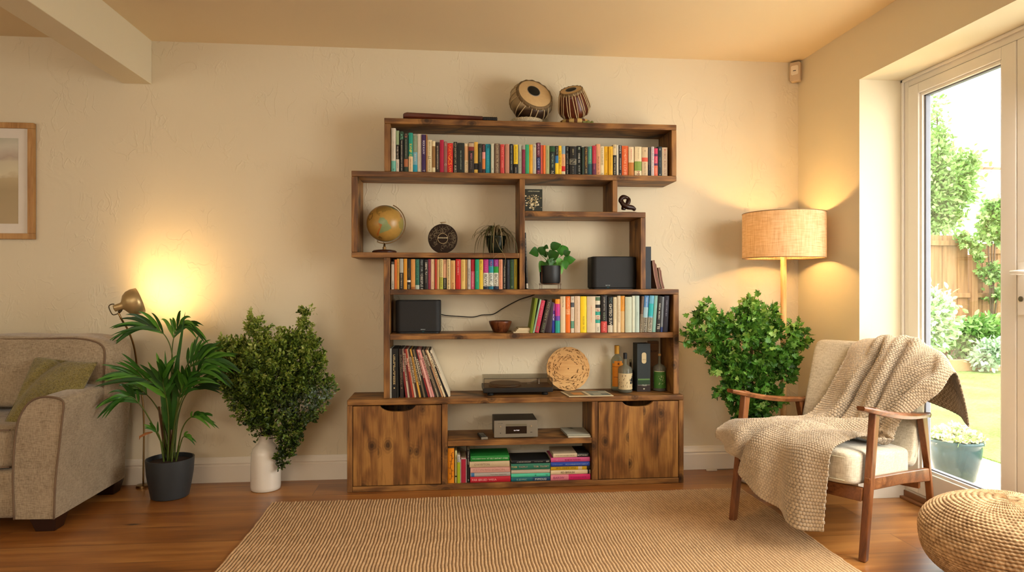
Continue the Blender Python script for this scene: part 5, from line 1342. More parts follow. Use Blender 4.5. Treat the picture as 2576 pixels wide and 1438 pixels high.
for (u, v, r, mm_) in ((.145, .66, .0036, 'silver'), (.85, .66, .0045, 'silver')):
    m = MB(); p = f(u, v); m.tube([(p[0], y0, p[1]), (p[0], y0 - .003, p[1])], r, 16); fin('button', m, plain('silver_button', '#c4bda8', .25, .8), t, auto=True)
m = MB(); p = f(.145, .27); m.box(p[0] - .003, p[0] + .003, y0 - .0006, y0, p[1] - .0014, p[1] + .0014); p = f(.85, .29); m.box(p[0] - .006, p[0] + .006, y0 - .0006, y0, p[1] - .0012, p[1] + .0012); fin('socket', m, M['black_plastic'], t)
for fx in (x0 + .03, x1 - .03):
    for fy in (y0 + .03, y0 + .16):
        m = MB(); m.tube([(fx, fy, ZM + .0006), (fx, fy, ZM + .008)], .01, 14); fin('foot', m, M['black_plastic'], t)
# remote
t = thing('remote_control', 'slim black remote control with silver end beside the receiver', 'remote', (X_(1214, 3.5), 3.52, ZM), rot=(0, 0, R(8)))
m = MB(); m.rbox(-.018, .018, -.052, .06, .0008, .0125, .006, axis='z'); fin('handset', m, M['black_plastic'], t, local=True, bev=.002)
m = MB(); m.rbox(-.0185, .0185, -.06, -.0525, .0006, .013, .003, axis='z'); fin('silver_end', m, M['metal_grey'], t, local=True, bev=.0015)
m = MB()
for i in range(7):
    for j in range(3): m.box(-.011 + j * .0085, -.0055 + j * .0085, -.036 + i * .0125, -.031 + i * .0125, .0125, .0138, lin('#8f897c') if i > 3 else lin('#4a463e'))
fin('buttons', m, M['paint'], t, local=True)
# booklets
q2 = [onz(1411, 1082, ZM), onz(1470, 1082, ZM), onz(1487, 1100, ZM), onz(1430, 1101.5, ZM)]
q2 = [Vector((p.x, max(p.y, YC + .01), 0)) for p in q2]; sh = Vector((0, .005, 0)); q2 = [Vector((min(p.x, qx0 - .004), p.y, 0)) for p in q2]
o = flat_poly('booklet', q2, ZM + .0008, ZM + .0095, M['paper'], None, lin('#b9b09a')); tag(o, 'lower of two pale booklets lying near the right door', 'booklet', 'two booklets beside the receiver')
m = MB(); P = [p + sh for p in q2]; m.prism([(p.x - .004, p.y) for p in P], ZM + .0102, ZM + .0118, 'z', lin('#55604c')); m.prism([(p.x - .004, p.y) for p in P], ZM + .0119, ZM + .0165, 'z', lin('#a9a898')); m.add([(P[0].x + .03, P[0].y - .01, ZM + .0168), (P[0].x + .06, P[0].y - .01, ZM + .0168), (P[0].x + .068, P[0].y - .045, ZM + .0168), (P[0].x + .05, P[0].y - .045, ZM + .0168)], [(0, 1, 2, 3)], lin('#5c6258'))
tag(fin('booklet', m, M['paper']), 'upper grey-green booklet of the two near the right door', 'booklet', 'two booklets beside the receiver')
# ================================================================= SOFA
M['sofa'] = fabric('sofa_weave', '#786852', '#a8967c', 330)
M['sofa_piping'] = plain('sofa_piping', '#6e5843', .9)
M['dark_foot'] = plain('dark_wood_foot', '#2a130a', .4)
def superbox(m, c, s, e=.28, nu=40, nv=24, col=(1, 1, 1), fn=None):
    """rounded cushion block; e -> squareness"""
    vs = []
    sg = lambda v, p: math.copysign(abs(v) ** p, v)
    for j in range(nv + 1):
        la = PI * (j / nv - .5)
        for i in range(nu):
            lo = 2 * PI * i / nu
            p = Vector((c[0] + s[0] * sg(math.cos(la), e) * sg(math.cos(lo), e), c[1] + s[1] * sg(math.cos(la), e) * sg(math.sin(lo), e), c[2] + s[2] * sg(math.sin(la), e)))
            vs.append(fn(p) if fn else p)
    m.add(vs, [(j * nu + i, j * nu + (i + 1) % nu, (j + 1) * nu + (i + 1) % nu, (j + 1) * nu + i) for j in range(nv) for i in range(nu)], col)
SX0 = -3.45
ys0, ys1 = 3.0, 3.62
sofa = thing('sofa', 'beige woven fabric sofa with curved arms, cut by the left edge', 'sofa', (-2.5, 3.3, 0))
outl = [(36,1306),(33,1200),(36,1130),(43,1070),(56,1035),(76,1010),(105,998),(136,999),(156,1006),(161,1020),(158,1045),(150,1116),(140,1207),(136,1305)]
pr2 = [(at(a, b, ys0).x, at(a, b, ys0).z) for a, b in outl]
cl = bez([(p[0], 0, p[1]) for p in pr2], 60); prs = [(p.x, p.z) for p in cl]
def arm(mirror=False):
    P = prs if not mirror else [(SX0 * 1 - (p[0] - pr2[0][0]) - .0 + 0, p[1]) for p in prs]
    if mirror: P = [(SX0 + (pr2[-1][0] - p[0]), p[1]) for p in prs][::-1]
    m = MB(); n = len(P)
    # extrude with a soft rear and slight rise
    ysx = [ys0, ys0 + .006, ys0 + .3, ys1 - .03, ys1]
    vs = []
    cxm = sum(p[0] for p in P) / n
    for k, y in enumerate(ysx):
        sc = (.985, 1, 1, 1, .95)[k]
        for p in P: vs.append((cxm + (p[0] - cxm) * sc, y, .062 + (p[1] - .062) * (sc if k == 4 else 1) + (.012 * (y - ys0) / .6 if p[1] > .4 else 0)))
    m.add(vs, [(k * n + i, k * n + (i + 1) % n, (k + 1) * n + (i + 1) % n, (k + 1) * n + i) for k in range(4) for i in range(n)] + [tuple(range(n)), tuple(reversed(range(4 * n, 5 * n)))])
    o = fin('armrest', m, M['sofa'], sofa, auto=True)
    m = MB(); m.tube([(p[0], ys0 - .001, p[1]) for p in P], .0045, 6); fin('piping', m, M['sofa_piping'], o, smooth=True)
arm(); arm(True)
xin = pr2[1][0]; xo = pr2[-1][0]
m = MB(); m.rbox(SX0 + .1, xin + .01, 3.015, 3.6, .065, .275, .02, axis='x'); fin('seat_base', m, M['sofa'], sofa, auto=True)
xm = (SX0 + .2 + xin) / 2
for (a, b) in ((xm + .002, xin - .002), (SX0 + .2, xm - .002)):
    m = MB(); superbox(m, ((a + b) / 2, 3.24, .372), ((b - a) / 2, .235, .098), .22); o = fin('seat_cushion', m, M['sofa'], sofa, smooth=True)
    m = MB(); m.tube([(a + .02, 3.006, .452), (b - .015, 3.006, .452)], .004, 6); m.tube([(a + .02, 3.006, .292), (b - .015, 3.006, .292)], .004, 6); fin('piping', m, M['sofa_piping'], o, smooth=True)
m = MB(); m.rbox(SX0 + .1, xo - .06, 3.5, 3.625, .1, .70, .03, axis='x'); fin('back_frame', m, M['sofa'], sofa, auto=True)
xr_ = at(313, 900, 3.47).x
for (a, b, k) in ((xm - .1, xr_, 1), (SX0 + .02, xm - .104, 0)):
    def fn(p, a=a, b=b):
        u = (p.x - a) / (b - a); p.z += .012 * math.sin(PI * u) * (1 if p.z > .6 else 0) + .004 * math.sin(u * 17); p.y += .12 * (p.z - .6) ; return p
    m = MB(); superbox(m, ((a + b) / 2, 3.445, .655), ((b - a) / 2, .125, .165), .26, 64, 28, fn=fn); o = fin('back_cushion', m, M['sofa'], sofa, smooth=True)
    m = MB(); P = []; sg = lambda v, p: math.copysign(abs(v) ** p, v)
    for q in range(61):
        ph_ = R(-35 + 200 * q / 60); p = fn(Vector(((a + b) / 2 + (b - a) / 2 * .935 * sg(math.cos(ph_), .26), 3.445 - .125 * .9, .655 + .165 * .935 * sg(math.sin(ph_), .26)))); P.append(p)
    m.tube(P, .0045, 6); fin('piping', m, M['sofa_piping'], o, smooth=True)
for (x, y) in ((xo - .055, 3.07), (xo - .055, 3.57), (SX0 + .07, 3.07), (SX0 + .07, 3.57)):
    m = MB(); w = .052
    m.add([(x - w * .75, y - w * .75, .0008), (x + w * .75, y - w * .75, .0008), (x + w * .75, y + w * .6, .0008), (x - w * .75, y + w * .6, .0008), (x - w * 1.15, y - w, .064), (x + w, y - w, .064), (x + w, y + w, .064), (x - w, y + w, .064)],
          [(3, 2, 1, 0), (4, 5, 6, 7), (0, 1, 5, 4), (1, 2, 6, 5), (2, 3, 7, 6), (3, 0, 4, 7)]); fin('foot', m, M['dark_foot'], sofa, bev=.002)
# scatter cushion
n = NT('olive_boucle'); v = n.coord(); w1 = n.noise(v, 95, 3, .6, 2.0); nz = n.noise(v, 8, 2)
n.bsdf(n.ramp(n.math('ADD', n.math('MULTIPLY', w1, .8), n.math('MULTIPLY', nz, .2)), [(.36, lin('#5e5228')), (.62, lin('#8f8148'))]), .95, 0, n.bump(w1, .9, .006), .1, Sheen_Weight=.3)
C00, C10, C01, C11 = at(88, 893, 3.36), at(246, 911, 3.30), at(8, 1066, 3.10), at(165, 1085, 3.09)
nrm = (C10 - C00).cross(C01 - C00).normalized()
if nrm.y > 0: nrm = -nrm
m = MB(); N = 30; vs = []
for sgn in (1, -1):
    for j in range(N + 1):
        for i in range(N + 1):
            u, v_ = i / N, j / N
            uu = u + .05 * math.sin(PI * v_) * (.5 - u) * 2 * .6; vv = v_ + .05 * math.sin(PI * u) * (.5 - v_) * 2 * .6
            p = C00 * (1 - uu) * (1 - vv) + C10 * uu * (1 - vv) + C01 * (1 - uu) * vv + C11 * uu * vv
            th = .052 * (math.sin(PI * u) * math.sin(PI * v_)) ** .45
            dv = abs((u - .42) * .8 + (v_) * .42 - .02); crease = math.exp(-(dv / .07) ** 2) * (1 - v_) * .03
            vs.append(p + nrm * (sgn * th - (crease if sgn > 0 else 0)))
o_ = (N + 1) ** 2
fs = [(s * o_ + j * (N + 1) + i, s * o_ + j * (N + 1) + i + 1, s * o_ + (j + 1) * (N + 1) + i + 1, s * o_ + (j + 1) * (N + 1) + i) for s in (0, 1) for j in range(N) for i in range(N)]
m.add(vs, fs)
o = fin('scatter_cushion', m, n.m, smooth=True); tag(o, 'olive green textured cushion leaning on the beige sofa', 'cushion')

# ================================================================= READING LAMP
yk = 3.41
yoke = at(298, 786, yk)
t = thing('reading_lamp', 'brass reading floor lamp behind the sofa, shining on wall', 'lamp', (-1.645, 3.655, 0))
foot = Vector((-1.632, 3.655, 0))
m = MB(); m.lathe([(.034, .0008), (.034, .012), (.008, .016), (0, .017)], 28, M=Matrix.Translation(foot)); fin('base', m, M['brass'], t, auto=True)
pth = [foot + Vector((0, 0, .01)), foot + Vector((0, .004, .4)), at(347, 940, 3.655), at(338, 876, 3.60), at(323, 832, 3.50), at(306, 803, 3.42), yoke]
m = MB(); m.tube(bez(pth, 40), .0048, 10); fin('stem', m, M['brass'], t, smooth=True)
aim = at(425, 690, D)
opn = at(353, 754, 3.46)
d = (opn - at(286, 776, 3.40)).normalized()
hm = axis_matrix(at(286, 776, 3.40), d, Vector((0, 0, 1)))
L = (opn - at(286, 776, 3.40)).length
m = MB(); rs = .066
prf = [(0, -.002), (.012, 0), (.017, .002), (.0175, L * .28), (.022, L * .33), (rs * .72, L * .45), (rs * .93, L * .6), (rs, L * .78), (rs * .97, L), (rs * .94, L), (rs * .9, L * .6), (rs * .65, L * .46), (.012, L * .4), (0, L * .39)]
m.lathe(prf, 36, M=hm); fin('lamp_shade', m, plain('brushed_brass', '#b39a6c', .38, .6), t, smooth=True)
m = MB(); P = [hm @ Vector(p) for p in ((-.012, .0, L * .3), (-.026, 0, L * .18), (-.03, 0, -.006), (-.02, 0, -.016), (.016, 0, -.016), (.024, 0, -.002), (.02, 0, .01))]
m.tube(bez(P, 24), .0026, 8); m.tube([yoke, hm @ Vector((-.018, 0, L * .22))], .006, 10); fin('handle_loop', m, plain('dark_brass', '#4a3c28', .35, .9), t, smooth=True)
bulb = hm @ Vector((0, 0, L * .74))
m = MB(); m.lathe([(0, -.02), (.012, -.018), (.016, 0), (.012, .014), (0, .019)], 18, M=hm @ Matrix.Translation((0, 0, L * .68)))
n = NT('bulb_glow'); em = n.n('ShaderNodeEmission', {0: (1, .72, .38, 1), 1: 8.0}); n.t.links.new(em.outputs[0], n.out.inputs[0]); M['bulb'] = n.m
fin('bulb', m, n.m, t, smooth=True)
def lamp(kind, name, loc, power, color, size=.05, rot=None, **kw):
    l = bpy.data.lights.new(name, kind); l.energy = power; l.color = color
    if kind in ('POINT', 'SPOT'): l.shadow_soft_size = size
    if kind == 'AREA': l.shape = 'RECTANGLE'; l.size, l.size_y = size
    for k, v in kw.items(): setattr(l, k, v)
    o = bpy.data.objects.new(name, l); COL.objects.link(o); o.location = loc
    if rot is not None: o.rotation_euler = rot
    return o
def look(o, tgt): o.rotation_euler = (Vector(tgt) - Vector(o.location)).to_track_quat('-Z', 'Y').to_euler()
sp = lamp('SPOT', 'reading_spot', hm @ Vector((0, 0, L * .97)), 11.5, (1, .60, .22), .03, spot_size=R(150), spot_blend=1.0); look(sp, aim)

# ================================================================= LEAF SCATTER
def frames(dirs, rg):
    d = dirs / np.linalg.norm(dirs, axis=1, keepdims=True)
    r = rg.normal(size=d.shape); s = np.cross(d, r); s /= np.linalg.norm(s, axis=1, keepdims=True)
    return d, s, np.cross(s, d)
def scatter(name, TV, TF, pos, dirs, sizes, cols, mat, parent, rg, nbias=None):
    """TV: (k,3) template with length along +x"""
    d, s, nn = frames(dirs, rg)
    if nbias is not None:
        s = np.cross(d, nbias); s /= np.linalg.norm(s, axis=1, keepdims=True) + 1e-9; nn = np.cross(s, d)
    TV = np.array(TV); k = len(TV)
    V = pos[:, None, :] + sizes[:, None, None] * (TV[None, :, 0:1] * d[:, None] + TV[None, :, 1:2] * s[:, None] + TV[None, :, 2:3] * nn[:, None])
    V = V.reshape(-1, 3)
    V[:, 1] = np.minimum(V[:, 1], D - .006); V[:, 2] = np.maximum(V[:, 2], .01)
    N = len(pos); nf = len(TF); fs = [tuple(i + q * k for i in f) for q in range(N) for f in TF]
    m = MB(); m.v = V.tolist(); m.f = fs; m.c = [tuple(c) for c in np.repeat(cols, nf, axis=0)]; m.m = [0] * len(fs)
    return fin(name, m, mat, parent, smooth=False)
OVAL = ([(0, 0, 0), (.35, .26, .06), (.35, -.26, .06), (.75, .2, .05), (.75, -.2, .05), (1, 0, -.03), (.5, 0, -.02)], [(0, 6, 1), (0, 2, 6), (1, 6, 5, 3), (2, 4, 5, 6)])
IVY = ([(0, 0, 0), (-.08, .28, .03), (.2, .5, .05), (.32, .26, .03), (.62, .42, .04), (.62, .18, .02), (1, 0, -.04), (.62, -.18, .02), (.62, -.42, .04), (.32, -.26, .03), (.2, -.5, .05), (-.08, -.28, .03), (.45, 0, -.04)],
       [(0, 12, 3, 2, 1), (12, 5, 4, 3), (12, 6, 5), (0, 11, 10, 9, 12), (12, 9, 8, 7), (12, 7, 6)])
def blobs_to_world(bl, y, ysc=.85, fwd=0.0):
    out = []
    for b in bl:
        yy = y + (b[3] if len(b) > 3 else 0); p = at(b[0], b[1], yy); k = (at(b[0] + 1, b[1], yy).x - p.x) * b[2]
        out.append((np.array(p), k))
    return out
def foliage(bl, count, rg, ysc, per, spr, outk=1.0):
    """sprig centres over the blob shells; returns pos, dir"""
    W = np.array([k ** 2 for _, k in bl]); W /= W.sum(); P = []; Dd = []; T = []
    for _ in range(count):
        c, k = bl[rg.choice(len(bl), p=W)]; d = rg.normal(size=3); d[1] = d[1] if rg.random() < .3 else -abs(d[1]); d /= np.linalg.norm(d)
        rr = k * (.98 - .5 * rg.random() ** 1.6); p = c + d * rr * np.array([1, ysc, 1]); sh = rg.normal() * .22; L = spr * rg.uniform(1.2, 3.0)
        up = d * .55 + np.array([0, 0, .75]) + rg.normal(size=3) * .35; up /= np.linalg.norm(up)
        for q in range(per):
            s = q / max(1, per - 1); w = spr * .42 * (1.1 - s)
            P.append(p + up * L * (s - .5) + rg.normal(size=3) * w); Dd.append(up * .5 + d * .4 * outk + rg.normal(size=3) * .65); T.append(sh + .35 * (s - .4) + rg.normal() * .1)
    return np.array(P), np.array(Dd), np.array(T)
def branches(name, t, base, bl, rg, col, r0=.004, n_=1):
    m = MB()
    for c, k in bl:
        for _ in range(n_):
            e_ = Vector(c) + Vector(rg.normal(size=3)) * k * .3; s = Vector(base) + Vector((rg.normal() * .01, rg.normal() * .01, 0))
            e_.y = min(e_.y, D - .02)
            mid = Vector((s.x * .7 + e_.x * .3, s.y * .7 + e_.y * .3, s.z * .4 + e_.z * .6))
            m.tube(bez([s, mid, e_], 8), [r0 * (1 - .08 * i) for i in range(9)], 5, lin(col))
    fin(name, m, M['leaf'], t, smooth=True)
nrg = np.random.default_rng(5)

# ---------- white vase with bushy greenery
vy = 3.56; vb = onz(668, 1231, 0); vx = X_(668.5, vy); vr = .0765
t = thing('white_vase_greenery', 'tall white ceramic vase holding a big bushy green arrangement', 'plant', (vx, vy, 0))
zv = Z_(668, 1093, vy)
m = MB(); m.lathe([(vr * .93, .0008), (vr * .98, .004), (vr, .02), (vr * .985, .13), (vr * .95, .19), (vr * .86, .215), (vr * .66, .232), (vr * .5, .243), (vr * .46, .252), (vr * .47, zv - .004), (vr * .5, zv), (vr * .42, zv), (vr * .38, .24), (0, .2)], 44, M=Matrix.Translation((vx, vy, 0)))
fin('vase', m, plain('white_glazed_ceramic', '#d9d0c2', .18, var=.01), t, smooth=True)
bl = [(690,935,100),(690,950,80),(625,905,58),(585,885,36),(563,868,16),(600,950,50),(640,1005,62),(760,920,62),(790,965,52),(820,985,24),(765,1015,52),(690,1042,48),(660,1065,35),(622,1028,24),(650,835,30),(640,810,20),(632,795,12),(775,870,40),(768,835,30),(773,805,18),(770,780,11),(782,775,9),(700,868,40),(740,860,30),(735,1085,38),(722,1120,26),(712,1145,16),(708,1160,10),(600,1000,30)]
bw = blobs_to_world(bl, 3.50)
P, Dd, T = foliage(bw, 1500, nrg, .8, 18, .022)
# leaf colour: dark inside/below, olive and lime on top, pale blue-grey highlights painted in at the lower right
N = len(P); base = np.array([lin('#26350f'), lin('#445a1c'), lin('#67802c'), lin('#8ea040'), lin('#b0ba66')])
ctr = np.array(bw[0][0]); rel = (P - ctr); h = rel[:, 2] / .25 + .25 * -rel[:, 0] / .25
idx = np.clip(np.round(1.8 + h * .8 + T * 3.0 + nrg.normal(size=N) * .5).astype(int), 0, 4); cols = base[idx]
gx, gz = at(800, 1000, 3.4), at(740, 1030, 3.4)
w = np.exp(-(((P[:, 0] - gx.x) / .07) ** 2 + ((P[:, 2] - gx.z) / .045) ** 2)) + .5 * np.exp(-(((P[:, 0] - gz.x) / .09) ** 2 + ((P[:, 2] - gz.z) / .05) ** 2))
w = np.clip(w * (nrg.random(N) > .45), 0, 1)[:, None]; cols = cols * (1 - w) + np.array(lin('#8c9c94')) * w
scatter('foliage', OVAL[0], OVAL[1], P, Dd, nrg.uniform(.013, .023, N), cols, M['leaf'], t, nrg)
branches('stems', t, (vx, vy, zv - .03), bw, nrg, '#3a2c18')

# ---------- ivy-like plant in white pot
pyv = 3.43; pxv = 1.652
t = thing('ivy_plant', 'leafy green ivy plant in white pot between bookcase and armchair', 'plant', (pxv, pyv, 0))
m = MB(); r = .086; m.lathe([(r * .62, .0008), (r * .8, .006), (r * .94, .025), (r, .06), (r * 1.02, .28), (r * .97, .285), (r * .93, .27), (0, .26)], 40, M=Matrix.Translation((pxv, pyv, 0))); fin('pot', m, plain('white_pot', '#ded4c4', .3, var=.01), t, smooth=True)
bl = [(1772,800,30),(1765,785,18),(1742,838,16),(1727,842,8),(1755,852,26),(1800,850,45),(1815,815,30),(1880,800,38),(1887,775,22),(1893,762,9),(1935,790,20),(1948,800,16),(1880,880,72),(1955,860,45),(1990,850,26),(2008,832,14),(2022,856,9),(2005,870,18),(1960,920,48),(1835,920,48),(1805,905,24),(1880,975,58),(1830,985,26),(1900,1030,36),(1862,1045,20),(1845,1050,10),(1935,990,36),(1905,1060,20),(1885,830,40)]
bw = blobs_to_world(bl, 3.42)
P, Dd, T = foliage(bw, 620, nrg, .62, 6, .032)
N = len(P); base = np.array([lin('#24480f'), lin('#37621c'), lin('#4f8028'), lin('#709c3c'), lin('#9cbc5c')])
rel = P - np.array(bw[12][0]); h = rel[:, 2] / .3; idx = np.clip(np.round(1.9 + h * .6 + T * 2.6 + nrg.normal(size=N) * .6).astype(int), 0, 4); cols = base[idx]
keep = (P[:, 1] < D - .02); P, Dd, cols = P[keep], Dd[keep], cols[keep]; N = len(P)
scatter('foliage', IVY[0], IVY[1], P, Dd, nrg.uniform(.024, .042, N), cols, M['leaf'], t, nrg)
branches('stems', t, (pxv, pyv, .26), bw, nrg, '#4a4a20')

# ---------- kentia palm
kp = Vector((X_(428, 3.48), 3.48, 0)); r = .113
t = thing('potted_palm', 'green palm plant in dark grey pot next to the sofa', 'plant', (kp.x, kp.y, 0))
m = MB(); m.lathe([(r * .74, .0008), (r * .78, .004), (r * .86, .05), (r * .96, .12), (r, .185), (r * 1.0, .197), (r * .95, .197), (r * .93, .175), (0, .17)], 48, M=Matrix.Translation(kp)); fin('pot', m, plain('anthracite_pot', '#2f3234', .5), t, auto=True)
m = MB(); m.lathe([(r * .93, .176), (r * .5, .182), (0, .186)], 24, M=Matrix.Translation(kp), cap=False); fin('soil', m, M['soil'], t, smooth=True)
ml, mst = MB(), MB(); rg = random.Random(21)
greens = ['#244a16', '#2e5c1a', '#3b7020', '#4a8228', '#33641c', '#5a902e']
def frond(path, ys, t0, nl, length, wid=.02, droop=.5, lr=1.0, cset=greens):
    nl = int(nl * 1.6); length *= 1.28; droop *= .75; wid *= .9
    P = [at(a, b, y) if not isinstance(a, Vector) else a for (a, b), y in zip(path, ys)]
    P[0] = Vector((kp.x + (P[0].x - kp.x), kp.y + rg.uniform(-.03, .03), .18))
    C = bez(P, 40); mst.tube(C, [.0045 * (1 - .7 * i / 40) for i in range(41)], 6, lin('#5a6a2c'))
    for q in range(nl):
        u = t0 + (1 - t0) * (q / max(1, nl - 1)) ** .9; k = min(39, int(u * 40)); p = C[k]; dr = (C[min(40, k + 1)] - C[max(0, k - 1)]).normalized()
        for sgn in (1, -1):
            side = dr.cross(Vector((rg.uniform(-.2, .2), 1, .15))).normalized() * sgn
            Lq = length * rg.uniform(.75, 1.1) * (1 - .35 * max(0, u - .7) / .3) * lr
            d0 = (dr * (.75 + .5 * u) + side * (.95 - .6 * u) + Vector((0, rg.uniform(-.45, .25), .1))).normalized()
            pts = []
            for s in range(9):
                v = s / 8; pt = p + d0 * Lq * v + Vector((0, 0, -droop * Lq * v * v)); pt.y = min(pt.y, D - .012); pts.append(pt)
            strap(ml, pts, wid * rg.uniform(.75, 1.15), lin(rg.choice(cset)), up=Vector((0, -1, .25)), fold=.22, base=.25)
frond([(425,1150),(432,1000),(434,900),(418,848),(385,822),(345,820)], [3.48,3.47,3.46,3.45,3.44,3.44], .66, 6, .17, droop=.55)
frond([(425,1150),(430,1010),(432,905),(436,855),(448,822),(470,815)], [3.48,3.5,3.5,3.5,3.5,3.48], .64, 6, .16, droop=.7)
frond([(430,1150),(448,1010),(474,930),(505,905),(545,900)], [3.48,3.45,3.42,3.4,3.38], .56, 7, .17, droop=.4)
frond([(422,1150),(424,1040),(408,980),(360,950),(322,938)], [3.48,3.45,3.4,3.36,3.33], .5, 7, .17, droop=.35)
frond([(420,1150),(395,1090),(362,1030),(332,998),(305,1000)], [3.48,3.42,3.36,3.33,3.3], .62, 5, .13, droop=.7)
frond([(440,1150),(458,1080),(482,1048),(512,1044)], [3.48,3.42,3.38,3.35], .66, 4, .10, droop=.5, wid=.017)
frond([(434,1150),(448,1050),(470,990),(512,962),(545,962)], [3.48,3.52,3.55,3.56,3.56], .55, 6, .15, droop=.5)
frond([(426,1150),(424,1060),(418,1000),(410,960),(415,930)], [3.48,3.43,3.39,3.36,3.34], .5, 5, .15, droop=.3, wid=.026)
frond([(436,1150),(440,1060),(452,1000),(462,968),(470,950)], [3.48,3.44,3.42,3.4,3.38], .5, 5, .14, droop=.45, wid=.026)
frond([(418,1150),(404,1110),(398,1090),(388,1078)], [3.48,3.43,3.41,3.40], .7, 2, .08, droop=.3, wid=.014)
frond([(446,1150),(456,1110),(462,1098),(470,1096)], [3.48,3.44,3.43,3.42], .7, 2, .06, droop=.7, wid=.016)
frond([(432,1150),(440,1060),(465,985),(500,935),(540,930)], [3.48,3.44,3.4,3.36,3.33], .55, 6, .15, droop=.6)
frond([(424,1150),(415,1070),(385,1010),(345,975),(315,975)], [3.48,3.5,3.52,3.53,3.53], .6, 5, .14, droop=.3)
frond([(438,1150),(446,1040),(462,940),(490,890),(520,878)], [3.48,3.5,3.52,3.54,3.54], .6, 6, .14, droop=.5)
strap(ml, bez([Vector((kp.x + .005, 3.47, .5)), at(448, 900, 3.47), at(466, 783, 3.46)], 12), .022, lin('#2c5e1a'), up=Vector((0, -1, 0)))
for (a, b) in (((428, 1080), (415, 880)), ((432, 1080), (452, 880)), ((424, 1090), (398, 900))):
    strap(ml, bez([at(a[0], a[1], 3.46), at((a[0] + b[0]) / 2, (a[1] + b[1]) / 2 + 5, 3.45), at(b[0], b[1], 3.46)], 10), .03, lin(rg.choice(greens)), up=Vector((0, -1, 0)))
for k in range(7):
    a = rg.uniform(-.03, .03); mst.tube(bez([Vector((kp.x + a, kp.y + rg.uniform(-.03, .03), .178)), Vector((kp.x + a * 1.2, kp.y, .3)), Vector((kp.x + a * 1.8, kp.y - .01, .46))], 8), [.007 - .0004 * i for i in range(9)], 7, lin(rg.choice(['#7a5a34', '#5a6a2c', '#6b4a2a'])))
strap(ml, [at(384, 1086, 3.42), at(368, 1090, 3.41), at(352, 1098, 3.4), at(350, 1106, 3.4)], .014, lin('#a0622c'), up=Vector((0, -1, 0)))
fin('leaves', ml, M['leaf'], t, smooth=True); fin('stems', mst, M['leaf'], t, smooth=True)

# ================================================================= FLOOR LAMP
ly = 3.42; lp = Vector((X_(1971, ly), ly, 0)); rs = (X_(2067, ly) - X_(1876.5, ly)) / 2 * .985
z0, z1 = Z_(1971, 649, ly), Z_(1971, 537, ly)
t = thing('floor_lamp', 'lit floor lamp with linen drum shade on wooden pole in corner', 'lamp', (lp.x, lp.y, 0))
m = MB(); m.lathe([(.072, .0008), (.072, .014), (.02, .02), (.016, .03)], 36, M=Matrix.Translation(lp)); fin('base', m, wood('oak_base', 0, '#8a6134', '#b88a54', '#cda26a', gs=30, knots=False), t, auto=True)
m = MB(); m.lathe([(.0155, .02), (.0155, z0 + .02), (.0, z0 + .021)], 24, M=Matrix.Translation(lp)); fin('pole', m, wood('oak_pole', 2, '#9a6c3a', '#c0915a', '#d2a870', gs=30, knots=False), t, smooth=True)
m = MB(); m.lathe([(.008, z0 + .02), (.018, z0 + .025), (.018, z0 + .07), (.012, z0 + .075)], 20, M=Matrix.Translation(lp)); fin('lamp_holder', m, M['brass'], t, auto=True)
m = MB(); m.lathe([(0, -.005), (.014, 0), (.028, .03), (.03, .045), (.02, .066), (0, .073)], 24, M=Matrix.Translation(lp + Vector((0, 0, z0 + .078)))); n = NT('shade_bulb_glow'); em = n.n('ShaderNodeEmission', {0: (1, .7, .36, 1), 1: 14}); n.t.links.new(em.outputs[0], n.out.inputs[0]); fin('bulb', m, n.m, t, smooth=True)
n = NT('linen_shade'); v1 = n.noise(n.coord('Object', (160, 160, 14)), 1, 3); v2 = n.noise(n.coord('Object', (14, 14, 190)), 1, 3); f_ = n.math('MULTIPLY', n.math('ADD', v1, v2), .5)
c_ = n.ramp(f_, [(.36, lin('#c09a70')), (.64, lin('#dcbc94'))]); p = n.bsdf(c_, .9, 0, n.bump(f_, .3, .002), .1)
tl = n.n('ShaderNodeBsdfTranslucent', {0: c_}); mx = n.n('ShaderNodeMixShader', {0: .17}); n.t.links.new(p.outputs[0], mx.inputs[1]); n.t.links.new(tl.outputs[0], mx.inputs[2]); n.t.links.new(mx.outputs[0], n.out.inputs[0])
m = MB(); m.lathe([(rs, z0), (rs, z1)], 72, M=Matrix.Translation(lp), cap=False); sh_ = fin('lamp_shade', m, n.m, t, smooth=True)
m = MB()
for z in (z0, z1): m.tube([(lp.x + rs * math.cos(2 * PI * k / 48), lp.y + rs * math.sin(2 * PI * k / 48), z) for k in range(49)], .0022, 6)
for k in range(3): a = 2 * PI * k / 3 + .5; m.tube([(lp.x + .018 * math.cos(a), lp.y + .018 * math.sin(a), z0 + .05), (lp.x + rs * math.cos(a), lp.y + rs * math.sin(a), z1 - .012)], .0015, 5)
fin('shade_ring', m, plain('shade_trim', '#8a6a44', .5), sh_, smooth=True)
lamp('POINT', 'floor_lamp_light', (lp.x, lp.y, z0 + .115), 46, (1, .57, .19), .035)

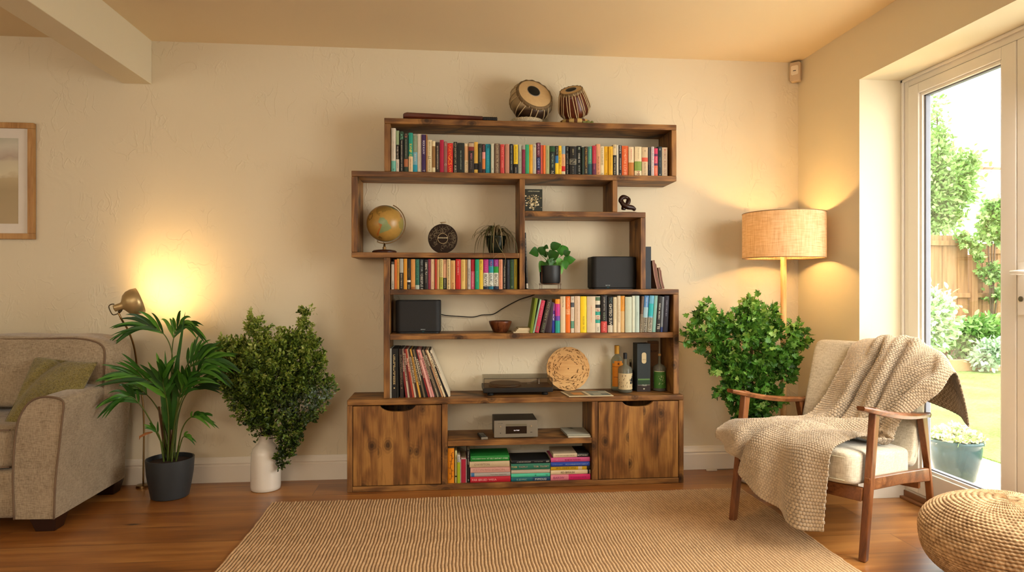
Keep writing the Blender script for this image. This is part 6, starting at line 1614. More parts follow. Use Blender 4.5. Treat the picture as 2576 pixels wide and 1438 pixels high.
# ================================================================= RUG
n = NT('jute_rug'); a = n.n('ShaderNodeAttribute', attribute_name='Col').outputs[0]; v = n.coord()
nz = n.noise(v, 220, 3); k = n.math('MULTIPLY_ADD', nz, .5, .75); col = n.mix(1.0, a, n.n('ShaderNodeCombineColor', {0: k, 1: k, 2: k}).outputs[0], 'MULTIPLY')
n.bsdf(col, .95, 0, n.bump(nz, .5, .003), .1); M['jute'] = n.m
def grid_obj(name, P, C, mat, parent=None, closed=False):
    nv_, nu_ = P.shape[:2]; me = bpy.data.meshes.new(name)
    V = P.reshape(-1, 3); org = np.array([V[:, 0].mean(), V[:, 1].mean(), V[:, 2].min()]); V = V - org
    i = np.arange(nv_ - 1)[:, None] * nu_; j = np.arange(nu_ if closed else nu_ - 1)[None, :]; j2 = (j + 1) % nu_
    Fq = np.stack([i + j, i + j2, i + nu_ + j2, i + nu_ + j], -1).reshape(-1, 4)
    me.vertices.add(len(V)); me.vertices.foreach_set('co', V.astype(np.float32).ravel())
    me.loops.add(Fq.size); me.loops.foreach_set('vertex_index', Fq.astype(np.int32).ravel())
    me.polygons.add(len(Fq)); me.polygons.foreach_set('loop_start', (np.arange(len(Fq)) * 4).astype(np.int32))
    me.polygons.foreach_set('use_smooth', np.ones(len(Fq), dtype=bool)); me.update(calc_edges=True)
    at2 = me.color_attributes.new('Col', 'FLOAT_COLOR', 'POINT'); buf = np.ones((len(V), 4), np.float32); buf[:, :3] = C.reshape(-1, 3); at2.data.foreach_set('color', buf.ravel())
    me.materials.append(mat); me.validate(); o = bpy.data.objects.new(name, me); COL.objects.link(o); o.location = org; PAR[o.name] = Vector(org)
    if parent: o.parent = parent; o.location = Vector(org) - PAR[parent.name]
    return o
def cmix(h, c0, c1): h = np.clip(h, 0, 1)[..., None]; return np.array(lin(c0)) * (1 - h) + np.array(lin(c1)) * h
rx0, rx1, ry0, ry1 = -.872, 1.53, .95, 3.31
rib = .0138; kn = .030
nu_ = int((rx1 - rx0) / rib) * 5 + 1; nv_ = int((ry1 - ry0) / kn) * 6 + 1
U, Vv = np.meshgrid(np.linspace(rx0, rx1, nu_), np.linspace(ry0, ry1, nv_))
rr = np.random.default_rng(2)
cellx = (U - rx0) / rib; ci = np.floor(cellx).astype(int); offs = rr.random(ci.max() + 3)[ci]
celly = (Vv - ry0) / kn + offs; cj = np.floor(celly).astype(int)
tone = rr.random((ci.max() + 3, cj.max() + 3))[ci, cj]
hx = np.sin(PI * (cellx - ci)); hy = np.sin(PI * (celly - cj)); hh = np.clip(hx, 0, 1) ** .6 * (.78 + .22 * np.clip(hy, 0, 1) ** .5)
low = np.sin(Vv * 31 + 2 * np.sin(U * 3)) * .5 + np.sin(Vv * 13 + U * 2) * .5
Zr = .005 + .0065 * hh * (.8 + .4 * tone) + .0008 * low
edge = np.minimum(np.minimum(U - rx0, rx1 - U), np.minimum(Vv - ry0, ry1 - Vv)); Zr = np.where(edge < .001, .0012, Zr)
Ux = U + .004 * np.sin(Vv * 7) + .0010 * np.sin(Vv * 37) + .0004 * np.sin(Vv * 90 + U * 3); Vx = Vv + .003 * np.sin(U * 5) + .002 * np.sin(U * 43)
C = cmix(hx ** .8 * .85 + np.clip(hy, 0, 1) * .1 + tone * .22 + low * .05 - .05, '#6a4e34', '#d0ac82')
rug = grid_obj('rug', np.stack([Ux, Vx, Zr], -1), C, M['jute']); tag(rug, 'large natural jute woven rug on the wooden floor', 'rug')
# ================================================================= POUF
pc = Vector((1.995, 2.165, 0)); pr_ = .272; ph = .305
nu_, nv_ = 560, 260
TH_, PHI = np.meshgrid(np.linspace(0, 2 * PI, nu_, endpoint=False), np.linspace(0, 1, nv_))
ang = -PI / 2 * .93 + PHI * (PI / 2 * 1.93)
ca, sa = np.cos(ang), np.sin(ang)
rad = pr_ * np.abs(ca) ** .78 * np.sign(ca); rad = np.clip(rad, 0, None); zz = ph / 2 * 1.02 + ph / 2 * np.sign(sa) * np.abs(sa) ** .9
rows = 44; rowp = PHI * rows + TH_ / (2 * PI); ri = np.floor(rowp).astype(int); hr = np.abs(np.sin(PI * rowp)) ** .7
br = np.sin(TH_ * 96 + ri * 2.4 + (rowp - ri) * 2.5); tn = rr.random((rows + 3, 71))[ri, ((TH_ / (2 * PI) * 70).astype(int)) % 71]
dsp = .0048 * hr + .0012 * br + .003 * np.sin(TH_ * 3 + ri * .5)
nx = ca; nz_ = sa; dimple = -.012 * np.exp(-((rad / .02) ** 2)) * (sa > 0)
PX = pc.x + (rad + dsp * nx) * np.cos(TH_); PY = pc.y + (rad + dsp * nx) * np.sin(TH_); PZ = np.maximum(zz + dsp * nz_ + dimple, .001)
C = cmix(hr * .7 + br * .12 + (tn - .5) * .5 + .1, '#66492e', '#c4a37a')
M['jute2'] = M['jute']
p_ = grid_obj('pouf', np.stack([PX, PY, PZ], -1), C, M['jute2'], closed=True); tag(p_, 'round braided jute pouf at the lower right corner', 'pouf')
# ================================================================= ARMCHAIR
CL = Vector((1.285, 2.866, 0)); CA = Vector((.57, -.8216, 0)).normalized(); CD = Vector((.8216, .57, 0)).normalized(); CW = .563
def Cc(a, d, z): p = CL + CA * a + CD * d; return Vector((p.x, p.y, z))
chair = thing('armchair', 'mid-century armchair with wooden frame and cream linen cushions, by the door', 'armchair', CL + CA * CW / 2 + CD * .35)
M['linen'] = fabric('cream_linen', '#a09078', '#c4b79e', 240, bst=.3)
def plank(name, P, mat, a0, a1, bev=.004):
    """P: quads in (d,z) outline, extruded across a0..a1"""
    m = MB(); n = len(P); vs = [Cc(a0, d, z) for d, z in P] + [Cc(a1, d, z) for d, z in P]
    m.add(vs, [tuple(range(n)), tuple(reversed(range(n, 2 * n)))] + [(i, n + i, n + (i + 1) % n, (i + 1) % n) for i in range(n)])
    return fin(name, m, mat, chair, bev=bev, bseg=3)
for a in (0.0, CW):
    w = .0135
    plank('leg', [(-.017, .001), (.016, .001), (.132, .578), (.088, .590)], M['teak'], a - w, a + w)
    plank('leg', [(.752, .001), (.776, .001), (.706, .30), (.668, .482), (.604, .490), (.690, .26)], M['teak'], a - w, a + w)
    # side rail
    plank('side_rail', [(.035, .318), (.035, .268), (.40, .225), (.712, .176), (.735, .20), (.725, .235), (.40, .275)], M['teak_y'], a - w * .8, a + w * .8)
    # arm
    m = MB(); vs = []; N = 14
    for i in range(N + 1):
        u = i / N; d = -.025 + .735 * u; zt = .608 - .118 * u - .012 * math.sin(PI * u); wd = .020 + .013 * math.sin(PI * min(1, u * 1.15)) ** 1 + .004 * u; th = .019 + .006 * math.sin(PI * u)
        if i == 0: wd *= .7; th *= .7; zt -= .003
        if i == N: wd *= .6
        for (aa, zz) in ((-wd, zt - th * .35), (-wd * .8, zt), (wd * .8, zt), (wd, zt - th * .35), (wd * .75, zt - th), (-wd * .75, zt - th)): vs.append(Cc(a + aa, d, zz))
    m.add(vs, [(i * 6 + k, i * 6 + (k + 1) % 6, (i + 1) * 6 + (k + 1) % 6, (i + 1) * 6 + k) for i in range(N) for k in range(6)] + [tuple(range(6)), tuple(reversed(range(6 * N, 6 * N + 6)))])
    fin('armrest', m, M['teak_y'], chair, bev=.002)
plank('front_rail', [(.012, .225), (.036, .225), (.048, .275), (.024, .275)], M['teak_y'], .0136, CW - .0136, .003)
plank('rear_rail', [(.64, .15), (.664, .15), (.664, .20), (.64, .20)], M['teak_y'], .0136, CW - .0136, .003)
def seatw(p):   # local (a, d, z) -> world with the seat sloping back
    return Cc(p.x, p.y, p.z - .13 * p.y)
m = MB(); superbox(m, (CW / 2, .275, .352), ((CW - .045) / 2, .325, .068), .2, 72, 30, fn=lambda p: seatw(Vector((p.x, p.y, p.z + (.012 if p.z > .36 else 0) * math.sin(PI * (p.x - .02) / (CW - .04))))))
seat = fin('seat_cushion', m, M['linen'], chair, smooth=True)
m = MB(); zs = .345
for zz in (.395, .305):
    P = [seatw(Vector((x, -.0505, zz))) for x in (.05, .2, .35, CW - .05)]; m.tube(P, .0022, 5)
fin('seam', m, plain('linen_seam', '#a39476', .9), seat, smooth=True)
BT = math.atan2(.17, .435)
def backw(p):   # local: x=a, y=thickness (0 front..), z=height along the back
    d = .565 + p.z * math.sin(BT) + p.y * math.cos(BT); z = .285 + p.z * math.cos(BT) - p.y * math.sin(BT); return Cc(p.x, d, z)
m = MB(); superbox(m, (CW / 2, .042, .265), ((CW - .04) / 2, .042, .285), .15, 96, 48, fn=lambda p: backw(p)); bk = fin('back_cushion', m, M['linen'], chair, smooth=True)
m = MB(); m.tube([backw(Vector((CW - .022, .042, z))) for z in (.03, .2, .4, .5)], .002, 5); fin('seam', m, bpy.data.materials['linen_seam'], bk, smooth=True)

# ================================================================= KNITTED THROW
def bf(a, z, off=.02):   # point in front of the backrest face at height z
    h = (z - .285) / math.cos(BT); return (a, .565 + h * math.sin(BT) - off, z)
rowsB = [
 # behind / back end
 [(.25,.93,.58),(.31,.93,.56),(.37,.93,.55),(.44,.93,.54),(.53,.91,.52),(.66,.80,.485),(.735,.68,.465)],
 [(.235,.91,.70),(.29,.91,.70),(.35,.91,.70),(.42,.905,.70),(.51,.89,.69),(.63,.81,.63),(.720,.68,.565)],
 [(.22,.86,.772),(.275,.86,.795),(.335,.86,.80),(.405,.86,.805),(.49,.85,.80),(.59,.80,.755),(.69,.69,.675)],
 [bf(.215,.755,.03),bf(.265,.78,.03),bf(.33,.785,.025),bf(.395,.79,.035),bf(.475,.78,.03),(.575,.75,.745),(.675,.66,.675)],
 [bf(.195,.69),bf(.245,.70,.035),bf(.31,.695,.02),bf(.38,.69,.045),bf(.455,.69,.04),(.56,.68,.68),(.655,.60,.61)],
 [bf(.165,.61),bf(.215,.61,.035),bf(.28,.60,.025),bf(.355,.59,.05),bf(.435,.59,.045),(.53,.60,.59),(.605,.55,.555)],
 [bf(.13,.51),bf(.19,.51,.04),bf(.26,.50,.03),bf(.335,.49,.055),bf(.415,.485,.05),(.49,.53,.49),(.530,.50,.475)],
 [(.09,.555,.42),(.155,.545,.43),(.235,.54,.41),(.315,.535,.42),(.395,.53,.405),(.465,.50,.40),(.517,.47,.395)],
 [(.05,.47,.400),(.12,.45,.415),(.20,.45,.400),(.29,.45,.42),(.38,.46,.40),(.46,.45,.385),(.52,.41,.37)],
 [(.02,.33,.415),(.10,.31,.43),(.18,.32,.415),(.27,.33,.44),(.36,.34,.415),(.45,.33,.41),(.515,.31,.40)],
 [(-.005,.17,.435),(.08,.15,.45),(.16,.17,.435),(.25,.19,.455),(.34,.19,.435),(.43,.17,.43),(.50,.15,.425)],
 [(-.02,.03,.45),(.06,.01,.46),(.14,.03,.445),(.23,.04,.465),(.32,.03,.45),(.41,.01,.45),(.485,.0,.442)],
 [(-.03,-.065,.425),(.05,-.08,.43),(.13,-.075,.415),(.215,-.085,.43),(.30,-.075,.42),(.39,-.075,.42),(.475,-.075,.415)],
 [(-.03,-.08,.41),(.05,-.098,.395),(.125,-.085,.365),(.205,-.125,.355),(.29,-.085,.33),(.38,-.105,.32),(.465,-.085,.32)],
 [(-.025,-.082,.40),(.05,-.10,.365),(.12,-.08,.31),(.20,-.135,.275),(.28,-.085,.235),(.37,-.11,.215),(.455,-.085,.215)],
 [(-.02,-.08,.405),(.05,-.098,.35),(.115,-.075,.275),(.195,-.13,.195),(.275,-.085,.145),(.36,-.11,.10),(.445,-.08,.10)],
]
G = np.array(rowsB, dtype=float)
G[:3, :5, 1] -= .075; G[:3, 5:, 1] -= .03; G[3:5, 5:, 1] -= .02
def cr(Gm, n, axis):
    Gm = np.moveaxis(Gm, axis, 0); P = np.concatenate([2 * Gm[:1] - Gm[1:2], Gm, 2 * Gm[-1:] - Gm[-2:-1]]); segs = len(Gm) - 1
    u = np.linspace(0, segs, n); k = np.minimum(u.astype(int), segs - 1); t = (u - k).reshape(-1, *([1] * (Gm.ndim - 1)))
    a, b, c, d = P[k], P[k + 1], P[k + 2], P[k + 3]
    return np.moveaxis(.5 * ((2 * b) + (c - a) * t + (2 * a - 5 * b + 4 * c - d) * t * t + (3 * b - a - 3 * c + d) * t ** 3), 0, axis)
NV, NU = 760, 320
S = cr(cr(G, NV, 0), NU, 1)
Wd = np.array(CL)[None, None] + S[..., 0:1] * np.array(CA) + S[..., 1:2] * np.array(CD); Wd[..., 2] = S[..., 2]
def normals(P):
    du = np.gradient(P, axis=1); dv = np.gradient(P, axis=0); n_ = np.cross(du, dv); n_ /= np.linalg.norm(n_, axis=-1, keepdims=True) + 1e-12; return n_
Nn = normals(Wd)
v_ = np.linspace(0, 1, NV)[:, None] * np.ones((1, NU)); u_ = np.linspace(0, 1, NU)[None, :] * np.ones((NV, 1))
# flip so normals face the room / up
if (Nn[NV // 2, NU // 2, 2]) < 0: Nn = -Nn
sm = lambda x: np.clip(x, 0, 1) ** 2 * (3 - 2 * np.clip(x, 0, 1))
def ridge(ph, sharp=2.0): return (.5 + .5 * np.sin(ph)) ** sharp
fold = .018 * ridge(2 * PI * (u_ * 3.1 + .35 * np.sin(v_ * 5.0) + .1), 2.2) * sm((v_ - .2) / .1) * sm((.62 - v_) / .12)
fold += .010 * ridge(2 * PI * (u_ * 2.0 + v_ * 2.2 + .2 * np.sin(u_ * 6)), 2.5) * sm((v_ - .5) / .08) * sm((.86 - v_) / .08)
fold += .022 * ridge(2 * PI * (u_ * 2.3 + .15 * np.sin(v_ * 9) + .35), 2.0) * sm((v_ - .78) / .08)
fold += .012 * ridge(2 * PI * (u_ * 2.6 + .2), 1.5) * sm((.13 - v_) / .05)
def crease(pts, w, depth):
    P = np.array(pts); best = np.full(u_.shape, 9.0); side = np.zeros(u_.shape)
    for a, b in zip(P[:-1], P[1:]):
        d = b - a; t = np.clip(((u_ - a[0]) * d[0] + (v_ - a[1]) * d[1]) / (d @ d), 0, 1); qx = u_ - a[0] - t * d[0]; qy = (v_ - a[1] - t * d[1])
        r = np.hypot(qx, qy); m_ = r < best; best = np.where(m_, r, best); side = np.where(m_, np.sign(qx * d[1] - qy * d[0]), side)
    return -depth * np.exp(-(best / w) ** 2) + depth * .75 * np.exp(-((best - w * 1.9) / (w * 1.1)) ** 2)
fold += crease([(.95, .56), (.62, .60), (.42, .68), (.34, .80), (.26, 1.0)], .045, .026)
fold += crease([(.98, .62), (.80, .64), (.66, .70)], .035, .016)
fold += crease([(.42, .22), (.36, .34), (.30, .48), (.2, .56)], .035, .022)
fold += crease([(.64, .2), (.60, .34), (.60, .46)], .035, .024)
fold += crease([(.88, .25), (.78, .36), (.74, .47), (.8, .55)], .035, .022)
Wd = Wd + Nn * fold[..., None]; Nn = normals(Wd)
if (Nn[NV // 2, NU // 2, 2]) < 0: Nn = -Nn
# stitches
lv_ = np.concatenate([[0], np.cumsum(np.linalg.norm(np.diff(Wd[:, NU // 2], axis=0), axis=1))]); lu_ = np.concatenate([[0], np.cumsum(np.linalg.norm(np.diff(Wd[NV * 3 // 4], axis=0), axis=1))])
st = .0102; rv = (lv_ / st)[:, None] * np.ones((1, NU)); ru = (lu_ / st)[None, :] * np.ones((NV, 1))
ri = np.floor(rv).astype(int); rc = ru + .5 * (ri % 2) + .12 * np.sin(ri * 1.7); ci = np.floor(rc).astype(int)
ht = (np.abs(np.sin(PI * rv)) ** .55) * (np.abs(np.sin(PI * rc)) ** .55)
Wd = Wd + Nn * (ht * .0042)[..., None]
rs_ = np.random.default_rng(9); tn = rs_.random((ri.max() + 2, ci.max() + 3))[ri, ci]
C = cmix(ht ** 1.2 * .95 + (tn - .5) * .25 + .08, '#4a3a28', '#b5a084')
n = NT('chunky_knit'); a = n.n('ShaderNodeAttribute', attribute_name='Col').outputs[0]; nz = n.noise(n.coord(), 400, 3); k = n.math('MULTIPLY_ADD', nz, .4, .8)
n.bsdf(n.mix(1.0, a, n.n('ShaderNodeCombineColor', {0: k, 1: k, 2: k}).outputs[0], 'MULTIPLY'), .95, 0, n.bump(nz, .5, .002), .1, Sheen_Weight=.3)
th = grid_obj('throw_blanket', Wd, C, n.m); tag(th, 'chunky knitted beige throw draped over the cream armchair', 'blanket')
md = th.modifiers.new('solid', 'SOLIDIFY'); md.thickness = .006; md.offset = -1

# ================================================================= CABLES ON THE FLOOR
m = MB(); m.tube(bez([onz(338, 1214) + Vector((0, .02, .004)), onz(345, 1210) + Vector((0, 0, .006)), onz(358, 1203) + Vector((0, 0, .012)), onz(372, 1194) + Vector((0, 0, .02))], 16), .0022, 6); tag(fin('orange_cable', m, plain('orange_cable', '#7a3a1c', .5), smooth=True), 'thin orange cable behind the dark grey palm pot', 'cable')
m = MB(); m.tube(bez([Vector((p.x, min(p.y, 3.67), p.z + .004)) for p in (onz(1772, 1181), onz(1790, 1180), onz(1812, 1177), onz(1830, 1173), onz(1850, 1170), onz(1880, 1172))], 24), .002, 6, lin('#5a5650')); m.box(onz(1773, 1181).x, onz(1800, 1181).x, 3.655, 3.668, .001, .008, lin('#cfc8b8'))
tag(fin('lamp_cable', m, M['paint']), 'thin grey cable along the baseboard right of the cabinet', 'cable')
# ================================================================= OUTDOORS
ZG0 = -.10
n = NT('lawn_grass'); v = n.coord(); g = n.noise(n.coord('Object', (60, 60, 60)), 1, 4); b = n.noise(v, 2.2, 3)
n.bsdf(n.ramp(n.math('ADD', n.math('MULTIPLY', g, .5), n.math('MULTIPLY', b, .5)), [(.35, lin('#5c7234')), (.65, lin('#84985a'))]), .9, 0, n.bump(g, 1.0, .03), .1); 
m = MB(); m.box(3.62, 14, 1.2, 8.3, ZG0 - .1, ZG0 + .01); o = fin('garden_lawn', m, n.m, loc=(3.6, 1.2, ZG0)); o['kind'] = 'structure'
n = NT('sandstone_slabs'); br = n.n('ShaderNodeTexBrick', {'Vector': n.coord(), 'Scale': 1.0, 'Mortar Size': .006, 'Brick Width': .6, 'Row Height': .45, 'Color1': (*lin('#cfc2ae'), 1), 'Color2': (*lin('#dccfbb'), 1), 'Mortar': (*lin('#94866f'), 1)}); n.bsdf(br.outputs[0], .8)
m = MB(); m.box(XD + .085, 3.62, -2, 9, ZG0 - .1, ZG0); o = fin('patio', m, n.m, loc=(2.4, 0, ZG0)); o['kind'] = 'structure'
# raised sleeper bed and soil
yb0 = 8.3
m = MB(); m.box(3.6, 14, yb0, yb0 + .08, ZG0, ZG0 + .16); o = fin('garden_bed_edge', m, plain('bed_sleeper', '#a8825a', .8)); o['kind'] = 'structure'
m = MB(); m.box(3.6, 14, yb0 + .08, 9.6, ZG0, ZG0 + .13); o = fin('garden_bed_soil', m, plain('bed_soil', '#5a4636', .95, bs=20, bst=1)); o['kind'] = 'structure'
# fence
yf = 9.4
n = NT('fence_larch'); w_ = n.noise(n.coord('Object', (18, 18, 1.2)), 1, 3); n.bsdf(n.ramp(w_, [(.3, lin('#705030')), (.7, lin('#94704a'))]), .8); FM = n.m
def fz(py, Y=yf): return at(2420, py, Y).z
zt = fz(592); x = X_(2290, yf) - .6; xe = X_(2600, yf) + 2.0; xpost = at(2444, 700, yf).x
def panel(xa, xb, ztop, label):
    t = thing('garden_fence', label, 'fence', ((xa + xb) / 2, yf, ZG0), group=None)
    m = MB(); q = xa; i = 0
    while q < xb - .02:
        e_ = min(q + .125, xb); m.box(q, e_ - .006, yf - (.006 if i % 2 else 0), yf + .016, ZG0 + .02, ztop, (1, 1, 1)); q = e_; i += 1
    fin('vertical_boards', m, FM, t)
    for z in (ztop - .12, fz(742), fz(872)):
        m = MB(); m.box(xa, xb, yf - .05, yf - .008, z - .04, z + .035); fin('rail', m, FM, t, bev=.004)
panel(x, xpost - .055, zt, 'wooden garden fence panel left of the post, beyond the lawn'); panel(xpost + .055, xe, fz(612), 'wooden garden fence panel right of the post, behind climbing leaves')
m = MB(); m.box(xpost - .05, xpost + .05, yf - .07, yf + .03, ZG0 + .02, fz(640)); tag(fin('fence_post', m, FM, bev=.006), 'square wooden fence post between the two fence panels', 'fence post')
m = MB(); m.box(x - .2, xe, yf - .035, yf + .02, ZG0 + .13, ZG0 + .22); 
# foliage helpers
def shrub(name, label, bl, Y, count, per, spr, size, cset, tmpl=OVAL, ysc=.8, base=None, cat='shrub'):
    bw = []
    for b in bl:
        yy = Y + (b[3] if len(b) > 3 else 0); p = at(b[0], b[1], yy); k = (at(b[0] + 1, b[1], yy).x - p.x) * b[2]; bw.append((np.array(p), k))
    t = thing(name, label, cat, (bw[0][0][0], Y, ZG0 if base is None else base)); rg2 = np.random.default_rng(len(label) + len(bl))
    W = np.array([k ** 2 for _, k in bw]); W /= W.sum(); P = []; Dd = []
    for _ in range(count):
        c, k = bw[rg2.choice(len(bw), p=W)]; d = rg2.normal(size=3); d /= np.linalg.norm(d); p = c + d * k * (1 - .6 * rg2.random() ** 1.5)
        for q in range(per): P.append(p + rg2.normal(size=3) * spr); Dd.append(d + rg2.normal(size=3) * .7)
    P, Dd = np.array(P), np.array(Dd); N = len(P); base_ = np.array([lin(c) for c in cset]); cols = base_[rg2.integers(0, len(cset), N)]
    d, s, nn = frames(Dd, rg2); TV = np.array(tmpl[0]); sz = rg2.uniform(size[0], size[1], N)
    V = (P[:, None] + sz[:, None, None] * (TV[None, :, 0:1] * d[:, None] + TV[None, :, 1:2] * s[:, None] + TV[None, :, 2:3] * nn[:, None])).reshape(-1, 3)
    V[:, 2] = np.maximum(V[:, 2], ZG0 + .02); k_ = len(TV); nf = len(tmpl[1]); m = MB(); m.v = V.tolist(); m.f = [tuple(i + q * k_ for i in f) for q in range(N) for f in tmpl[1]]; m.c = [tuple(c) for c in np.repeat(cols, nf, axis=0)]; m.m = [0] * len(m.f)
    fin('foliage', m, M['leaf'], t)
    m = MB(); z0 = ZG0 + .1 if base is None else base
    for c, k in bw[:6]:
        e_ = Vector(c); s_ = Vector((bw[0][0][0], Y, z0)); m.tube(bez([s_, (s_ * .6 + e_ * .4) + Vector((0, 0, .1)), e_], 6), .012, 5, lin('#5a4630'))
    fin('stems', m, M['leaf'], t, smooth=True); return t
GR = ['#4c7430', '#6a9044', '#84a45c', '#5e863e', '#94b070']
shrub('garden_tree', 'leafy garden tree behind the fence, seen through the glass', [(2350,450,40),(2335,500,38),(2385,470,42),(2350,400,26),(2362,340,14),(2358,290,10),(2360,250,7),(2420,440,22),(2340,545,34),(2380,540,24),(2430,410,16)], 10.6, 1900, 6, .08, (.06, .11), ['#5a8036', '#789c50', '#90ac6c', '#749450'], cat='tree')
shrub('climbing_plant', 'green climbing leaves hanging over the right fence panel', [(2495,560,22),(2505,525,20),(2485,590,13),(2500,690,14),(2488,680,9),(2508,740,10),(2512,590,14),(2440,606,9),(2455,625,8),(2462,650,7),(2425,600,8)], 9.2, 380, 5, .04, (.05, .09), GR, IVY)
shrub('garden_bush', 'pale leaved bush at the left of the fence', [(2330,790,36),(2345,830,38),(2360,770,28),(2330,850,34),(2380,805,18),(2345,745,18)], 7.9, 420, 5, .05, (.05, .11), ['#8ab070', '#b4cc9c', '#9cbc84', '#cfdcc0'])
shrub('garden_bush', 'bright green bush in the raised bed before the fence', [(2450,830,30),(2480,850,34),(2430,860,24),(2500,830,26),(2460,880,26),(2415,880,16)], 8.7, 500, 4, .05, (.06, .12), GR)
shrub('garden_bush', 'silvery bush at the right of the raised bed', [(2490,890,26),(2505,880,24),(2470,905,18)], 8.2, 260, 4, .04, (.05, .1), ['#a4b89c', '#c4d0bc', '#8ca880'])
# neighbour house roof
n = NT('roof_tiles'); br = n.n('ShaderNodeTexBrick', {'Vector': n.coord('Object', (1, 1, 1), (R(90), 0, 0)), 'Scale': 1.0, 'Mortar Size': .02, 'Brick Width': .35, 'Row Height': .28, 'Color1': (*lin('#d8a888'), 1), 'Color2': (*lin('#e6c4a8'), 1), 'Mortar': (*lin('#b08c74'), 1)}); n.bsdf(br.outputs[0], .8)
yh = 19; t = thing('neighbour_house', 'pale neighbouring house with tiled roof beyond the trees', 'house', (at(2520, 500, yh).x, yh, ZG0))
A, B = at(2400, 425, yh), at(2700, 425, yh); Tp = at(2530, 318, yh + 2.5); 
m = MB(); m.box(A.x, B.x + 3, yh, yh + 6, ZG0, A.z); fin('walls', m, plain('house_render', '#e6ded0', .9), t)
m = MB(); zr = at(2480, 330, yh + 2.5).z; m.add([(A.x - .4, yh - .4, A.z), (B.x + 3.4, yh - .4, A.z), (B.x + 3, yh + 3, zr), (A.x + 1.6, yh + 3, zr)], [(0, 1, 2, 3)]); m.add([(A.x - .4, yh + 6.4, A.z), (B.x + 3.4, yh + 6.4, A.z), (B.x + 3, yh + 3, zr), (A.x + 1.6, yh + 3, zr), (A.x - .4, yh - .4, A.z)], [(3, 2, 1, 0), (4, 3, 0)]); fin('roof', m, n.m, t)
for px in (2450, 2530):
    p = at(px, 470, yh - .02); m = MB(); m.box(p.x - .5, p.x + .5, yh - .03, yh, p.z - .6, p.z + .5); fin('window', m, plain('house_window', '#8c949c', .2), t)
# blue glazed pot
by = 3.66; bp = Vector((at(2403, 1100, by).x, by, ZG0)); r = .143; zr_ = at(2403, 1102, by).z
t = thing('blue_garden_pot', 'blue glazed garden pot with pale flowers on the patio', 'plant pot', bp)
h = zr_ - ZG0
n = NT('blue_glaze'); g = n.noise(n.coord(), 30, 4); sz_ = n.n('ShaderNodeSeparateXYZ'); n.set(sz_.inputs[0], n.coord('Generated')); n.bsdf(n.ramp(n.math('ADD', n.math('MULTIPLY', g, .4), n.math('MULTIPLY', sz_.outputs[2], .7)), [(.2, lin('#3e4a40')), (.5, lin('#29393c')), (.85, lin('#2c4449'))]), .2)
m = MB(); m.lathe([(r * .62, 0), (r * .72, .02), (r * .9, h * .5), (r * .96, h * .8), (r * .94, h - .03), (r * 1.04, h - .02), (r * 1.06, h - .006), (r * 1.0, h), (r * .9, h), (r * .88, h - .03), (0, h - .035)], 44, M=Matrix.Translation(bp)); fin('pot', m, n.m, t, smooth=True)
rg3 = np.random.default_rng(3); N = 900; aa = rg3.uniform(0, 2 * PI, N); q = r * 1.0 * np.sqrt(rg3.random(N)); P = np.stack([bp.x + q * np.cos(aa), by + q * np.sin(aa), zr_ + rg3.random(N) * .09 * (1.1 - q / r)], -1)
cs_ = np.array([lin('#9ab870'), lin('#c4d09c'), lin('#e6dcc4'), lin('#d8c8b4')])[rg3.integers(0, 4, N)]
d, s, nn = frames(rg3.normal(size=(N, 3)) + np.array([0, 0, .8]), rg3); TV = np.array(OVAL[0]); V = (P[:, None] + .035 * (TV[None, :, 0:1] * d[:, None] + TV[None, :, 1:2] * s[:, None] + TV[None, :, 2:3] * nn[:, None])).reshape(-1, 3)
m = MB(); m.v = V.tolist(); m.f = [tuple(i + k * 7 for i in f) for k in range(N) for f in OVAL[1]]; m.c = [tuple(c) for c in np.repeat(cs_, 4, axis=0)]; m.m = [0] * len(m.f); fin('flowers', m, M['leaf'], t)

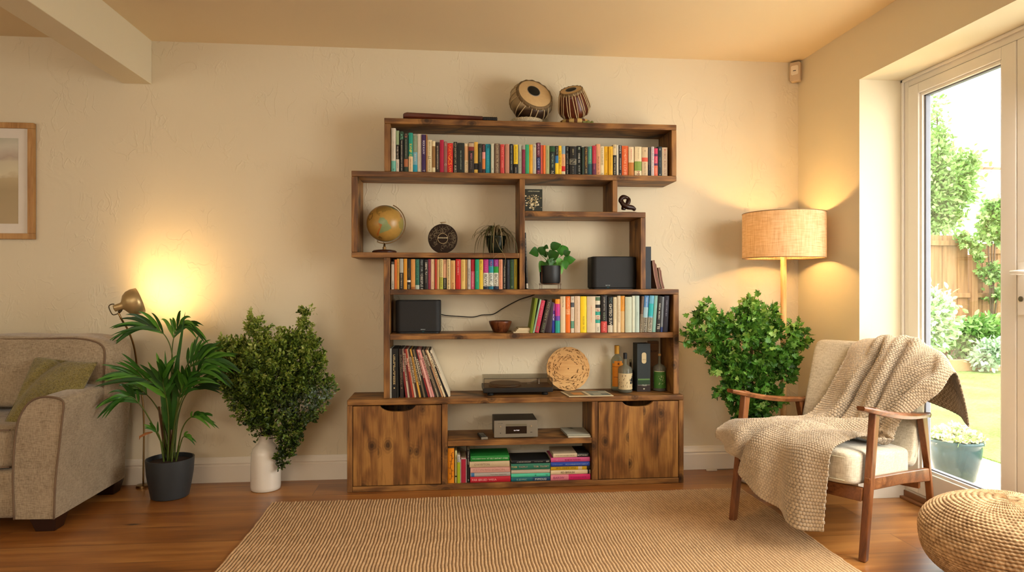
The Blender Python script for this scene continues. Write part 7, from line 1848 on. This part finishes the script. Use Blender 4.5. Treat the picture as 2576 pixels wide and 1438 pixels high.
# ================================================================= LIGHT + CAMERA
w = bpy.data.worlds.new('daylight'); SC.world = w; w.use_nodes = True; nt = w.node_tree; bg = nt.nodes['Background']; bg.inputs[0].default_value = (1.0, .985, .95, 1); bg.inputs[1].default_value = 9.0
pt = lamp('AREA', 'door_daylight_portal', (XD + .12, (Y0 + Y1) / 2, 1.06), 1, (1, 1, 1), (Y1 - Y0, 2.1), rot=(R(90), 0, R(90)))
pt.data.cycles.is_portal = True
s = lamp('SUN', 'sun', (0, 0, 5), 3.0, (1, .95, .86), angle=R(28)); s.rotation_euler = Vector((-.52, .22, -.8)).to_track_quat('-Z', 'Y').to_euler()
# added fill lamps
a1 = lamp('AREA', 'ceiling_fill', (-.6, .3, H - .03), 26, (1, .86, .70), (2.2, 1.6), rot=(0, 0, 0))  # added overhead fill, no fixture modelled
a2 = lamp('AREA', 'rear_fill', (-1.2, YN + .1, 1.75), 80, (1, .90, .75), (3.4, 1.1)); look(a2, (-.4, D, 1.75))  # added warm fill from the rear end, no window there
a4 = lamp('AREA', 'left_fill', (XL + .1, .6, 1.4), 22, (1, .93, .78), (1.8, 1.4)); look(a4, (-2.2, D, 2.1))  # added fill lifting the dim upper left, no window there
a3 = lamp('AREA', 'door_side_fill', (XD - .02, 1.6, 1.25), 40, (1, .95, .88), (1.0, 1.5)); look(a3, (1.0, 2.5, .1))  # added fill inside the doorway to brighten the floor
cam = bpy.data.cameras.new('camera'); co = bpy.data.objects.new('camera', cam); COL.objects.link(co); co.location = (0, 0, CAMH); co.rotation_euler = (R(90), 0, -YAW)
cam.sensor_width = 36; cam.lens = 36 * F / 2576; cam.clip_start = .05; SC.camera = co
SC.view_settings.view_transform = 'Standard'
try: SC.view_settings.look = 'Medium Contrast'
except Exception: print('NOLOOK')
SC.view_settings.exposure = -0.02
SC.cycles.use_denoising = True; SC.cycles.max_bounces = 5; SC.cycles.diffuse_bounces = 3; SC.cycles.glossy_bounces = 3; SC.cycles.transparent_max_bounces = 8; SC.cycles.adaptive_threshold = .15; SC.cycles.adaptive_min_samples = 16; SC.cycles.use_adaptive_sampling = True; SC.cycles.sample_clamp_indirect = 6.0
